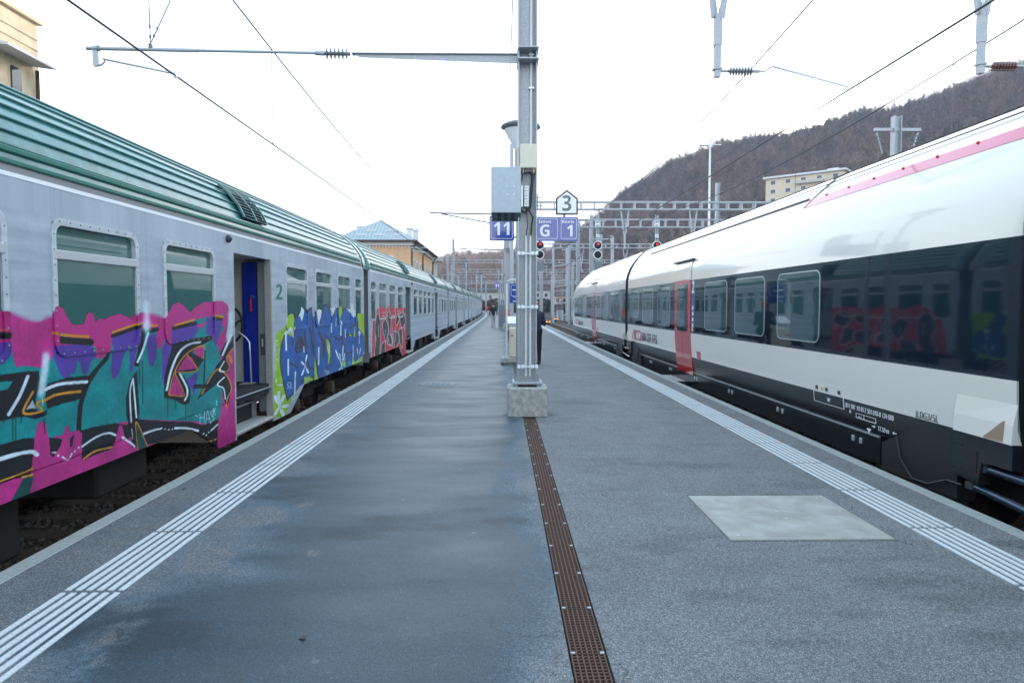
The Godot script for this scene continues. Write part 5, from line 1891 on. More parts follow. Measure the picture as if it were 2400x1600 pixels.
func make_mast(label: String, x: float, d: float, h: float, foot: bool, group := "") -> Node3D:
	var m := thing("catenary_mast", label, "mast", Vector3(x, 0, -d), 0.0, group)
	var s := st()
	ibeam(s, 0, 0, 0.53, h)
	obj("flanges", s, M.galvanised, m)
	var wb := st()
	span(wb, Vector3(-0.126, 0.53, -0.006), Vector3(0.126, h, 0.006))
	obj("web", wb, M.galvanised, m)
	var f := st()
	cbox(f, Vector3(0, 0.22, 0), Vector3(0.62, 0.46, 0.6), 0.02)
	obj("concrete_foot", f, M.concrete, m)
	var p := st()
	cbox(p, Vector3(0, 0.51, 0), Vector3(0.46, 0.04, 0.46), 0.008)
	obj("base_plate", p, M.galvanised, m)
	var b := st()
	for q in [[-0.17, -0.17], [0.17, -0.17], [-0.17, 0.17], [0.17, 0.17]]:
		cyl(b, Vector3(q[0], 0.45, q[1]), Vector3(q[0], 0.62, q[1]), 0.016, 8)
		lathe(b, [Vector2(0.032, 0.53), Vector2(0.032, 0.56), Vector2(0, 0.56)], 6, Vector3(q[0], 0, q[1]), Basis(), false)
		lathe(b, [Vector2(0.034, 0.45), Vector2(0.034, 0.49), Vector2(0, 0.49)], 6, Vector3(q[0], 0, q[1]), Basis(), false)
	obj("anchor_bolts", b, M.galvanised, m)
	return m

func sheds(s: SurfaceTool, a: Vector3, b: Vector3, r: float, n: int) -> void:
	var z := (b - a).normalized()
	var f := frame_of(z)
	var bs := Basis(f[0], z, -f[1])
	cyl(s, a, b, r * 0.35, 10)
	for i in n:
		var c := a.lerp(b, (i + 1.0) / (n + 1.0))
		lathe(s, [Vector2(r * 0.35, -0.012), Vector2(r, -0.003), Vector2(r, 0.003), Vector2(r * 0.35, 0.012)], 14, c, bs)

func cantilever(label: String, x0: float, y: float, d: float, group := "") -> Node3D:
	# x0 is the mast face; the arm reaches 6.55 m to the left
	var c := thing("cantilever_arm", label, "cantilever", Vector3(x0, y, -d), 0.0, group)
	var s := st()
	prism(s, PackedVector2Array([Vector2(0, 0.0), Vector2(0, -0.13), Vector2(-2.42, -0.05), Vector2(-2.54, 0.012), Vector2(-2.54, 0.02)]), Vector3(0, 0, 0.02), Vector3.RIGHT, Vector3.UP, Vector3(0, 0, -0.012))
	span(s, Vector3(-2.54, 0.0, -0.06), Vector3(0, 0.012, 0.06))
	obj("tapered_beam", s, M.galvanised, c)
	var cl := st()
	for yy in [-0.15, 0.015]: span(cl, Vector3(0.0, yy, -0.16), Vector3(0.31, yy + 0.02, 0.3))
	span(cl, Vector3(-0.012, -0.19, -0.1), Vector3(0.0, 0.06, 0.1))
	obj("mast_clamp", cl, M.galvanised, c)
	var i := st()
	sheds(i, Vector3(-2.98, 0.012, 0), Vector3(-2.56, 0.006, 0), 0.085, 6)
	obj("insulator", i, M.insulator, c)
	var t := st()
	cyl(t, Vector3(-3.1, 0.018, 0), Vector3(-2.96, 0.012, 0), 0.036, 10)
	cyl(t, Vector3(-4.9, 0.045, 0), Vector3(-3.0, 0.018, 0), 0.022, 10)
	cyl(t, Vector3(-6.57, 0.07, 0), Vector3(-4.88, 0.045, 0), 0.029, 10)
	obj("tube", t, M.galvanised, c)
	var dr := st()
	lathe(dr, [Vector2(0.045, -0.04), Vector2(0.045, 0.04)], 10, Vector3(-6.42, 0.07, 0), Basis(Vector3(0, 0, 1), PI / 2))
	bar(dr, Vector3(-6.44, 0.05, 0), Vector3(-6.43, -0.2, 0), 0.05, 0.07)
	tube(dr, [Vector3(-6.43, -0.19, 0), Vector3(-6.36, -0.18, 0), Vector3(-6.3, -0.13, 0), Vector3(-6.3, -0.07, 0)], 0.016, 6)
	obj("drop_bracket", dr, M.galvanised, c)
	var sa := st()
	cyl(sa, Vector3(-6.32, -0.085, 0), Vector3(-5.24, -0.3, 0), 0.022, 8)
	cyl(sa, Vector3(-5.24, -0.295, 0), Vector3(-5.235, -0.345, 0), 0.012, 6)
	cbox(sa, Vector3(-5.235, -0.35, 0), Vector3(0.05, 0.035, 0.04), 0.008)
	obj("steady_arm", sa, M.alu, c)
	var hw := st()
	cbox(hw, Vector3(-5.6, 0.1, 0), Vector3(0.05, 0.09, 0.06), 0.01)
	cyl(hw, Vector3(-5.6, 0.14, 0), Vector3(-5.62, 1.95, 0), 0.009, 5)
	cyl(hw, Vector3(-5.59, 0.16, 0), Vector3(-5.3, 0.75, 0), 0.009, 5)
	cyl(hw, Vector3(-5.3, 0.75, 0), Vector3(-4.98, 1.95, 0.0), 0.009, 5)
	for q in [[-5.602, 0.25], [-5.605, 0.4], [-5.545, 0.26], [-5.49, 0.37]]: cbox(hw, Vector3(q[0], q[1], 0), Vector3(0.03, 0.045, 0.03), 0.006)
	obj("hanger", hw, M.dropper, c)
	return c

func line_of(label: String, x: float, yc: float, spans: Array, drops: int) -> void:
	var o := thing("overhead_line", label, "overhead wire")
	var cw := st()
	var pts := []
	var d: float = spans[0][0]
	while d < spans[-1][0] + 0.1:
		pts.append(at(x, yc, d))
		d += 10.0 if d > 60 else 5.0
	tube(cw, pts, 0.015, 6)
	obj("contact_wire", cw, M.wire, o)
	var ms := st()
	var mp := []
	for i in spans.size() - 1:
		var a: Array = spans[i]
		var b: Array = spans[i + 1]
		var n := 14
		for k in n:
			var t := float(k) / n
			mp.append(at(x, lerpf(a[1], b[1], t) - 4.0 * 0.68 * t * (1 - t), lerpf(a[0], b[0], t)))
		for k in drops:
			var t2 := (k + 0.5) / drops
			var dd := lerpf(a[0], b[0], t2)
			var yt: float = lerpf(a[1], b[1], t2) - 4.0 * 0.68 * t2 * (1 - t2)
			var dr := st()
			tube(dr, [at(x, yc, dd), at(x, yt, dd)], 0.008, 5)
			cbox(dr, at(x, yc + 0.03, dd), Vector3(0.025, 0.06, 0.03), 0.006)
			cbox(dr, at(x, yt - 0.02, dd), Vector3(0.025, 0.05, 0.03), 0.006)
			obj("dropper", dr, M.dropper, o)
	mp.append(at(x, spans[-1][1], spans[-1][0]))
	tube(ms, mp, 0.016, 6)
	obj("messenger_wire", ms, M.wire, o)

func drop_post(p: Node3D, x: float, y0: float, y1: float, z := 0.0) -> void:
	var s := st()
	span(s, Vector3(x - 0.048, y0, z - 0.05), Vector3(x + 0.048, y0 + 0.62, z + 0.05))
	span(s, Vector3(x - 0.058, y0 + 0.5, z - 0.06), Vector3(x + 0.058, y0 + 1.0, z + 0.06))
	for sx in [-1.0, 1.0]:
		bar(s, Vector3(x + sx * 0.06, y0 + 0.95, z), Vector3(x + sx * 0.25, y1, z), 0.035, 0.1)
		for sz in [-1.0, 1.0]: span(s, Vector3(x + sx * 0.025, y0 + 0.9, z + sz * 0.06), Vector3(x + sx * 0.04, y0 + 1.9, z + sz * 0.066))
	bar(s, Vector3(x - 0.14, y0 + 1.6, z), Vector3(x + 0.14, y0 + 1.6, z), 0.03, 0.06)
	obj("drop_post", s, M.galvanised, p)

func portal(label: String, d: float, x0: float, x1: float, y: float, th: float, pitch: float, posts: Array, legs: Array) -> Node3D:
	var p := thing("overhead_portal", label, "gantry", at((x0 + x1) / 2, 0, d), cvh(d), "portal beams across the tracks")
	var mid := (x0 + x1) / 2
	var hw := (x1 - x0) / 2
	for yy in [y, y + th]:
		var s := st()
		for z in [-0.2, 0.2]: span(s, Vector3(-hw, yy - 0.04, z - 0.05), Vector3(hw, yy + 0.04, z + 0.05))
		obj("chord", s, M.galvanised_far, p)
	var bt := st()
	for z in [-0.2, 0.2]: span(bt, Vector3(-0.045, y + 0.04, z - 0.03), Vector3(0.045, y + th - 0.04, z + 0.03))
	span(bt, Vector3(-0.03, y - 0.06, -0.15), Vector3(0.03, y - 0.041, 0.15))
	var bm := done(bt)
	var n := int((x1 - x0) / pitch)
	for i in n + 1: put("batten", bm, M.galvanised_far, p, Vector3(-hw + 0.05 + (2 * hw - 0.1) * i / n, 0, 0))
	for q in posts: drop_post(p, q - mid, 5.35, y)
	for q in legs:
		var s := st()
		span(s, Vector3(q - mid - 0.15, -1.15, -0.15), Vector3(q - mid + 0.15, y + th + 0.9, 0.15))
		obj("leg", s, M.galvanised_far, p)
	return p

func far_mast(label: String, x: float, d: float, h: float, w: float, arm := 0.0) -> void:
	var m := thing("yard_mast", label, "mast", at(x, -1.15, d), 0.0, "masts in the yard")
	var s := st()
	for sx in [-1.0, 1.0]: span(s, Vector3(sx * w / 2 - sx * 0.03, 0, -w / 2), Vector3(sx * w / 2, h + 1.15, w / 2))
	span(s, Vector3(-w / 2 + 0.03, 0, -0.01), Vector3(w / 2 - 0.03, h + 1.15, 0.01))
	obj("post", s, M.galvanised_far, m)
	if arm > 0:
		var a := st()
		span(a, Vector3(-arm, h + 0.55, -0.06), Vector3(arm * 1.1, h + 0.67, 0.06))
		obj("cross_arm", a, M.galvanised_far, m)
		var i := st()
		for sx in [-0.9, 1.0]: sheds(i, Vector3(sx * arm, h + 0.5, 0), Vector3(sx * arm - 0.25 * signf(sx), h - 0.35, 0), 0.09, 5)
		obj("insulator", i, M.galvanised, m)

func signal_head(label: String, x: float, d: float, y: float) -> void:
	var g := thing("track_signal", label, "signal", at(x, 0, d), 0.0, "signals hung from the portal")
	var s := st()
	span(s, Vector3(-0.12, y - 1.6, -0.05), Vector3(-0.05, y + 2.35, 0.05))
	span(s, Vector3(0.05, y - 1.6, -0.05), Vector3(0.12, y + 2.35, 0.05))
	obj("hanger", s, M.galvanised_far, g)
	var pl := st()
	span(pl, Vector3(-0.2, y + 1.35, 0.055), Vector3(0.2, y + 1.95, 0.07))
	span(pl, Vector3(-0.13, y + 0.62, 0.055), Vector3(0.13, y + 0.86, 0.07))
	var plate := obj("number_plate", pl, M.letters, g)
	words("401", 0.15, M.dark_letters, plate, Vector3(0, y + 1.78, 0.07), 0.0, 0.8)
	words("401", 0.15, M.dark_letters, plate, Vector3(0, y + 1.52, 0.07), 0.0, 0.8)
	words("61", 0.12, M.dark_letters, plate, Vector3(0, y + 0.74, 0.07), 0.0, 0.8)
	for k in 2:
		var yy := y - 0.72 * k
		var dk := st()
		var b := Basis(Vector3(1, 0, 0), PI / 2)
		lathe(dk, [Vector2(0.29, 0.06), Vector2(0.29, 0.12), Vector2(0, 0.12)], 24, Vector3(0, yy, 0), b)
		var disc := obj("disc", dk, M.black, g)
		var rg := st()
		lathe(rg, [Vector2(0.28, 0.06), Vector2(0.28, 0.135), Vector2(0.345, 0.135), Vector2(0.345, 0.06), Vector2(0.28, 0.06)], 24, Vector3(0, yy, 0), b)
		obj("ring", rg, M.white_paint, disc)
		for q in [0.09, -0.14]:
			var hd := st()
			lathe(hd, [Vector2(0.075, 0.12), Vector2(0.08, 0.22), Vector2(0.07, 0.22), Vector2(0.065, 0.12)], 12, Vector3(0.02, yy + q, 0), b)
			obj("hood", hd, M.vent, disc)
		var lp := st()
		lathe(lp, [Vector2(0.07, 0.12), Vector2(0.06, 0.15), Vector2(0, 0.16)], 12, Vector3(0.02, yy + 0.09, 0), b)
		obj("lamp", lp, M.lamp_red if k == 0 else M.window_dark, disc)
	var bx := st()
	cbox(bx, Vector3(0.03, y - 1.6, 0.1), Vector3(0.56, 0.72, 0.16), 0.02)
	obj("route_box", bx, M.cabinet_dark, g)

func overhead() -> void:
	var mast := make_mast("tall grey steel mast on a concrete foot, nearest on the platform", 0.395, 10.65, 9.7, true)
	# conduits and clamps of the near mast
	for q in [-0.02, 0.05]:
		var s := st()
		cyl(s, Vector3(q, 0.6, 0.04), Vector3(q, 2.78, 0.04), 0.02, 10)
		obj("conduit", s, M.white_paint, mast)
	var cu := st()
	cyl(cu, Vector3(0.06, 4.14, 0.04), Vector3(0.06, 9.5, 0.04), 0.022, 10)
	obj("conduit", cu, M.white_paint, mast)
	for y in [2.5, 1.68, 0.76]:
		var s := st()
		for q in [-0.1, 0.11]:
			cbox(s, Vector3(q - 0.03, y, 0.155), Vector3(0.05, 0.055, 0.03), 0.008)
			cbox(s, Vector3(q + 0.03, y, 0.15), Vector3(0.05, 0.055, 0.03), 0.008)
		bar(s, Vector3(-0.1, y, 0.135), Vector3(0.12, y, 0.135), 0.012, 0.02)
		obj("pipe_clamp", s, M.letters, mast)
	var rings := st()
	for y in [5.0, 5.5]: span(rings, Vector3(0.02, y, 0.01), Vector3(0.1, y + 0.03, 0.07))
	obj("pipe_clip", rings, M.alu, mast)
	cantilever("long grey cantilever arm reaching left over the graffitied coach", 0.25, 5.54, 10.7, "cantilever arms of the platform masts")
	# boxes on the mast
	var cb := thing("equipment_cabinet", "pale blue grey steel cabinet on the left of the near mast", "cabinet", Vector3(0.065, 3.02, -10.5))
	var s1 := st()
	cbox(s1, Vector3(0, 0.425, 0), Vector3(0.45, 0.69, 0.24), 0.008)
	obj("housing", s1, M.cabinet, cb)
	var s2 := st()
	prism(s2, PackedVector2Array([Vector2(-0.118, 0.08), Vector2(0.12, 0.08), Vector2(-0.118, -0.02)]), Vector3(-0.22, 0, 0), Vector3(0, 0, 1), Vector3.UP, Vector3(0.44, 0, 0))
	var hood := obj("vent_hood", s2, M.cabinet_dark, cb)
	var s3 := st()
	for i in 3:
		for j in 4: box(s3, Vector3(-0.1 + i * 0.1, 0.068 - j * 0.022, 0.092 - j * 0.052), Vector3(0.055, 0.006, 0.03), Basis(Vector3(1, 0, 0), -0.42))
	pieces("vent_slot", s3, M.black, hood)
	var s4 := st()
	for q in [[0.02, 0.42], [0.12, 0.42], [0.02, 0.3], [0.12, 0.3]]: lathe(s4, [Vector2(0.011, 0.0), Vector2(0.008, 0.008), Vector2(0, 0.008)], 8, Vector3(q[0], q[1] + 0.05, 0.12), Basis(Vector3(1, 0, 0), PI / 2))
	pieces("rivet", s4, M.letters, cb)
	var jb := thing("junction_box", "small cream junction box high on the near mast", "box", Vector3(0.4, 3.77, -10.46))
	var j1 := st()
	cbox(j1, Vector3(0, 0.18, 0), Vector3(0.25, 0.36, 0.14), 0.012)
	obj("case", j1, M.cream, jb)
	var j2 := st()
	for q in [-0.075, 0.085]:
		cyl(j2, Vector3(q, -0.07, 0.02), Vector3(q, 0.0, 0.02), 0.011, 8)
		cyl(j2, Vector3(q, -0.022, 0.02), Vector3(q, 0.0, 0.02), 0.017, 6)
	pieces("cable_gland", j2, M.brass, jb)
	var j3 := st()
	span(j3, Vector3(-0.13, -0.03, -0.08), Vector3(0.14, -0.001, -0.06))
	obj("bracket", j3, M.galvanised, jb)
	var tb := thing("terminal_block", "row of small grey terminals open on the near mast", "terminal block", Vector3(0.36, 3.2, -10.55))
	var t1 := st()
	for i in 8: cbox(t1, Vector3(0.02, 0.03 + i * 0.04, 0.0), Vector3(0.075, 0.036, 0.06), 0.004)
	obj("terminal", t1, M.white_paint, tb)
	var t2 := st()
	for i in 2: cbox(t2, Vector3(-0.05, 0.17, 0.01 + i * 0.02), Vector3(0.03, 0.33, 0.012), 0.003)
	for y in [0.06, 0.27]: cbox(t2, Vector3(-0.075, y, 0.02), Vector3(0.05, 0.03, 0.02), 0.004)
	obj("rail", t2, M.alu, tb)
	var t3 := st()
	for y in [0.03, 0.15]:
		cyl(t3, Vector3(0.04, y, 0.02), Vector3(0.2, y, 0.02), 0.006, 6)
		cyl(t3, Vector3(0.19, y, 0.0), Vector3(0.26, y, 0.0), 0.008, 6)
	span(t3, Vector3(0.185, -0.02, -0.04), Vector3(0.195, 0.2, 0.04))
	obj("threaded_rod", t3, M.dropper, tb)
	var cables := [["cable_bundle", "black cable bundle looping down the near mast", M.cable, [[0.37, 3.2], [0.42, 3.16], [0.48, 3.05], [0.46, 2.95], [0.45, 2.78]], 0.013], ["cable_bundle", "brown cable hanging beside the black loop on the mast", M.pipe, [[0.375, 3.2], [0.385, 3.08], [0.4, 2.95], [0.375, 2.78]], 0.007], ["cable_bundle", "green and yellow earth cable on the near mast", mat("earth_cable", lin(0.2, 0.35, 0.03), 0.4), [[0.44, 3.14], [0.455, 3.0], [0.44, 2.88], [0.42, 2.78]], 0.006], ["cable_bundle", "thick black cables under the cream box on the mast", M.cable, [[0.47, 3.76], [0.465, 3.6], [0.45, 3.4], [0.43, 3.2], [0.36, 3.12], [0.3, 3.16], [0.28, 3.3]], 0.02], ["cable_bundle", "thin black cable from the cream box to the cabinet", M.cable, [[0.325, 3.7], [0.31, 3.63], [0.29, 3.58], [0.28, 3.56]], 0.008]]
	for q in cables:
		var s := st()
		var pts := []
		for p in q[3]: pts.append(Vector3(p[0], p[1], -10.54))
		tube(s, pts, q[4], 8)
		var o := obj(q[0], s, q[2])
		tag(o, q[1], "cable")
	# near portal: beam above the frame, from the mast to a leg beyond the tracks, with its two drop posts
	var p := portal("portal beam above the platform with two hanging posts", 11.3, 0.3, 17.5, 7.9, 0.5, 0.9, [], [12.9])
	for q in [[3.52, 5.42], [7.86, 5.5]]: drop_post(p, q[0] - 8.9, q[1], 7.9)
	var tie := st()
	for y in [7.9, 8.4]: span(tie, Vector3(0.3 - 8.9, y - 0.05, 0.2), Vector3(0.5 - 8.9, y + 0.05, 0.55))
	obj("mast_bracket", tie, M.galvanised, p)
	for q in [[3.52, 5.52, false], [7.86, 5.62, true]]:
		var a := thing("registration_arm", "%s on hanging post over the white train" % ("steady arm with brown red insulator" if q[2] else "steady arm with grey ribbed insulator"), "cantilever", Vector3(q[0], q[1], -11.3))
		var i := st()
		sheds(i, Vector3(0.17, 0, 0), Vector3(0.6, 0, 0), 0.075, 8)
		obj("insulator", i, M.insulator_brown if q[2] else M.insulator, a)
		var c := st()
		cyl(c, Vector3(0.05, 0, 0), Vector3(0.2, 0, 0), 0.025, 8)
		cyl(c, Vector3(0.58, 0, 0), Vector3(0.7, 0, 0), 0.03, 8)
		box(c, Vector3(0, 0.03, 0), Vector3(0.14, 0.03, 0.14))
		tube(c, [Vector3(0.7, 0, 0), Vector3(0.78, 0.0, 0), Vector3(0.86, 0.06, 0), Vector3(0.93, 0.08, 0)], 0.016, 6)
		obj("fitting", c, M.galvanised, a)
		var r := st()
		cyl(r, Vector3(0.92, 0.08, 0), Vector3(2.15, -0.24, 0), 0.024, 8)
		cyl(r, Vector3(2.15, -0.24, 0), Vector3(2.14, -0.3, 0), 0.012, 6)
		cbox(r, Vector3(2.14, -0.305, 0), Vector3(0.05, 0.04, 0.05), 0.008)
		obj("steady_tube", r, M.alu, a)
	line_of("contact and messenger wires over the graffitied train", -4.99, 5.21, [[-22.0, 7.6], [10.7, 7.52], [46.5, 7.7], [82.0, 7.6], [118.0, 7.6], [154.0, 7.6], [200.0, 7.6]], 4)
	line_of("contact and messenger wires over the white train", 5.68, 5.22, [[-24.0, 7.4], [11.3, 7.36], [44.0, 7.6], [73.0, 7.6], [100.0, 7.6], [127.0, 7.6], [153.0, 7.6], [187.0, 7.6]], 4)
	line_of("contact and messenger wires over the track behind the white train", 10.1, 5.25, [[-24.0, 7.4], [11.3, 7.36], [44.0, 7.6], [73.0, 7.6], [100.0, 7.6], [127.0, 7.6], [153.0, 7.6]], 4)
	line_of("far contact and messenger wires over the third yard track", 14.9, 5.25, [[-24.0, 7.4], [11.3, 7.36], [44.0, 7.6], [73.0, 7.6], [100.0, 7.6], [127.0, 7.6], [153.0, 7.6]], 3)
	var fd := st()
	var fp := []
	for i in 24: fp.append(at(0.27, 9.3 - 0.5 * sin(PI * fmod(i * 5.0 + 4.0, 36.0) / 36.0), -20.0 + i * 5.0))
	tube(fd, fp, 0.012, 6)
	tag(obj("feeder_wire", fd, M.wire), "single feeder wire running high along the platform masts", "wire")
	# further masts along the platform
	var k := 0
	for d in [46.5, 82.0, 118.0, 154.0]:
		var nm: String = ["second", "third", "fourth", "fifth"][k]
		make_mast("%s platform mast, behind the nearest one in line" % nm, cv(0.4, d), d, 9.7, true, "platform masts")
		cantilever("cantilever arm of the %s platform mast over the train" % nm, cv(0.25, d), 5.54, d + 0.05, "cantilever arms of the platform masts")
		k += 1
	var lx := thing("cantilever_arm", "dark cantilever arm ahead over the second coach", "cantilever", Vector3(0.25, 0, -29.2))
	var ls := st()
	bar(ls, Vector3(0.1, 5.56, 0), Vector3(-3.3, 5.62, 0), 0.06, 0.06)
	bar(ls, Vector3(0.1, 5.05, 0), Vector3(-2.8, 5.58, 0), 0.05, 0.05)
	obj("tube", ls, M.dropper, lx)
	var lq := st()
	cyl(lq, Vector3(-3.1, 5.6, 0), Vector3(-3.15, 5.25, 0), 0.012, 6)
	span(lq, Vector3(0.1, 0.0, -0.1), Vector3(0.26, 8.5, 0.1))
	obj("post", lq, M.galvanised, lx)
	# portals over the yard
	portal("first portal beam ahead, over the nose of the white train", 44.0, 1.6, 30.0, 7.85, 0.46, 0.86, [7.9, 12.3, 17.0], [1.8, 29.8])
	portal("second portal beam ahead, carrying the round signals", 53.0, 2.0, 32.0, 7.75, 0.58, 0.95, [], [2.2, 31.6])
	portal("third portal beam ahead over the yard", 73.0, 1.4, 34.0, 7.85, 0.4, 1.2, [8.5, 13.2, 17.9], [9.6, 11.8, 33.6])
	portal("fourth portal beam, in the distance over the yard", 100.0, -8.0, 36.0, 7.95, 0.4, 1.1, [5.6, 13.4], [-7.8, 35.6])
	portal("fifth portal beam, far along the yard", 127.0, -9.0, 40.0, 7.9, 0.5, 1.2, [5.7, 10.3], [-8.8, 39.6])
	portal("sixth portal beam, far along the yard", 153.0, -10.0, 42.0, 7.9, 0.6, 1.4, [10.0], [-9.8, 41.6])
	portal("seventh portal beam, close under the far hill", 187.0, -14.0, 44.0, 7.9, 0.7, 1.6, [], [-13.8, 43.6])
	portal("eighth portal beam, at the far end of the yard", 214.0, -18.0, 44.0, 8.4, 0.8, 1.7, [], [-17.8, 43.6])
	portal("ninth portal beam, farthest in the yard", 240.0, -22.0, 46.0, 9.6, 0.9, 1.8, [], [-21.8, 45.6])
	signal_head("left round signal, partly hidden by the platform sign", 2.95, 53.0, 6.35)
	signal_head("middle round signal with red light and white rings", 7.42, 53.0, 6.35)
	signal_head("right round signal just above the white train roof", 12.0, 53.0, 6.35)
	far_mast("tall mast behind the far coaches on the left", -6.7, 96.0, 11.0, 0.32)
	far_mast("mast beside the far end of the coaches", -6.6, 142.0, 10.5, 0.32, 0.9)
	far_mast("thin mast left of the walking man", -4.6, 190.0, 10.0, 0.4)
	far_mast("mast above the orange clad person", -1.6, 205.0, 9.0, 0.45)
	far_mast("tall mast with cross arm behind the white train roof", 16.1, 28.0, 9.4, 0.3, 0.9)
	far_mast("plain mast beside the tall lamp pole", 18.9, 60.0, 12.4, 0.34, 0.0)
	far_mast("mast left of the middle signal", 6.9, 62.0, 9.4, 0.3, 0.0)
	far_mast("mast right of the middle signal", 8.1, 62.0, 9.9, 0.3, 1.2)
	far_mast("mast in front of the red roofed house", 11.6, 80.0, 10.0, 0.32, 1.4)
	far_mast("mast beside the tensioning tower", 4.2, 110.0, 8.0, 0.32, 0.0)
	far_mast("mast in the gap between tower and signal", 8.9, 90.0, 9.6, 0.3, 1.0)
	far_mast("far mast left of the tower", 7.0, 118.0, 9.0, 0.34, 1.1)
	far_mast("far mast right of the tower above the rails", 12.6, 118.0, 9.4, 0.34, 1.3)
	far_mast("distant mast over the dark scrub", 9.0, 140.0, 9.5, 0.36, 1.0)
	far_mast("distant mast beyond the tower", 15.2, 140.0, 10.0, 0.36, 1.2)
	far_mast("farthest mast on the right of the yard", 13.5, 165.0, 10.0, 0.4, 1.2)
	far_mast("distant mast above the boundary wall", -3.4, 172.0, 9.5, 0.4, 1.0)
	far_mast("short mast behind the far coaches", -9.5, 128.0, 8.0, 0.34, 1.3)
	far_mast("leaning line mast behind the distant coaches", -9.0, 165.0, 9.0, 0.4, 1.3)
	# tensioning tower: four posts joined by struts
	var tw := thing("tensioning_tower", "blue grey tower of four posts with weights and ladder", "tower", at(8.6, -1.15, 100.0))
	for q in [[-1.0, -0.8], [1.0, -0.8], [-1.0, 0.8], [1.0, 0.8]]:
		var s := st()
		span(s, Vector3(q[0] - 0.11, 0, q[1] - 0.11), Vector3(q[0] + 0.11, 11.2, q[1] + 0.11))
		obj("post", s, M.galvanised_far, tw)
	for y in [1.3, 3.1, 4.9, 5.6, 6.4, 8.6]:
		var s := st()
		for z in [-0.8, 0.8]: bar(s, Vector3(-1.1, y, z), Vector3(1.1, y + 0.25, z), 0.1, 0.14)
		for x in [-1.0, 1.0]: bar(s, Vector3(x, y, -0.8), Vector3(x, y + 0.1, 0.8), 0.08, 0.12)
		obj("strut", s, M.galvanised_far, tw)
	for q in [[-0.45, 0.9], [0.25, 0.9], [0.1, -0.9]]:
		var s := st()
		cyl(s, Vector3(q[0], 0.7, q[1]), Vector3(q[0], 2.2, q[1]), 0.2, 12)
		for i in 4: cyl(s, Vector3(q[0] - 0.12 + i * 0.08, 2.2, q[1]), Vector3(q[0] - 0.12 + i * 0.08, 8.0, q[1]), 0.012, 5)
		obj("weight", s, M.galvanised_far, tw)
	var lp := thing("lamp_pole", "tall white pole with flat lamp heads against the hill", "lamp post", Vector3(20.9, -1.15, -69.0))
	var l1 := st()
	cyl(l1, Vector3.ZERO, Vector3(0, 19.0, 0), 0.16, 10, 0.09)
	obj("pole", l1, M.white_paint, lp)
	var l2 := st()
	for sx in [-1.0, 1.0]:
		cbox(l2, Vector3(sx * 0.62, 18.9, 0), Vector3(0.9, 0.1, 0.45), 0.04)
	span(l2, Vector3(-0.2, 18.7, -0.1), Vector3(0.2, 19.6, 0.1))
	obj("lamp_head", l2, M.white_paint, lp)

# ---------------------------------------------------------------- things on the platform
func board(called: String, label: String, x0: float, x1: float, y0: float, y1: float, d: float) -> Node3D:
	var o := thing(called, label, "sign", Vector3((x0 + x1) / 2, y0, -d))
	var s := st()
	cbox(s, Vector3(0, (y1 - y0) / 2, 0), Vector3(x1 - x0, y1 - y0, 0.05), 0.006)
	obj("panel", s, M.bluesign, o)
	return o

func outline(o: Node3D, x0: float, x1: float, y0: float, y1: float, z: float) -> void:
	var f := st()
	var c := Vector3((x0 + x1) / 2, (y0 + y1) / 2, z)
	ring(f, rrect(x1 - x0, y1 - y0, 0.03), rrect(x1 - x0 - 0.016, y1 - y0 - 0.016, 0.024), c, Vector3.RIGHT, Vector3.UP, Vector3(0, 0, 0.003))
	obj("outline", f, M.letters, o)

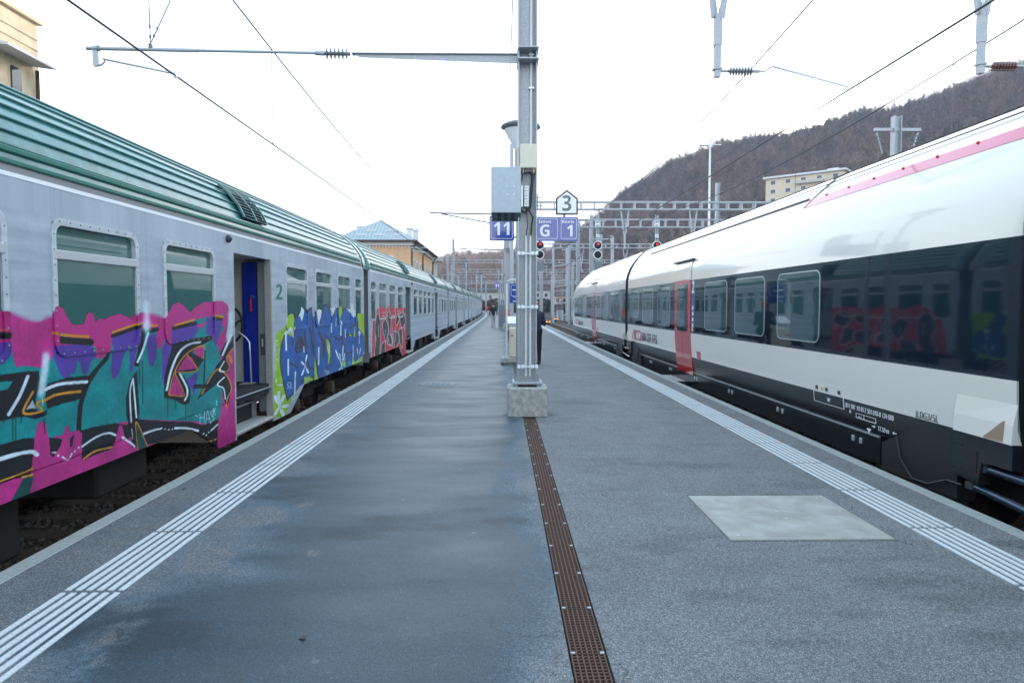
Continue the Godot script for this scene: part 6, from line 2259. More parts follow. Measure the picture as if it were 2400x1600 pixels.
func furniture() -> void:
	var sp := thing("sign_post", "steel post with cross bars holding the platform signs, behind the near mast", "post", Vector3(0.5, 0, -15.08))
	var p1 := st()
	cyl(p1, Vector3.ZERO, Vector3(0, 4.2, 0), 0.05, 12)
	obj("pole", p1, M.galvanised, sp)
	var p2 := st()
	for y in [3.2, 3.56]: span(p2, Vector3(-0.7, y - 0.02, -0.03), Vector3(1.1, y + 0.02, 0.02))
	span(p2, Vector3(0.85, 3.5, -0.03), Vector3(0.9, 4.05, 0.02))
	obj("cross_bar", p2, M.galvanised, sp)
	var a := board("platform_sign", "blue sign reading 11, left of the near mast", -0.27, 0.27, 3.12, 3.66, 15.03)
	outline(a, -0.235, 0.235, 0.04, 0.5, 0.025)
	words("11", 0.27, M.letters, a, Vector3(0.02, 0.25, 0.026))
	var b := board("platform_sign", "blue sign reading Settore G and Binario 1", 0.62, 1.67, 3.11, 3.64, 15.03)
	outline(b, -0.49, 0.08, 0.05, 0.49, 0.025)
	outline(b, 0.03 + 0.12, 0.495, 0.05, 0.49, 0.025)
	words("Settore", 0.055, M.letters, b, Vector3(-0.2, 0.42, 0.026))
	words("G", 0.25, M.letters, b, Vector3(-0.2, 0.22, 0.026))
	words("Binario", 0.055, M.letters, b, Vector3(0.3, 0.42, 0.026))
	words("1", 0.24, M.letters, b, Vector3(0.36, 0.22, 0.026))
	var c := thing("halt_sign", "white house shaped sign reading 3 with dark border", "sign", Vector3(1.425, 3.68, -15.03))
	var pen := PackedVector2Array([Vector2(-0.245, 0), Vector2(0.245, 0), Vector2(0.245, 0.36), Vector2(0, 0.55), Vector2(-0.245, 0.36)])
	var inn := PackedVector2Array([Vector2(-0.207, 0.037), Vector2(0.207, 0.037), Vector2(0.207, 0.34), Vector2(0, 0.502), Vector2(-0.207, 0.34)])
	var c1 := st()
	prism(c1, pen, Vector3(0, 0, -0.02), Vector3.RIGHT, Vector3.UP, Vector3(0, 0, 0.03))
	obj("border", c1, M.dark_letters, c)
	var c2 := st()
	prism(c2, inn, Vector3(0, 0, 0.008), Vector3.RIGHT, Vector3.UP, Vector3(0, 0, 0.006))
	obj("face", c2, M.letters, c)
	words("3", 0.33, M.cabinet_dark, c, Vector3(0, 0.245, 0.014), 0.0, 0.86)
	# platform lamp
	var lp := thing("platform_lamp", "platform lamp with wide dish shade above a glass cone", "lamp post", Vector3(0.4, 0, -14.5))
	var l1 := st()
	cyl(l1, Vector3(-0.04, 0, 0), Vector3(-0.04, 4.55, 0), 0.06, 12)
	cyl(l1, Vector3(-0.04, 4.5, 0), Vector3(-0.04, 4.95, 0), 0.085, 16)
	obj("pole", l1, M.galvanised, lp)
	var l2 := st()
	lathe(l2, [Vector2(0.0, 5.52), Vector2(0.3, 5.51), Vector2(0.4, 5.46), Vector2(0.42, 5.42), Vector2(0.34, 5.37), Vector2(0.1, 5.33), Vector2(0, 5.33)], 32)
	obj("shade", l2, M.cabinet_dark, lp)
	var l3 := st()
	lathe(l3, [Vector2(0.09, 4.93), Vector2(0.33, 5.37)], 28, Vector3(-0.02, 0, 0))
	obj("glass_cone", l3, M.lampglass, lp)
	# information stand and bin
	var inf := thing("information_stand", "white framed stand with blue notice on a pale slab, behind the near mast", "sign", Vector3(0.45, 0, -20.0))
	var i0 := st()
	cbox(i0, Vector3(0, 0.12, 0), Vector3(0.96, 0.16, 0.62), 0.02)
	box(i0, Vector3(0, 0.03, 0), Vector3(0.8, 0.06, 0.5))
	obj("slab", i0, M.concrete, inf)
	var i1 := st()
	tube(i1, [Vector3(-0.3, 0.2, 0), Vector3(-0.3, 2.3, 0), Vector3(-0.27, 2.41, 0), Vector3(-0.18, 2.46, 0), Vector3(0.3, 2.46, 0), Vector3(0.38, 2.41, 0), Vector3(0.4, 2.3, 0), Vector3(0.4, 0.2, 0)], 0.022, 10)
	obj("frame", i1, M.white_paint, inf)
	var i2 := st()
	cbox(i2, Vector3(0.06, 2.06, 0.0), Vector3(0.56, 0.57, 0.03), 0.006)
	var nb := obj("notice_board", i2, M.bluesign, inf)
	var i3 := st()
	box(i3, Vector3(0.02, 2.16, 0.017), Vector3(0.32, 0.03, 0.003))
	box(i3, Vector3(-0.02, 1.95, 0.017), Vector3(0.2, 0.012, 0.003))
	box(i3, Vector3(-0.06, 1.83, 0.017), Vector3(0.12, 0.02, 0.003))
	obj("print", i3, M.letters, nb)
	outline(nb, -0.18, 0.3, 1.98, 2.3, 0.015)
	var i4 := st()
	box(i4, Vector3(0.05, 1.28, 0.05), Vector3(0.66, 0.02, 0.4), Basis(Vector3(1, 0, 0), 0.5))
	obj("sloping_lid", i4, M.white_paint, inf)
	var bn := thing("waste_bin", "cream waste bin standing on the slab of the blue notice stand", "bin", Vector3(0.5, 0.2, -19.9))
	var b1 := st()
	cbox(b1, Vector3(0, 0.435, 0), Vector3(0.56, 0.87, 0.4), 0.03)
	obj("body", b1, M.bin, bn)
	var b2 := st()
	box(b2, Vector3(-0.2, 0.64, 0.201), Vector3(0.09, 0.03, 0.003))
	obj("label", b2, M.red, bn)
	var b3 := st()
	box(b3, Vector3(-0.1, 0.64, 0.201), Vector3(0.06, 0.022, 0.003))
	obj("label", b3, M.letters, bn)
	var gc := thing("grey_cabinet", "tall plain grey cabinet beside the second mast", "cabinet", Vector3(0.0, 0, -50.5))
	var g1 := st()
	cbox(g1, Vector3(0, 0.92, 0), Vector3(0.48, 1.7, 0.5), 0.02)
	obj("case", g1, M.cabinet_dark, gc)
	var g2 := st()
	cbox(g2, Vector3(0, 0.04, 0), Vector3(0.54, 0.09, 0.56), 0.01)
	obj("plinth", g2, M.concrete, gc)
	var ob := thing("orange_box", "small orange ticket box on the second platform mast", "box", Vector3(0.36, 1.0, -46.2))
	var o1 := st()
	cbox(o1, Vector3(0, 0.22, 0), Vector3(0.24, 0.44, 0.2), 0.02)
	obj("case", o1, M.orange, ob)
	var o2 := st()
	box(o2, Vector3(0, 0.36, 0.101), Vector3(0.15, 0.03, 0.004))
	obj("slot", o2, M.black, ob)
	var s11 := board("platform_sign", "small far blue sign reading 11 on the distant mast", -0.62, -0.14, 3.2, 3.7, 60.0)
	words("11", 0.24, M.letters, s11, Vector3(0, 0.25, 0.026))
	var hp := st()
	span(hp, Vector3(0.2, -3.2, -0.12), Vector3(0.3, 0.75, -0.05))
	span(hp, Vector3(-0.24, 0.2, -0.08), Vector3(0.3, 0.26, -0.03))
	obj("bracket", hp, M.galvanised, s11)
	# low yard signals and a bush by the rails
	var q := 0
	for w in [[7.6, 95.0, "left of the tower foot"], [9.7, 108.0, "below the tower"], [5.3, 78.0, "between the far rails"], [4.6, 130.0, "beside the dark hedge"]]:
		var ds := thing("shunting_signal", "low shunting signal with amber lights %s" % w[2], "signal", at(w[0], -1.0, w[1]), 0.0, "low yard signals")
		var d1 := st()
		cbox(d1, Vector3(0, 0.75, 0), Vector3(0.5, 0.42, 0.2), 0.03)
		cyl(d1, Vector3(0, 0, 0), Vector3(0, 0.6, 0), 0.05, 8)
		obj("case", d1, M.black, ds)
		var d2 := st()
		for e in [[-0.15, 0.86], [0.15, 0.86]]: lathe(d2, [Vector2(0.07, 0.1), Vector2(0.05, 0.13), Vector2(0, 0.14)], 10, Vector3(e[0], e[1], 0), Basis(Vector3(1, 0, 0), PI / 2))
		obj("lamp", d2, M.lamp_amber, ds)
		q += 1
	# fallen leaves
	rng.seed = 9
	var lf := st()
	tri(lf, Vector3(-0.025, 0.002, 0), Vector3(0.01, 0.008, 0.02), Vector3(0.02, 0.012, -0.015))
	tri(lf, Vector3(-0.025, 0.002, 0), Vector3(0.02, 0.012, -0.015), Vector3(-0.005, 0.004, -0.02))
	var lm := done(lf)
	for w in [[-1.02, 3.42, "left half of the damp asphalt"], [-2.95, 6.3, "asphalt near the left platform edge"]]:
		var o := put("fallen_leaf", lm, M.pipe, self, Vector3(w[0], 0.001, -w[1]))
		tag(o, "tiny dry brown leaf on the %s" % w[2], "leaf")

# ---------------------------------------------------------------- people
# bones: [from, to, radius, radius, colour]; the body is one skin round them, meshed as surface nets
func body(bones: Array, cell: float) -> ArrayMesh:
	var lo := Vector3(1e9, 1e9, 1e9)
	var hi := -lo
	for b in bones:
		for k in 2:
			var r: float = b[2 + k] + cell * 2.5
			lo = lo.min(b[k] - Vector3(r, r, r))
			hi = hi.max(b[k] + Vector3(r, r, r))
	var n := Vector3i(((hi - lo) / cell).ceil()) + Vector3i.ONE
	var f := PackedFloat32Array()
	f.resize(n.x * n.y * n.z)
	f.fill(1.0)
	var sm := 0.025
	for b in bones:
		var r: float = maxf(b[2], b[3]) + cell * 3.0
		var b0 := Vector3i(((Vector3(b[0]).min(b[1]) - Vector3(r, r, r) - lo) / cell).floor()).max(Vector3i.ZERO)
		var b1 := Vector3i(((Vector3(b[0]).max(b[1]) + Vector3(r, r, r) - lo) / cell).ceil()).min(n - Vector3i.ONE)
		var ax: Vector3 = b[1] - b[0]
		var l2 := maxf(ax.length_squared(), 1e-9)
		for z in range(b0.z, b1.z + 1):
			for y in range(b0.y, b1.y + 1):
				for x in range(b0.x, b1.x + 1):
					var p := lo + Vector3(x, y, z) * cell
					var t := clampf((p - b[0]).dot(ax) / l2, 0, 1)
					var d: float = p.distance_to(b[0] + ax * t) - lerpf(b[2], b[3], t)
					var i := (z * n.y + y) * n.x + x
					var h := clampf(0.5 + 0.5 * (f[i] - d) / sm, 0, 1)
					f[i] = lerpf(f[i], d, h) - sm * h * (1 - h)
	var vid := {}
	var vs := PackedVector3Array()
	var cs := PackedColorArray()
	var ids := PackedInt32Array()
	var off := []
	for k in 8: off.append(Vector3i(k & 1, (k >> 1) & 1, k >> 2))
	var at_ := func(q: Vector3i) -> float: return f[(q.z * n.y + q.y) * n.x + q.x]
	for z in n.z - 1:
		for y in n.y - 1:
			for x in n.x - 1:
				var q := Vector3i(x, y, z)
				var v := []
				var neg := 0
				for k in 8:
					v.append(at_.call(q + off[k]))
					if v[k] < 0: neg += 1
				if neg == 0 or neg == 8: continue
				var sum := Vector3.ZERO
				var cnt := 0
				for e in [[0, 1], [2, 3], [4, 5], [6, 7], [0, 2], [1, 3], [4, 6], [5, 7], [0, 4], [1, 5], [2, 6], [3, 7]]:
					if (v[e[0]] < 0) != (v[e[1]] < 0):
						sum += Vector3(off[e[0]]).lerp(Vector3(off[e[1]]), v[e[0]] / (v[e[0]] - v[e[1]]))
						cnt += 1
				var p := lo + (Vector3(q) + sum / cnt) * cell
				vid[q] = vs.size()
				vs.append(p)
				var best := 1e9
				var col := Color.WHITE
				for b in bones:
					var ax: Vector3 = b[1] - b[0]
					var t := clampf((p - b[0]).dot(ax) / maxf(ax.length_squared(), 1e-9), 0, 1)
					var d: float = p.distance_to(b[0] + ax * t) - lerpf(b[2], b[3], t)
					if d < best:
						best = d
						col = b[4]
				cs.append(col)
	for q in vid:
		for a in 3:
			var u := Vector3i.ZERO
			u[a] = 1
			var s0: float = at_.call(q)
			var s1: float = at_.call(q + u)
			if (s0 < 0) == (s1 < 0): continue
			var e1 := Vector3i.ZERO
			e1[(a + 1) % 3] = 1
			var e2 := Vector3i.ZERO
			e2[(a + 2) % 3] = 1
			var c := [q, q - e1, q - e1 - e2, q - e2]
			if not (vid.has(c[1]) and vid.has(c[2]) and vid.has(c[3])): continue
			var o := [0, 1, 2, 0, 2, 3] if s0 >= 0 else [0, 2, 1, 0, 3, 2]
			for i in o: ids.append(vid[c[i]])
	var s := SurfaceTool.new()
	s.begin(Mesh.PRIMITIVE_TRIANGLES)
	s.set_smooth_group(0)
	for i in ids:
		s.set_color(cs[i])
		s.add_vertex(vs[i])
	s.generate_normals()
	return s.commit()

func hand(bones: Array, w: Vector3, dir: Vector3, side: Vector3, col: Color) -> void:
	var palm := w + dir * 0.09
	bones.append([w, palm, 0.03, 0.036, col])
	for k in 4:
		var b := palm + side * (k - 1.5) * 0.02
		var l: float = [0.06, 0.072, 0.068, 0.052][k]
		var m := b + dir * l * 0.55
		bones.append([b, m, 0.0095, 0.009, col])
		bones.append([m, m + (dir * 0.7 + side.cross(dir) * 0.6).normalized() * l * 0.6, 0.009, 0.008, col])
	bones.append([w + dir * 0.035 - side * 0.025, w + dir * 0.075 - side * 0.055, 0.011, 0.01, col])
	bones.append([w + dir * 0.075 - side * 0.055, w + dir * 0.11 - side * 0.058, 0.01, 0.009, col])

func person(label: String, at_: Vector3, turn: float, o: Dictionary, cell: float) -> void:
	var p := thing("person", label, "person", at_, turn)
	var top: Color = o.top
	var leg: Color = o.leg
	var skin := Color(0.42, 0.24, 0.16)
	var shoe: Color = o.shoe
	var b := []
	var hip := Vector3(0, 0.93, 0)
	var lean: float = o.lean
	var chest := hip + Vector3(0, 0.42, lean * 0.42)
	var neck := chest + Vector3(0, 0.14, lean * 0.14)
	b.append([hip + Vector3(-0.08, 0, 0), hip + Vector3(0.08, 0, 0), 0.125, 0.125, leg])
	b.append([hip + Vector3(0, 0.06, 0), hip + Vector3(0, 0.06, 0.01), 0.15, 0.15, top])
	b.append([hip + Vector3(0, 0.08, 0), chest, 0.165, 0.175, top])
	b.append([chest + Vector3(-0.11, 0.03, 0), chest + Vector3(0.11, 0.03, 0), 0.12, 0.12, top])
	b.append([chest + Vector3(-0.17, 0.07, 0), chest + Vector3(0.17, 0.07, 0), 0.075, 0.075, top])
	var head := neck + Vector3(0, 0.16, o.nod)
	b.append([neck - Vector3(0, 0.04, 0), neck + Vector3(0, 0.06, 0.01), 0.06, 0.055, skin])
	b.append([neck - Vector3(0, 0.05, 0), neck + Vector3(0, 0.005, 0.0), 0.085, 0.07, top])
	b.append([head + Vector3(0, -0.06, 0.03), head + Vector3(0, 0.02, 0.0), 0.07, 0.088, skin])
	b.append([head + Vector3(0, 0.04, -0.02), head + Vector3(0, 0.065, -0.01), 0.092, 0.086, o.hair])
	b.append([head + Vector3(0, -0.02, 0.1), head + Vector3(0, -0.04, 0.115), 0.016, 0.018, skin])
	for sx in [-1.0, 1.0]:
		b.append([head + Vector3(sx * 0.088, -0.01, 0), head + Vector3(sx * 0.092, -0.035, 0), 0.018, 0.014, skin])
		var sh := chest + Vector3(sx * 0.2, 0.06, 0)
		var arm: Array = o.arms[0 if sx < 0 else 1]
		var el: Vector3 = sh + arm[0]
		var wr: Vector3 = el + arm[1]
		b.append([sh, el, 0.068, 0.056, top])
		b.append([el, wr, 0.056, 0.044, top])
		hand(b, wr, (wr - el).normalized(), Vector3(0, 0, 1) if absf(arm[1].y) > 0.12 else Vector3(sx, 0, 0), skin)
		var lg: Array = o.legs[0 if sx < 0 else 1]
		var h0 := hip + Vector3(sx * 0.095, -0.04, 0)
		var kn: Vector3 = h0 + lg[0]
		var an: Vector3 = kn + lg[1]
		b.append([h0, kn, 0.095, 0.068, leg])
		b.append([kn, an, 0.066, 0.05, leg])
		b.append([an + Vector3(0, -0.04, -0.03), an + Vector3(0, -0.05, 0.14), 0.042, 0.034, shoe])
	var mi := put("body", body(b, cell), M.cloth, p)
	# rest the lowest shoe on the ground
	var lowest := 9.0
	var box_ := mi.mesh.get_aabb()
	lowest = box_.position.y
	mi.position.y = -lowest + 0.001
	if o.has("extra"): o.extra.call(mi, head, hip, chest)

func people() -> void:
	var dn := Vector3(0, -0.43, 0)
	var dn2 := Vector3(0, -0.42, 0)
	person("person in a dark blue jacket and red cap, seen from behind beside the mast", Vector3(0.98, 0, -19.7), PI + 0.25, {"top": Color(0.016, 0.025, 0.045), "leg": Color(0.008, 0.009, 0.011), "shoe": Color(0.08, 0.03, 0.02), "hair": Color(0.3, 0.02, 0.04), "lean": 0.05, "nod": 0.03,
		"arms": [[Vector3(-0.06, -0.28, -0.02), Vector3(0.06, 0.02, 0.25)], [Vector3(0.06, -0.28, -0.02), Vector3(-0.06, 0.02, 0.25)]],
		"legs": [[dn + Vector3(-0.02, 0, 0.02), dn2], [dn + Vector3(0.03, 0, 0.02), dn2 + Vector3(0.01, 0, -0.02)]],
		"extra": func(mi: Node3D, head: Vector3, _h: Vector3, chest: Vector3) -> void:
			var s := st()
			lathe(s, [Vector2(0.1, 0.02), Vector2(0.102, 0.06), Vector2(0.085, 0.115), Vector2(0.04, 0.14), Vector2(0, 0.143)], 16, head + Vector3(0, 0, -0.01))
			prism(s, PackedVector2Array([Vector2(-0.08, 0.05), Vector2(0.08, 0.05), Vector2(0.06, 0.17), Vector2(-0.06, 0.17)]), head + Vector3(0, 0.03, 0), Vector3.RIGHT, Vector3(0, 0, 1), Vector3(0, 0.008, 0))
			obj("cap", s, M.red, mi)
			var ph := st()
			cbox(ph, chest + Vector3(0, -0.2, 0.31), Vector3(0.08, 0.012, 0.15), 0.004)
			obj("phone", ph, M.black, mi)}, 0.016)
	person("man in a black jacket and grey trousers walking with bowed head", Vector3(-0.7, 0, -56.0), 0.05, {"top": Color(0.012, 0.012, 0.014), "leg": Color(0.3, 0.31, 0.34), "shoe": Color(0.015, 0.015, 0.018), "hair": Color(0.015, 0.012, 0.01), "lean": 0.18, "nod": 0.07,
		"arms": [[Vector3(-0.08, -0.27, -0.06), Vector3(-0.01, -0.24, 0.06)], [Vector3(0.09, -0.27, 0.05), Vector3(0.01, -0.22, 0.12)]],
		"legs": [[Vector3(0, -0.42, 0.12), Vector3(0, -0.42, -0.02)], [Vector3(0, -0.43, -0.06), Vector3(0, -0.38, -0.16)]]}, 0.025)
	person("far person in bright orange work clothes near the platform edge", at(-2.2, 0, 166.0), 0.1, {"top": Color(0.75, 0.09, 0.02), "leg": Color(0.6, 0.03, 0.02), "shoe": Color(0.02, 0.02, 0.02), "hair": Color(0.02, 0.015, 0.01), "lean": 0.05, "nod": 0.02,
		"arms": [[Vector3(-0.08, -0.27, 0.0), Vector3(-0.02, -0.24, 0.06)], [Vector3(0.08, -0.27, 0.0), Vector3(0.02, -0.24, 0.06)]],
		"legs": [[dn + Vector3(0, 0, 0.06), dn2], [dn + Vector3(0, 0, -0.04), dn2 + Vector3(0, 0.02, -0.06)]],
		"extra": func(mi: Node3D, _head: Vector3, hip: Vector3, _c: Vector3) -> void:
			var s := st()
			lathe(s, [Vector2(0.2, 0.1), Vector2(0.205, 0.17)], 16, hip)
			obj("reflective_band", s, M.letters, mi)}, 0.03)

# ---------------------------------------------------------------- hills, woods, houses
func hill_h(u: float, t: float) -> Vector3:
	var n := RIDGE.size() / 3
	var i := clampi(int(u), 0, n - 2)
	var f := u - i
	var r := Vector3(RIDGE[i * 3], RIDGE[i * 3 + 2], RIDGE[i * 3 + 1]).lerp(Vector3(RIDGE[i * 3 + 3], RIDGE[i * 3 + 5], RIDGE[i * 3 + 4]), f)
	var a := Vector3(FOOT[i * 3], -1.2, FOOT[i * 3 + 1]).lerp(Vector3(FOOT[i * 3 + 3], -1.2, FOOT[i * 3 + 4]), f)
	var p := a.lerp(r, t)
	p.y = lerpf(-1.2, r.y, t * (0.72 + 0.28 * t)) if t <= 1.0 else r.y - (t - 1.0) * r.y * 0.8
	p.y += hill_noise.get_noise_2d(p.x, p.z) * 7.0 * clampf(t * 1.6, 0, 1) * clampf(2.2 - t * 1.6, 0.25, 1)
	return p

var hill_noise := FastNoiseLite.new()

func bare_tree(seed_: int, h: float, twigs: int, spread: float) -> ArrayMesh:
	var r := RandomNumberGenerator.new()
	r.seed = seed_
	var s := st()
	var lean := Vector3(r.randf_range(-0.06, 0.06), 1, r.randf_range(-0.06, 0.06))
	var top := lean * h
	s.set_color(Color(0.85, 0.8, 0.75))
	cone3(s, Vector3.ZERO, top * 0.85, 0.13)
	for i in twigs:
		var t := r.randf_range(0.22, 1.0)
		var a := r.randf() * TAU
		var l := h * spread * (1.15 - t) * r.randf_range(0.6, 1.2) + 0.5
		var o := top * t * 0.92
		var dir := Vector3(cos(a), r.randf_range(0.45, 1.5), sin(a)).normalized()
		var e := o + dir * l
		var g := r.randf_range(0.65, 1.05)
		s.set_color(Color(g, g * 0.93, g * 0.9))
		cone3(s, o, e, 0.045)
		for j in 4:
			var q := o.lerp(e, r.randf_range(0.3, 0.95))
			var d2 := (dir + Vector3(r.randf_range(-0.9, 0.9), r.randf_range(-0.2, 0.7), r.randf_range(-0.9, 0.9))).normalized()
			blade(s, q, q + d2 * l * r.randf_range(0.35, 0.7), 0.05)
	return done(s)

func cone3(s: SurfaceTool, a: Vector3, b: Vector3, r: float) -> void:
	var f := frame_of((b - a).normalized())
	var p := []
	for k in 3: p.append(a + (f[0] * cos(TAU * k / 3) + f[1] * sin(TAU * k / 3)) * r)
	for k in 3: tri(s, p[k], p[(k + 1) % 3], b)

func blade(s: SurfaceTool, a: Vector3, b: Vector3, w: float) -> void:
	var f := frame_of((b - a).normalized())
	tri(s, a - f[0] * w, a + f[0] * w, b)
	tri(s, a - f[1] * w, a + f[1] * w, b)

# a crown of small leaves spread through a volume
func leaf_tree(seed_: int, h: float, conifer: bool, leaves: int, size: float) -> ArrayMesh:
	var r := RandomNumberGenerator.new()
	r.seed = seed_
	var s := st()
	s.set_color(Color(0.6, 0.5, 0.4))
	cone3(s, Vector3.ZERO, Vector3(0, h * 0.8, 0), h * 0.02)
	for i in leaves:
		var y: float
		var rad: float
		if conifer:
			y = h * (0.1 + 0.9 * (1.0 - sqrt(r.randf())))
			rad = h * 0.2 * (1.0 - y / h) * (0.55 + 0.45 * absf(sin(y * 5.0)))
		else:
			y = h * r.randf_range(0.25, 1.0)
			rad = h * 0.38 * sqrt(maxf(0.0, 1.0 - pow((y / h - 0.6) / 0.42, 2)))
		var a := r.randf() * TAU
		var q := rad * pow(r.randf(), 0.4) * (0.7 + 0.4 * sin(a * 3.0 + y * 1.7))
		var p := Vector3(cos(a) * q, y, sin(a) * q)
		var g := r.randf_range(0.6, 1.25)
		s.set_color(Color(g, g, g))
		var u := Vector3(r.randf_range(-1, 1), r.randf_range(-1, 1), r.randf_range(-1, 1)).normalized() * size
		var v := u.cross(Vector3(r.randf_range(-1, 1), r.randf_range(-1, 1), r.randf_range(-1, 1))).normalized() * size * 0.6
		tri(s, p - u, p + v, p + u)
		tri(s, p - u, p + u, p - v)
	return done(s)

func wood(called: String, label: String, mesh: Mesh, m: Material, places: Array, colors: Array) -> void:
	var mm := MultiMesh.new()
	mm.transform_format = MultiMesh.TRANSFORM_3D
	mm.use_colors = true
	mm.mesh = mesh
	mm.instance_count = places.size()
	for i in places.size():
		mm.set_instance_transform(i, places[i])
		mm.set_instance_color(i, colors[i])
	var o := MultiMeshInstance3D.new()
	o.name = numbered(called)
	o.multimesh = mm
	o.material_override = m
	o.set_meta("kind", "stuff")
	o.set_meta("label", label)
	o.set_meta("category", "woodland")
	add_child(o)

func hills() -> void:
	hill_noise.seed = 3
	hill_noise.frequency = 0.012
	hill_noise.fractal_octaves = 4
	var n := RIDGE.size() / 3
	var rows := []
	for k in 27:
		var t := k * 0.05
		var row := []
		for i in (n - 1) * 4 + 1: row.append(hill_h(i * 0.25, t))
		rows.append(row)
	var s := st()
	sheet(s, rows)
	struct("hill", s, M.forest_floor)
	rng.seed = 77
	var kinds := [bare_tree(1, 10.5, 34, 0.42), bare_tree(2, 12.5, 38, 0.36), bare_tree(3, 8.5, 32, 0.5), bare_tree(4, 14.0, 30, 0.26)]
	var pl := [[], [], [], []]
	var co := [[], [], [], []]
	var tint := FastNoiseLite.new()
	tint.seed = 8
	tint.frequency = 0.014
	for i in 30000:
		var u := rng.randf_range(0.0, n - 1.01)
		if rng.randf() > 0.6: u = rng.randf_range(8.0, n - 2.0)
		var t := sqrt(rng.randf()) * 1.06 if rng.randf() < 0.55 else rng.randf() * 1.05
		var p := hill_h(u, t)
		var k := rng.randi() % 4
		var sc := rng.randf_range(0.6, 1.3) * (0.85 if u < 8 else 1.0)
		if t < 0.2: sc *= 0.75
		if t > 0.93: sc *= 0.7
		pl[k].append(Transform3D(Basis(Vector3.UP, rng.randf() * TAU).scaled(Vector3(sc, sc * rng.randf_range(0.9, 1.15), sc)), p - Vector3(0, 0.2, 0)))
		var w := tint.get_noise_2d(p.x, p.z) * 0.5 + 0.5 + rng.randf_range(-0.18, 0.18)
		var c := Color(0.2, 0.165, 0.165).lerp(Color(0.3, 0.2, 0.135), clampf(w * 1.6 - 0.3, 0, 1))
		if u < 8.5: c = Color(0.26, 0.16, 0.1).lerp(Color(0.36, 0.2, 0.09), clampf(w * 2.0 - 0.6, 0, 1))  # autumn browns of the far slope, raised warmer to suggest sun on it
		if rng.randf() < 0.04: c = Color(0.09, 0.1, 0.05)
		if rng.randf() < 0.05: c = Color(0.23, 0.17, 0.13)
		var v := rng.randf_range(0.55, 1.5)
		co[k].append(Color(c.r * v, c.g * v, c.b * v))
	for k in 4:
		var nm: String = ["middling", "tall", "low spreading", "slender"][k]
		wood("bare_wood", "leafless brown %s trees covering the hillside" % nm, kinds[k], M.twig, pl[k], co[k])
	var sl := []
	var sc2 := []
	for i in 900:
		var u := rng.randf_range(11.0, n - 2.0)
		var p := hill_h(u, rng.randf_range(0.02, 0.62))
		var q := rng.randf_range(0.8, 1.25)
		sl.append(Transform3D(Basis(Vector3.UP, rng.randf() * TAU).scaled(Vector3(q, q, q)), p))
		var v := rng.randf_range(0.8, 1.25)
		sc2.append(Color(0.42 * v, 0.34 * v, 0.27 * v))
	wood("pale_wood", "pale slender trunks standing out on the right hillside", kinds[3], M.twig, sl, sc2)
	# scrub along the foot of the hill and yard edge
	var bp := []
	var bc := []
	for i in 1500:
		var u := rng.randf_range(4.0, n - 3.0)
		var p := hill_h(u, rng.randf_range(-0.12, 0.06))
		p.y = maxf(p.y, -1.15)
		var sc := rng.randf_range(0.5, 1.1)
		bp.append(Transform3D(Basis(Vector3.UP, rng.randf() * TAU).scaled(Vector3(sc * 1.6, sc, sc * 1.6)), p))
		var c := Color(0.035, 0.035, 0.022).lerp(Color(0.1, 0.07, 0.035), rng.randf())
		bc.append(c)
	wood("scrub", "dark scrub and brambles along the foot of the hill", leaf_tree(21, 5.0, false, 260, 0.32), M.needle, bp, bc)
	# trees one can tell apart on the far slope
	var trees := [[4.4, 0.5, 15.0, 0, "dark rounded evergreen below the yellow house", Color(0.02, 0.045, 0.03)], [4.1, 0.38, 14.0, 2, "orange brown autumn tree below the viaduct", Color(0.3, 0.12, 0.04)], [4.75, 0.42, 12.0, 2, "yellow brown autumn tree beside the dark evergreen", Color(0.3, 0.2, 0.05)], [4.15, 0.86, 17.0, 1, "pointed conifer on the far skyline", Color(0.03, 0.06, 0.05)], [4.35, 0.9, 13.0, 1, "shorter conifer right of the pointed one on the skyline", Color(0.035, 0.065, 0.055)], [4.6, 0.9, 12.0, 0, "bluish round tree on the far skyline", Color(0.07, 0.1, 0.1)], [3.8, 0.3, 13.0, 2, "rust coloured tree beside the viaduct piers", Color(0.32, 0.12, 0.05)]]
	var meshes := [leaf_tree(31, 14.0, false, 900, 0.5), leaf_tree(32, 16.0, true, 900, 0.45), leaf_tree(33, 13.0, false, 700, 0.42)]
	for q in trees:
		var p := hill_h(q[0], q[1])
		var tr := thing("tree", q[4], "tree", p - Vector3(0, 0.3, 0))
		var m := mat("tree_%s" % q[4], lin(q[5].r, q[5].g, q[5].b), 0.95)
		m.vertex_color_use_as_albedo = true
		var cr := put("crown", meshes[q[3]], m, tr)
		var sc: float = q[2] / (14.0 if q[3] == 0 else (16.0 if q[3] == 1 else 13.0))
		cr.scale = Vector3(sc, sc, sc)
		var tk := st()
		cone3(tk, Vector3(0, -1, 0), Vector3(0, q[2] * 0.6, 0), 0.3)
		obj("trunk", tk, M.bark, tr)

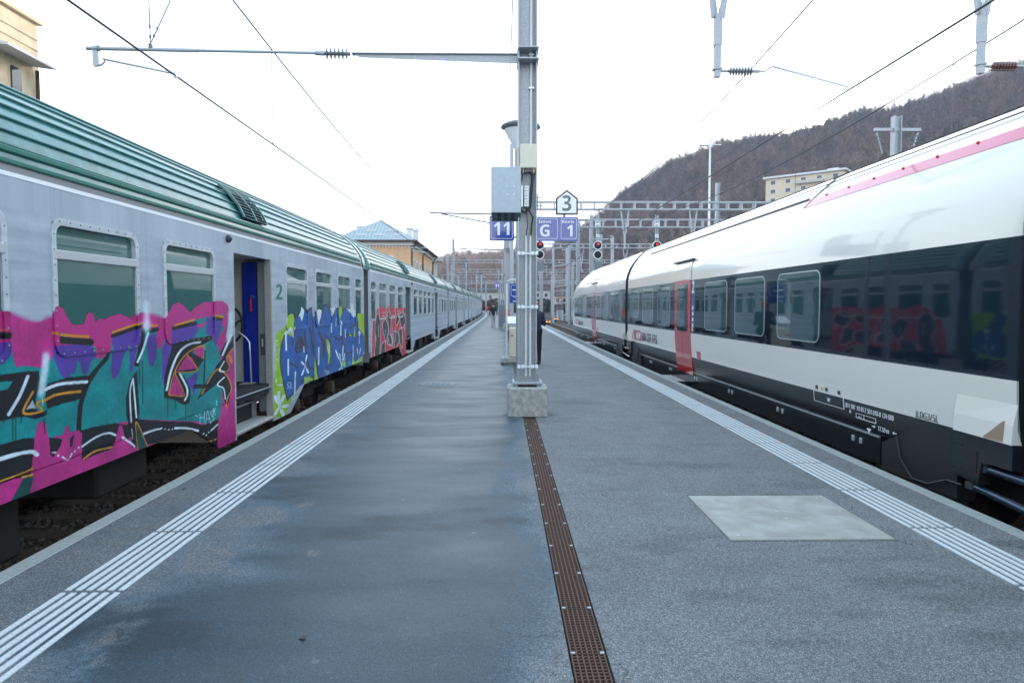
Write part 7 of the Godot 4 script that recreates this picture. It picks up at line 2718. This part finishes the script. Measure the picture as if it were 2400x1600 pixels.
# a block with window openings on two faces; local origin at the middle of its base
func block(called: String, label: String, at_: Vector3, size: Vector3, wall: Material, turn: float, cols: int, rows: int, side_cols: int, win: Vector2) -> Node3D:
	var o := thing(called, label, "building", at_, turn)
	var s := st()
	box(s, Vector3(0, size.y / 2, 0), size)
	var w := obj("wall", s, wall, o)
	var f := st()
	box(f, Vector3.ZERO, Vector3(win.x + 0.3, win.y + 0.3, 0.1))
	var fm := done(f)
	var g := st()
	box(g, Vector3.ZERO, Vector3(win.x, win.y, 0.04))
	var gm := done(g)
	for r in rows:
		var y := size.y * (r + 0.55) / rows
		for c in cols:
			var x := size.x * ((c + 0.5) / cols - 0.5)
			var q := put("window", fm, M.trim, w, Vector3(x, y, size.z / 2))
			put("pane", gm, M.window_dark, q, Vector3(0, 0, 0.045))
		for c in side_cols:
			var z := size.z * ((c + 0.5) / side_cols - 0.5)
			for sx in [-1.0, 1.0]:
				var q := put("window", fm, M.trim, w, Vector3(sx * size.x / 2, y, z))
				q.rotation.y = PI / 2
				put("pane", gm, M.window_dark, q, Vector3(0, 0, 0.045 * sx))
	return o

func hip_roof(o: Node3D, size: Vector3, y: float, rise: float, over: float, m: Material) -> MeshInstance3D:
	var hx := size.x / 2 + over
	var hz := size.z / 2 + over
	var rg := maxf(0.0, hz - hx)
	var rx := maxf(0.0, hx - hz)
	var e := [Vector3(-hx, y, hz), Vector3(hx, y, hz), Vector3(hx, y, -hz), Vector3(-hx, y, -hz)]
	var a := Vector3(-rx, y + rise, rg)
	var a2 := Vector3(rx, y + rise, rg)
	var b := Vector3(rx, y + rise, -rg)
	var b2 := Vector3(-rx, y + rise, -rg)
	var s := st()
	quad(s, e[0], e[1], a2, a)
	quad(s, e[1], e[2], b, a2)
	quad(s, e[2], e[3], b2, b)
	quad(s, e[3], e[0], a, b2)
	quad(s, e[3], e[2], e[1], e[0])
	var r := obj("roof", s, m, o)
	var ev := st()
	span(ev, Vector3(-hx, y - 0.18, -hz), Vector3(hx, y - 0.005, hz))
	obj("eaves", ev, M.pipe, r)
	return r

func houses() -> void:
	# station building on the left
	var sz := Vector3(8.6, 10.0, 26.0)
	var b := thing("station_building", "orange station building with hipped grey roof behind the coaches", "building", Vector3(-15.4, -1.0, -96.5))
	var s := st()
	box(s, Vector3(0, 5, 0), sz)
	var w := obj("wall", s, M.orange_wall, b)
	var cr := st()
	box(cr, Vector3(0, 10.2, 0), Vector3(9.2, 0.4, 26.6))
	obj("cornice", cr, M.trim, w)
	var dn := st()
	for i in 22: box(dn, Vector3(-4.1 + i * 0.39, 9.9, 13.05), Vector3(0.2, 0.25, 0.12))
	obj("dentils", dn, M.trim, w)
	var rf := hip_roof(b, Vector3(9.4, 0, 26.8), 10.6, 3.0, 0.5, M.roof_zinc)
	var seam := st()
	for i in 23:
		var x := -4.8 + i * 0.435
		var t := 1.0 - absf(x) / 5.2
		bar(seam, Vector3(x, 10.64, 13.9), Vector3(x, 10.64 + 3.0 * t, 13.9 - 5.2 * t), 0.04, 0.05)
	obj("standing_seam", seam, M.roof_zinc, rf)
	for q in [[-3.0, 0.75], [-0.6, 0.75], [1.8, 0.75], [-4.0, 0.35], [-1.7, 0.35], [0.6, 0.35], [3.0, 0.35]]:
		var g := st()
		box(g, Vector3(q[0], 10.75 + q[1] * 1.6, 13.9 - q[1] * 2.7), Vector3(1.2, 0.14, 0.05))
		obj("snow_guard", g, M.trim, rf)
	for q in [[-3.2, 6.0], [3.0, 4.0], [3.6, 2.0]]:
		var g := st()
		box(g, Vector3(q[0], 12.2, q[1]), Vector3(0.7, 1.6, 0.7))
		box(g, Vector3(q[0], 13.05, q[1]), Vector3(1.0, 0.14, 1.0))
		obj("chimney", g, M.trim, rf)
	for q in [-2.4, 1.4]:
		var f := st()
		box(f, Vector3(q, 7.6, 13.02), Vector3(1.7, 2.4, 0.12))
		var wn := obj("window", f, M.trim, w)
		var p := st()
		box(p, Vector3(q, 7.5, 13.09), Vector3(1.0, 1.9, 0.05))
		obj("shutter", p, M.cream, wn)
	for i in 7:
		var f := st()
		box(f, Vector3(4.32, 7.2, 10.6 - i * 3.5), Vector3(0.12, 2.6, 1.5))
		var wn := obj("window", f, M.trim, w)
		var p := st()
		box(p, Vector3(4.39, 7.2, 10.6 - i * 3.5), Vector3(0.05, 2.2, 1.0))
		obj("shutter", p, M.shutter, wn)
	for z in [12.6, 1.0, -12.6]:
		var g := st()
		tube(g, [Vector3(5.1, 10.4, z), Vector3(4.7, 9.9, z), Vector3(4.45, 9.6, z), Vector3(4.45, 1.0, z)], 0.09, 8)
		obj("downpipe", g, M.pipe, w)
	# tall pale building at the left edge
	var t := thing("pale_building", "tall cream building in sunlight at the upper left edge", "building", Vector3(-23.0, -1.0, -14.8))
	var t0 := st()
	box(t0, Vector3(0, 6.8, 0), Vector3(10, 13.6, 25.0))
	var tw := obj("wall", t0, M.cream_wall, t)
	var t1 := st()
	box(t1, Vector3(0, 13.62, 0), Vector3(10.3, 0.12, 25.3))
	for y in [12.95, 12.55]: box(t1, Vector3(5.01, y, 0), Vector3(0.06, 0.05, 25.0))
	obj("cornice", t1, M.cream_wall, tw)
	var t2 := st()
	for i in 5:
		prism(t2, PackedVector2Array([Vector2(0, 0), Vector2(0.9, -0.12), Vector2(0.9, -0.02), Vector2(0, 0.16)]), Vector3(5.0, 11.85, -12.2 + i * 5.0), Vector3.RIGHT, Vector3.UP, Vector3(0, 0, 2.6))
	pieces("awning", t2, M.trim, tw)
	for i in 6:
		var g := st()
		box(g, Vector3(5.02, 10.2, -11.2 + i * 4.2), Vector3(0.08, 2.6, 0.5))
		obj("window", g, M.window_dark, tw)
	for z in [-12.2, -7.0, 2.0]:
		var g := st()
		cyl(g, Vector3(5.15, 0, z), Vector3(5.15, 13.3 if z > -10 else 11.7, z), 0.07, 8)
		obj("downpipe", g, M.pipe, tw)
	# apartment block on the slope
	var ap := block("apartment_block", "cream apartment block with flat roof and balconies on the hill", Vector3(104.0, 18.0, -232.0), Vector3(25.0, 27.0, 11.0), M.cream_wall, -0.72, 5, 9, 2, Vector2(1.5, 1.3))
	var a1 := st()
	box(a1, Vector3(0, 27.4, 0), Vector3(26.6, 0.6, 12.6))
	box(a1, Vector3(8, 28.3, 0), Vector3(3.4, 1.2, 3.0))
	obj("roof", a1, M.trim, ap)
	for r in 9:
		var g := st()
		box(g, Vector3(2.0, 3.0 * r + 0.7, 6.2), Vector3(9.0, 1.0, 1.4))
		obj("balcony", g, M.pale_wall, ap)
	# houses in the valley behind the yard
	var spots := [[31.0, -204.0, 10.0, 7.0, "red roofed house behind the yard masts", M.orange_wall, 0.2], [22.0, -226.0, 9.0, 6.0, "orange house left of the red roofed one", M.orange_wall, -0.1], [40.0, -192.0, 9.0, 8.0, "low house right of the red roofed one", M.pale_wall, 0.3], [-3.0, -262.0, 14.0, 8.0, "pale house behind the far end of the platform", M.pale_wall, 0.1], [-16.0, -280.0, 12.0, 9.0, "pale house behind the far coaches", M.pale_wall, -0.15], [12.0, -268.0, 13.0, 9.0, "pale house behind the platform masts", M.pale_wall, 0.05]]
	for q in spots:
		var h := block("house", q[4], Vector3(q[0], -1.2, q[1]), Vector3(q[2], q[3], 9.0), q[5], q[6], 4, 2, 2, Vector2(1.1, 1.4))
		hip_roof(h, Vector3(q[2], 0, 9.0), q[3] + 0.2, 2.4, 0.7, M.roof_tile if q[0] == 31.0 else M.roof_brown)
	# a yellow house up on the far slope
	var yp := hill_h(5.1, 0.62)
	var yh := block("house", "yellow house high on the far wooded slope", yp - Vector3(0, 1, 0), Vector3(11, 8, 9), mat("yellow_wall", lin(0.6, 0.42, 0.1), 0.9), 0.3, 4, 2, 2, Vector2(1.2, 1.4))
	hip_roof(yh, Vector3(11, 0, 9), 8.2, 2.2, 0.7, M.roof_tile)
	# road viaduct on the left slope
	var vd := thing("viaduct", "concrete road viaduct on tall piers behind the station building", "viaduct", Vector3(-53.0, 0, -300.0), 0.2)
	var v0 := st()
	box(v0, Vector3(0, 21.8, 0), Vector3(54, 1.2, 8))
	box(v0, Vector3(0, 22.7, 4), Vector3(54, 0.7, 0.3))
	obj("deck", v0, M.concrete, vd)
	for i in 7:
		var g := st()
		span(g, Vector3(-24 + i * 8.0 - 0.7, -1.2, -2.0), Vector3(-24 + i * 8.0 + 0.7, 21.2, 2.0))
		obj("pier", g, M.concrete, vd)
	# white site wall at the far end
	var ww := thing("boundary_wall", "long white boundary wall at the far end of the yard", "wall", Vector3(-2.0, -1.15, -246.0), 0.02)
	var w0 := st()
	box(w0, Vector3(0, 1.4, 0), Vector3(46, 2.8, 0.4))
	obj("wall", w0, M.white_paint, ww)
	var w1 := st()
	box(w1, Vector3(0, 2.9, 0), Vector3(46.2, 0.2, 0.7))
	obj("coping", w1, M.concrete, ww)

# ---------------------------------------------------------------- building it
func _ready() -> void:
	var cam := Camera3D.new()
	cam.name = "camera"
	cam.fov = 53.13
	cam.near = 0.05
	cam.far = 4000.0
	cam.position = Vector3(0, 1.7, 0)
	cam.rotation_degrees = Vector3(-3.0, -0.86, 0)
	add_child(cam)
	cam.current = true
	sky_and_sun()
	rng.seed = 1
	make_materials()
	tracks()
	platform()
	hills()
	houses()
	left_train()
	right_train()
	overhead()
	furniture()
	people()

func sky_and_sun() -> void:
	var az := deg_to_rad(SUN_AZ)
	var el := deg_to_rad(SUN_EL)
	var to := Vector3(sin(az) * cos(el), sin(el), -cos(az) * cos(el))
	var w := 1024
	var h := 512
	var im := Image.create(w, h, false, Image.FORMAT_RGBF)
	var cl := FastNoiseLite.new()
	cl.seed = 4
	cl.frequency = 1.6
	cl.fractal_octaves = 5
	var glow_at := Vector3(sin(az) * cos(el + 0.02), sin(el + 0.02), -cos(az) * cos(el + 0.02))
	for y in h:
		var e := (0.5 - (y + 0.5) / h) * PI
		for x in w:
			var a := (x + 0.5) / w * TAU       # the picture's left edge looks to -z, its middle to +z
			var v := Vector3(sin(a) * cos(e), sin(e), -cos(a) * cos(e))
			var up := clampf(v.y, 0, 1)
			var hz := pow(1.0 - up, 2.6)
			var c := Vector3(0.31, 0.455, 0.59).lerp(Vector3(0.84, 0.85, 0.85), hz)
			var g := acos(clampf(v.dot(glow_at), -1, 1))
			c += Vector3(1.0, 0.93, 0.82) * (0.5 * exp(-g * g / 0.06) + 5.0 * exp(-g * g / 0.0012) + 0.22 * exp(-g * 3.2))
			var cloud := smoothstep(0.16, 0.5, cl.get_noise_3d(v.x * 2.0, v.y * 5.0, v.z * 2.0)) * smoothstep(0.05, 0.3, up)
			c = c.lerp(Vector3(0.78, 0.8, 0.82), cloud * 0.5)
			if v.y < 0: c = c.lerp(Vector3(0.3, 0.3, 0.3), smoothstep(0.0, 0.15, -v.y))
			im.set_pixel(x, y, Color(c.x, c.y, c.z))
	var ps := PanoramaSkyMaterial.new()
	ps.panorama = ImageTexture.create_from_image(im)
	var sk := Sky.new()
	sk.sky_material = ps
	var env := Environment.new()
	env.background_mode = Environment.BG_SKY
	env.sky = sk
	env.background_energy_multiplier = 1.0
	env.tonemap_mode = Environment.TONE_MAPPER_LINEAR
	env.tonemap_exposure = 3.5
	env.sdfgi_enabled = true
	env.ssao_enabled = true
	env.ssil_enabled = true
	env.fog_enabled = true
	env.fog_density = 0.00035
	env.fog_light_color = Color(0.85, 0.9, 1.0)
	var we := WorldEnvironment.new()
	we.name = "world"
	we.environment = env
	add_child(we)
	var sun := DirectionalLight3D.new()
	sun.name = "sun"
	sun.light_energy = 1.6
	sun.light_color = Color(1.0, 0.87, 0.7)
	sun.light_angular_distance = 0.5
	sun.shadow_enabled = true
	add_child(sun)
	sun.look_at_from_position(to * 100.0, Vector3.ZERO, Vector3.UP)
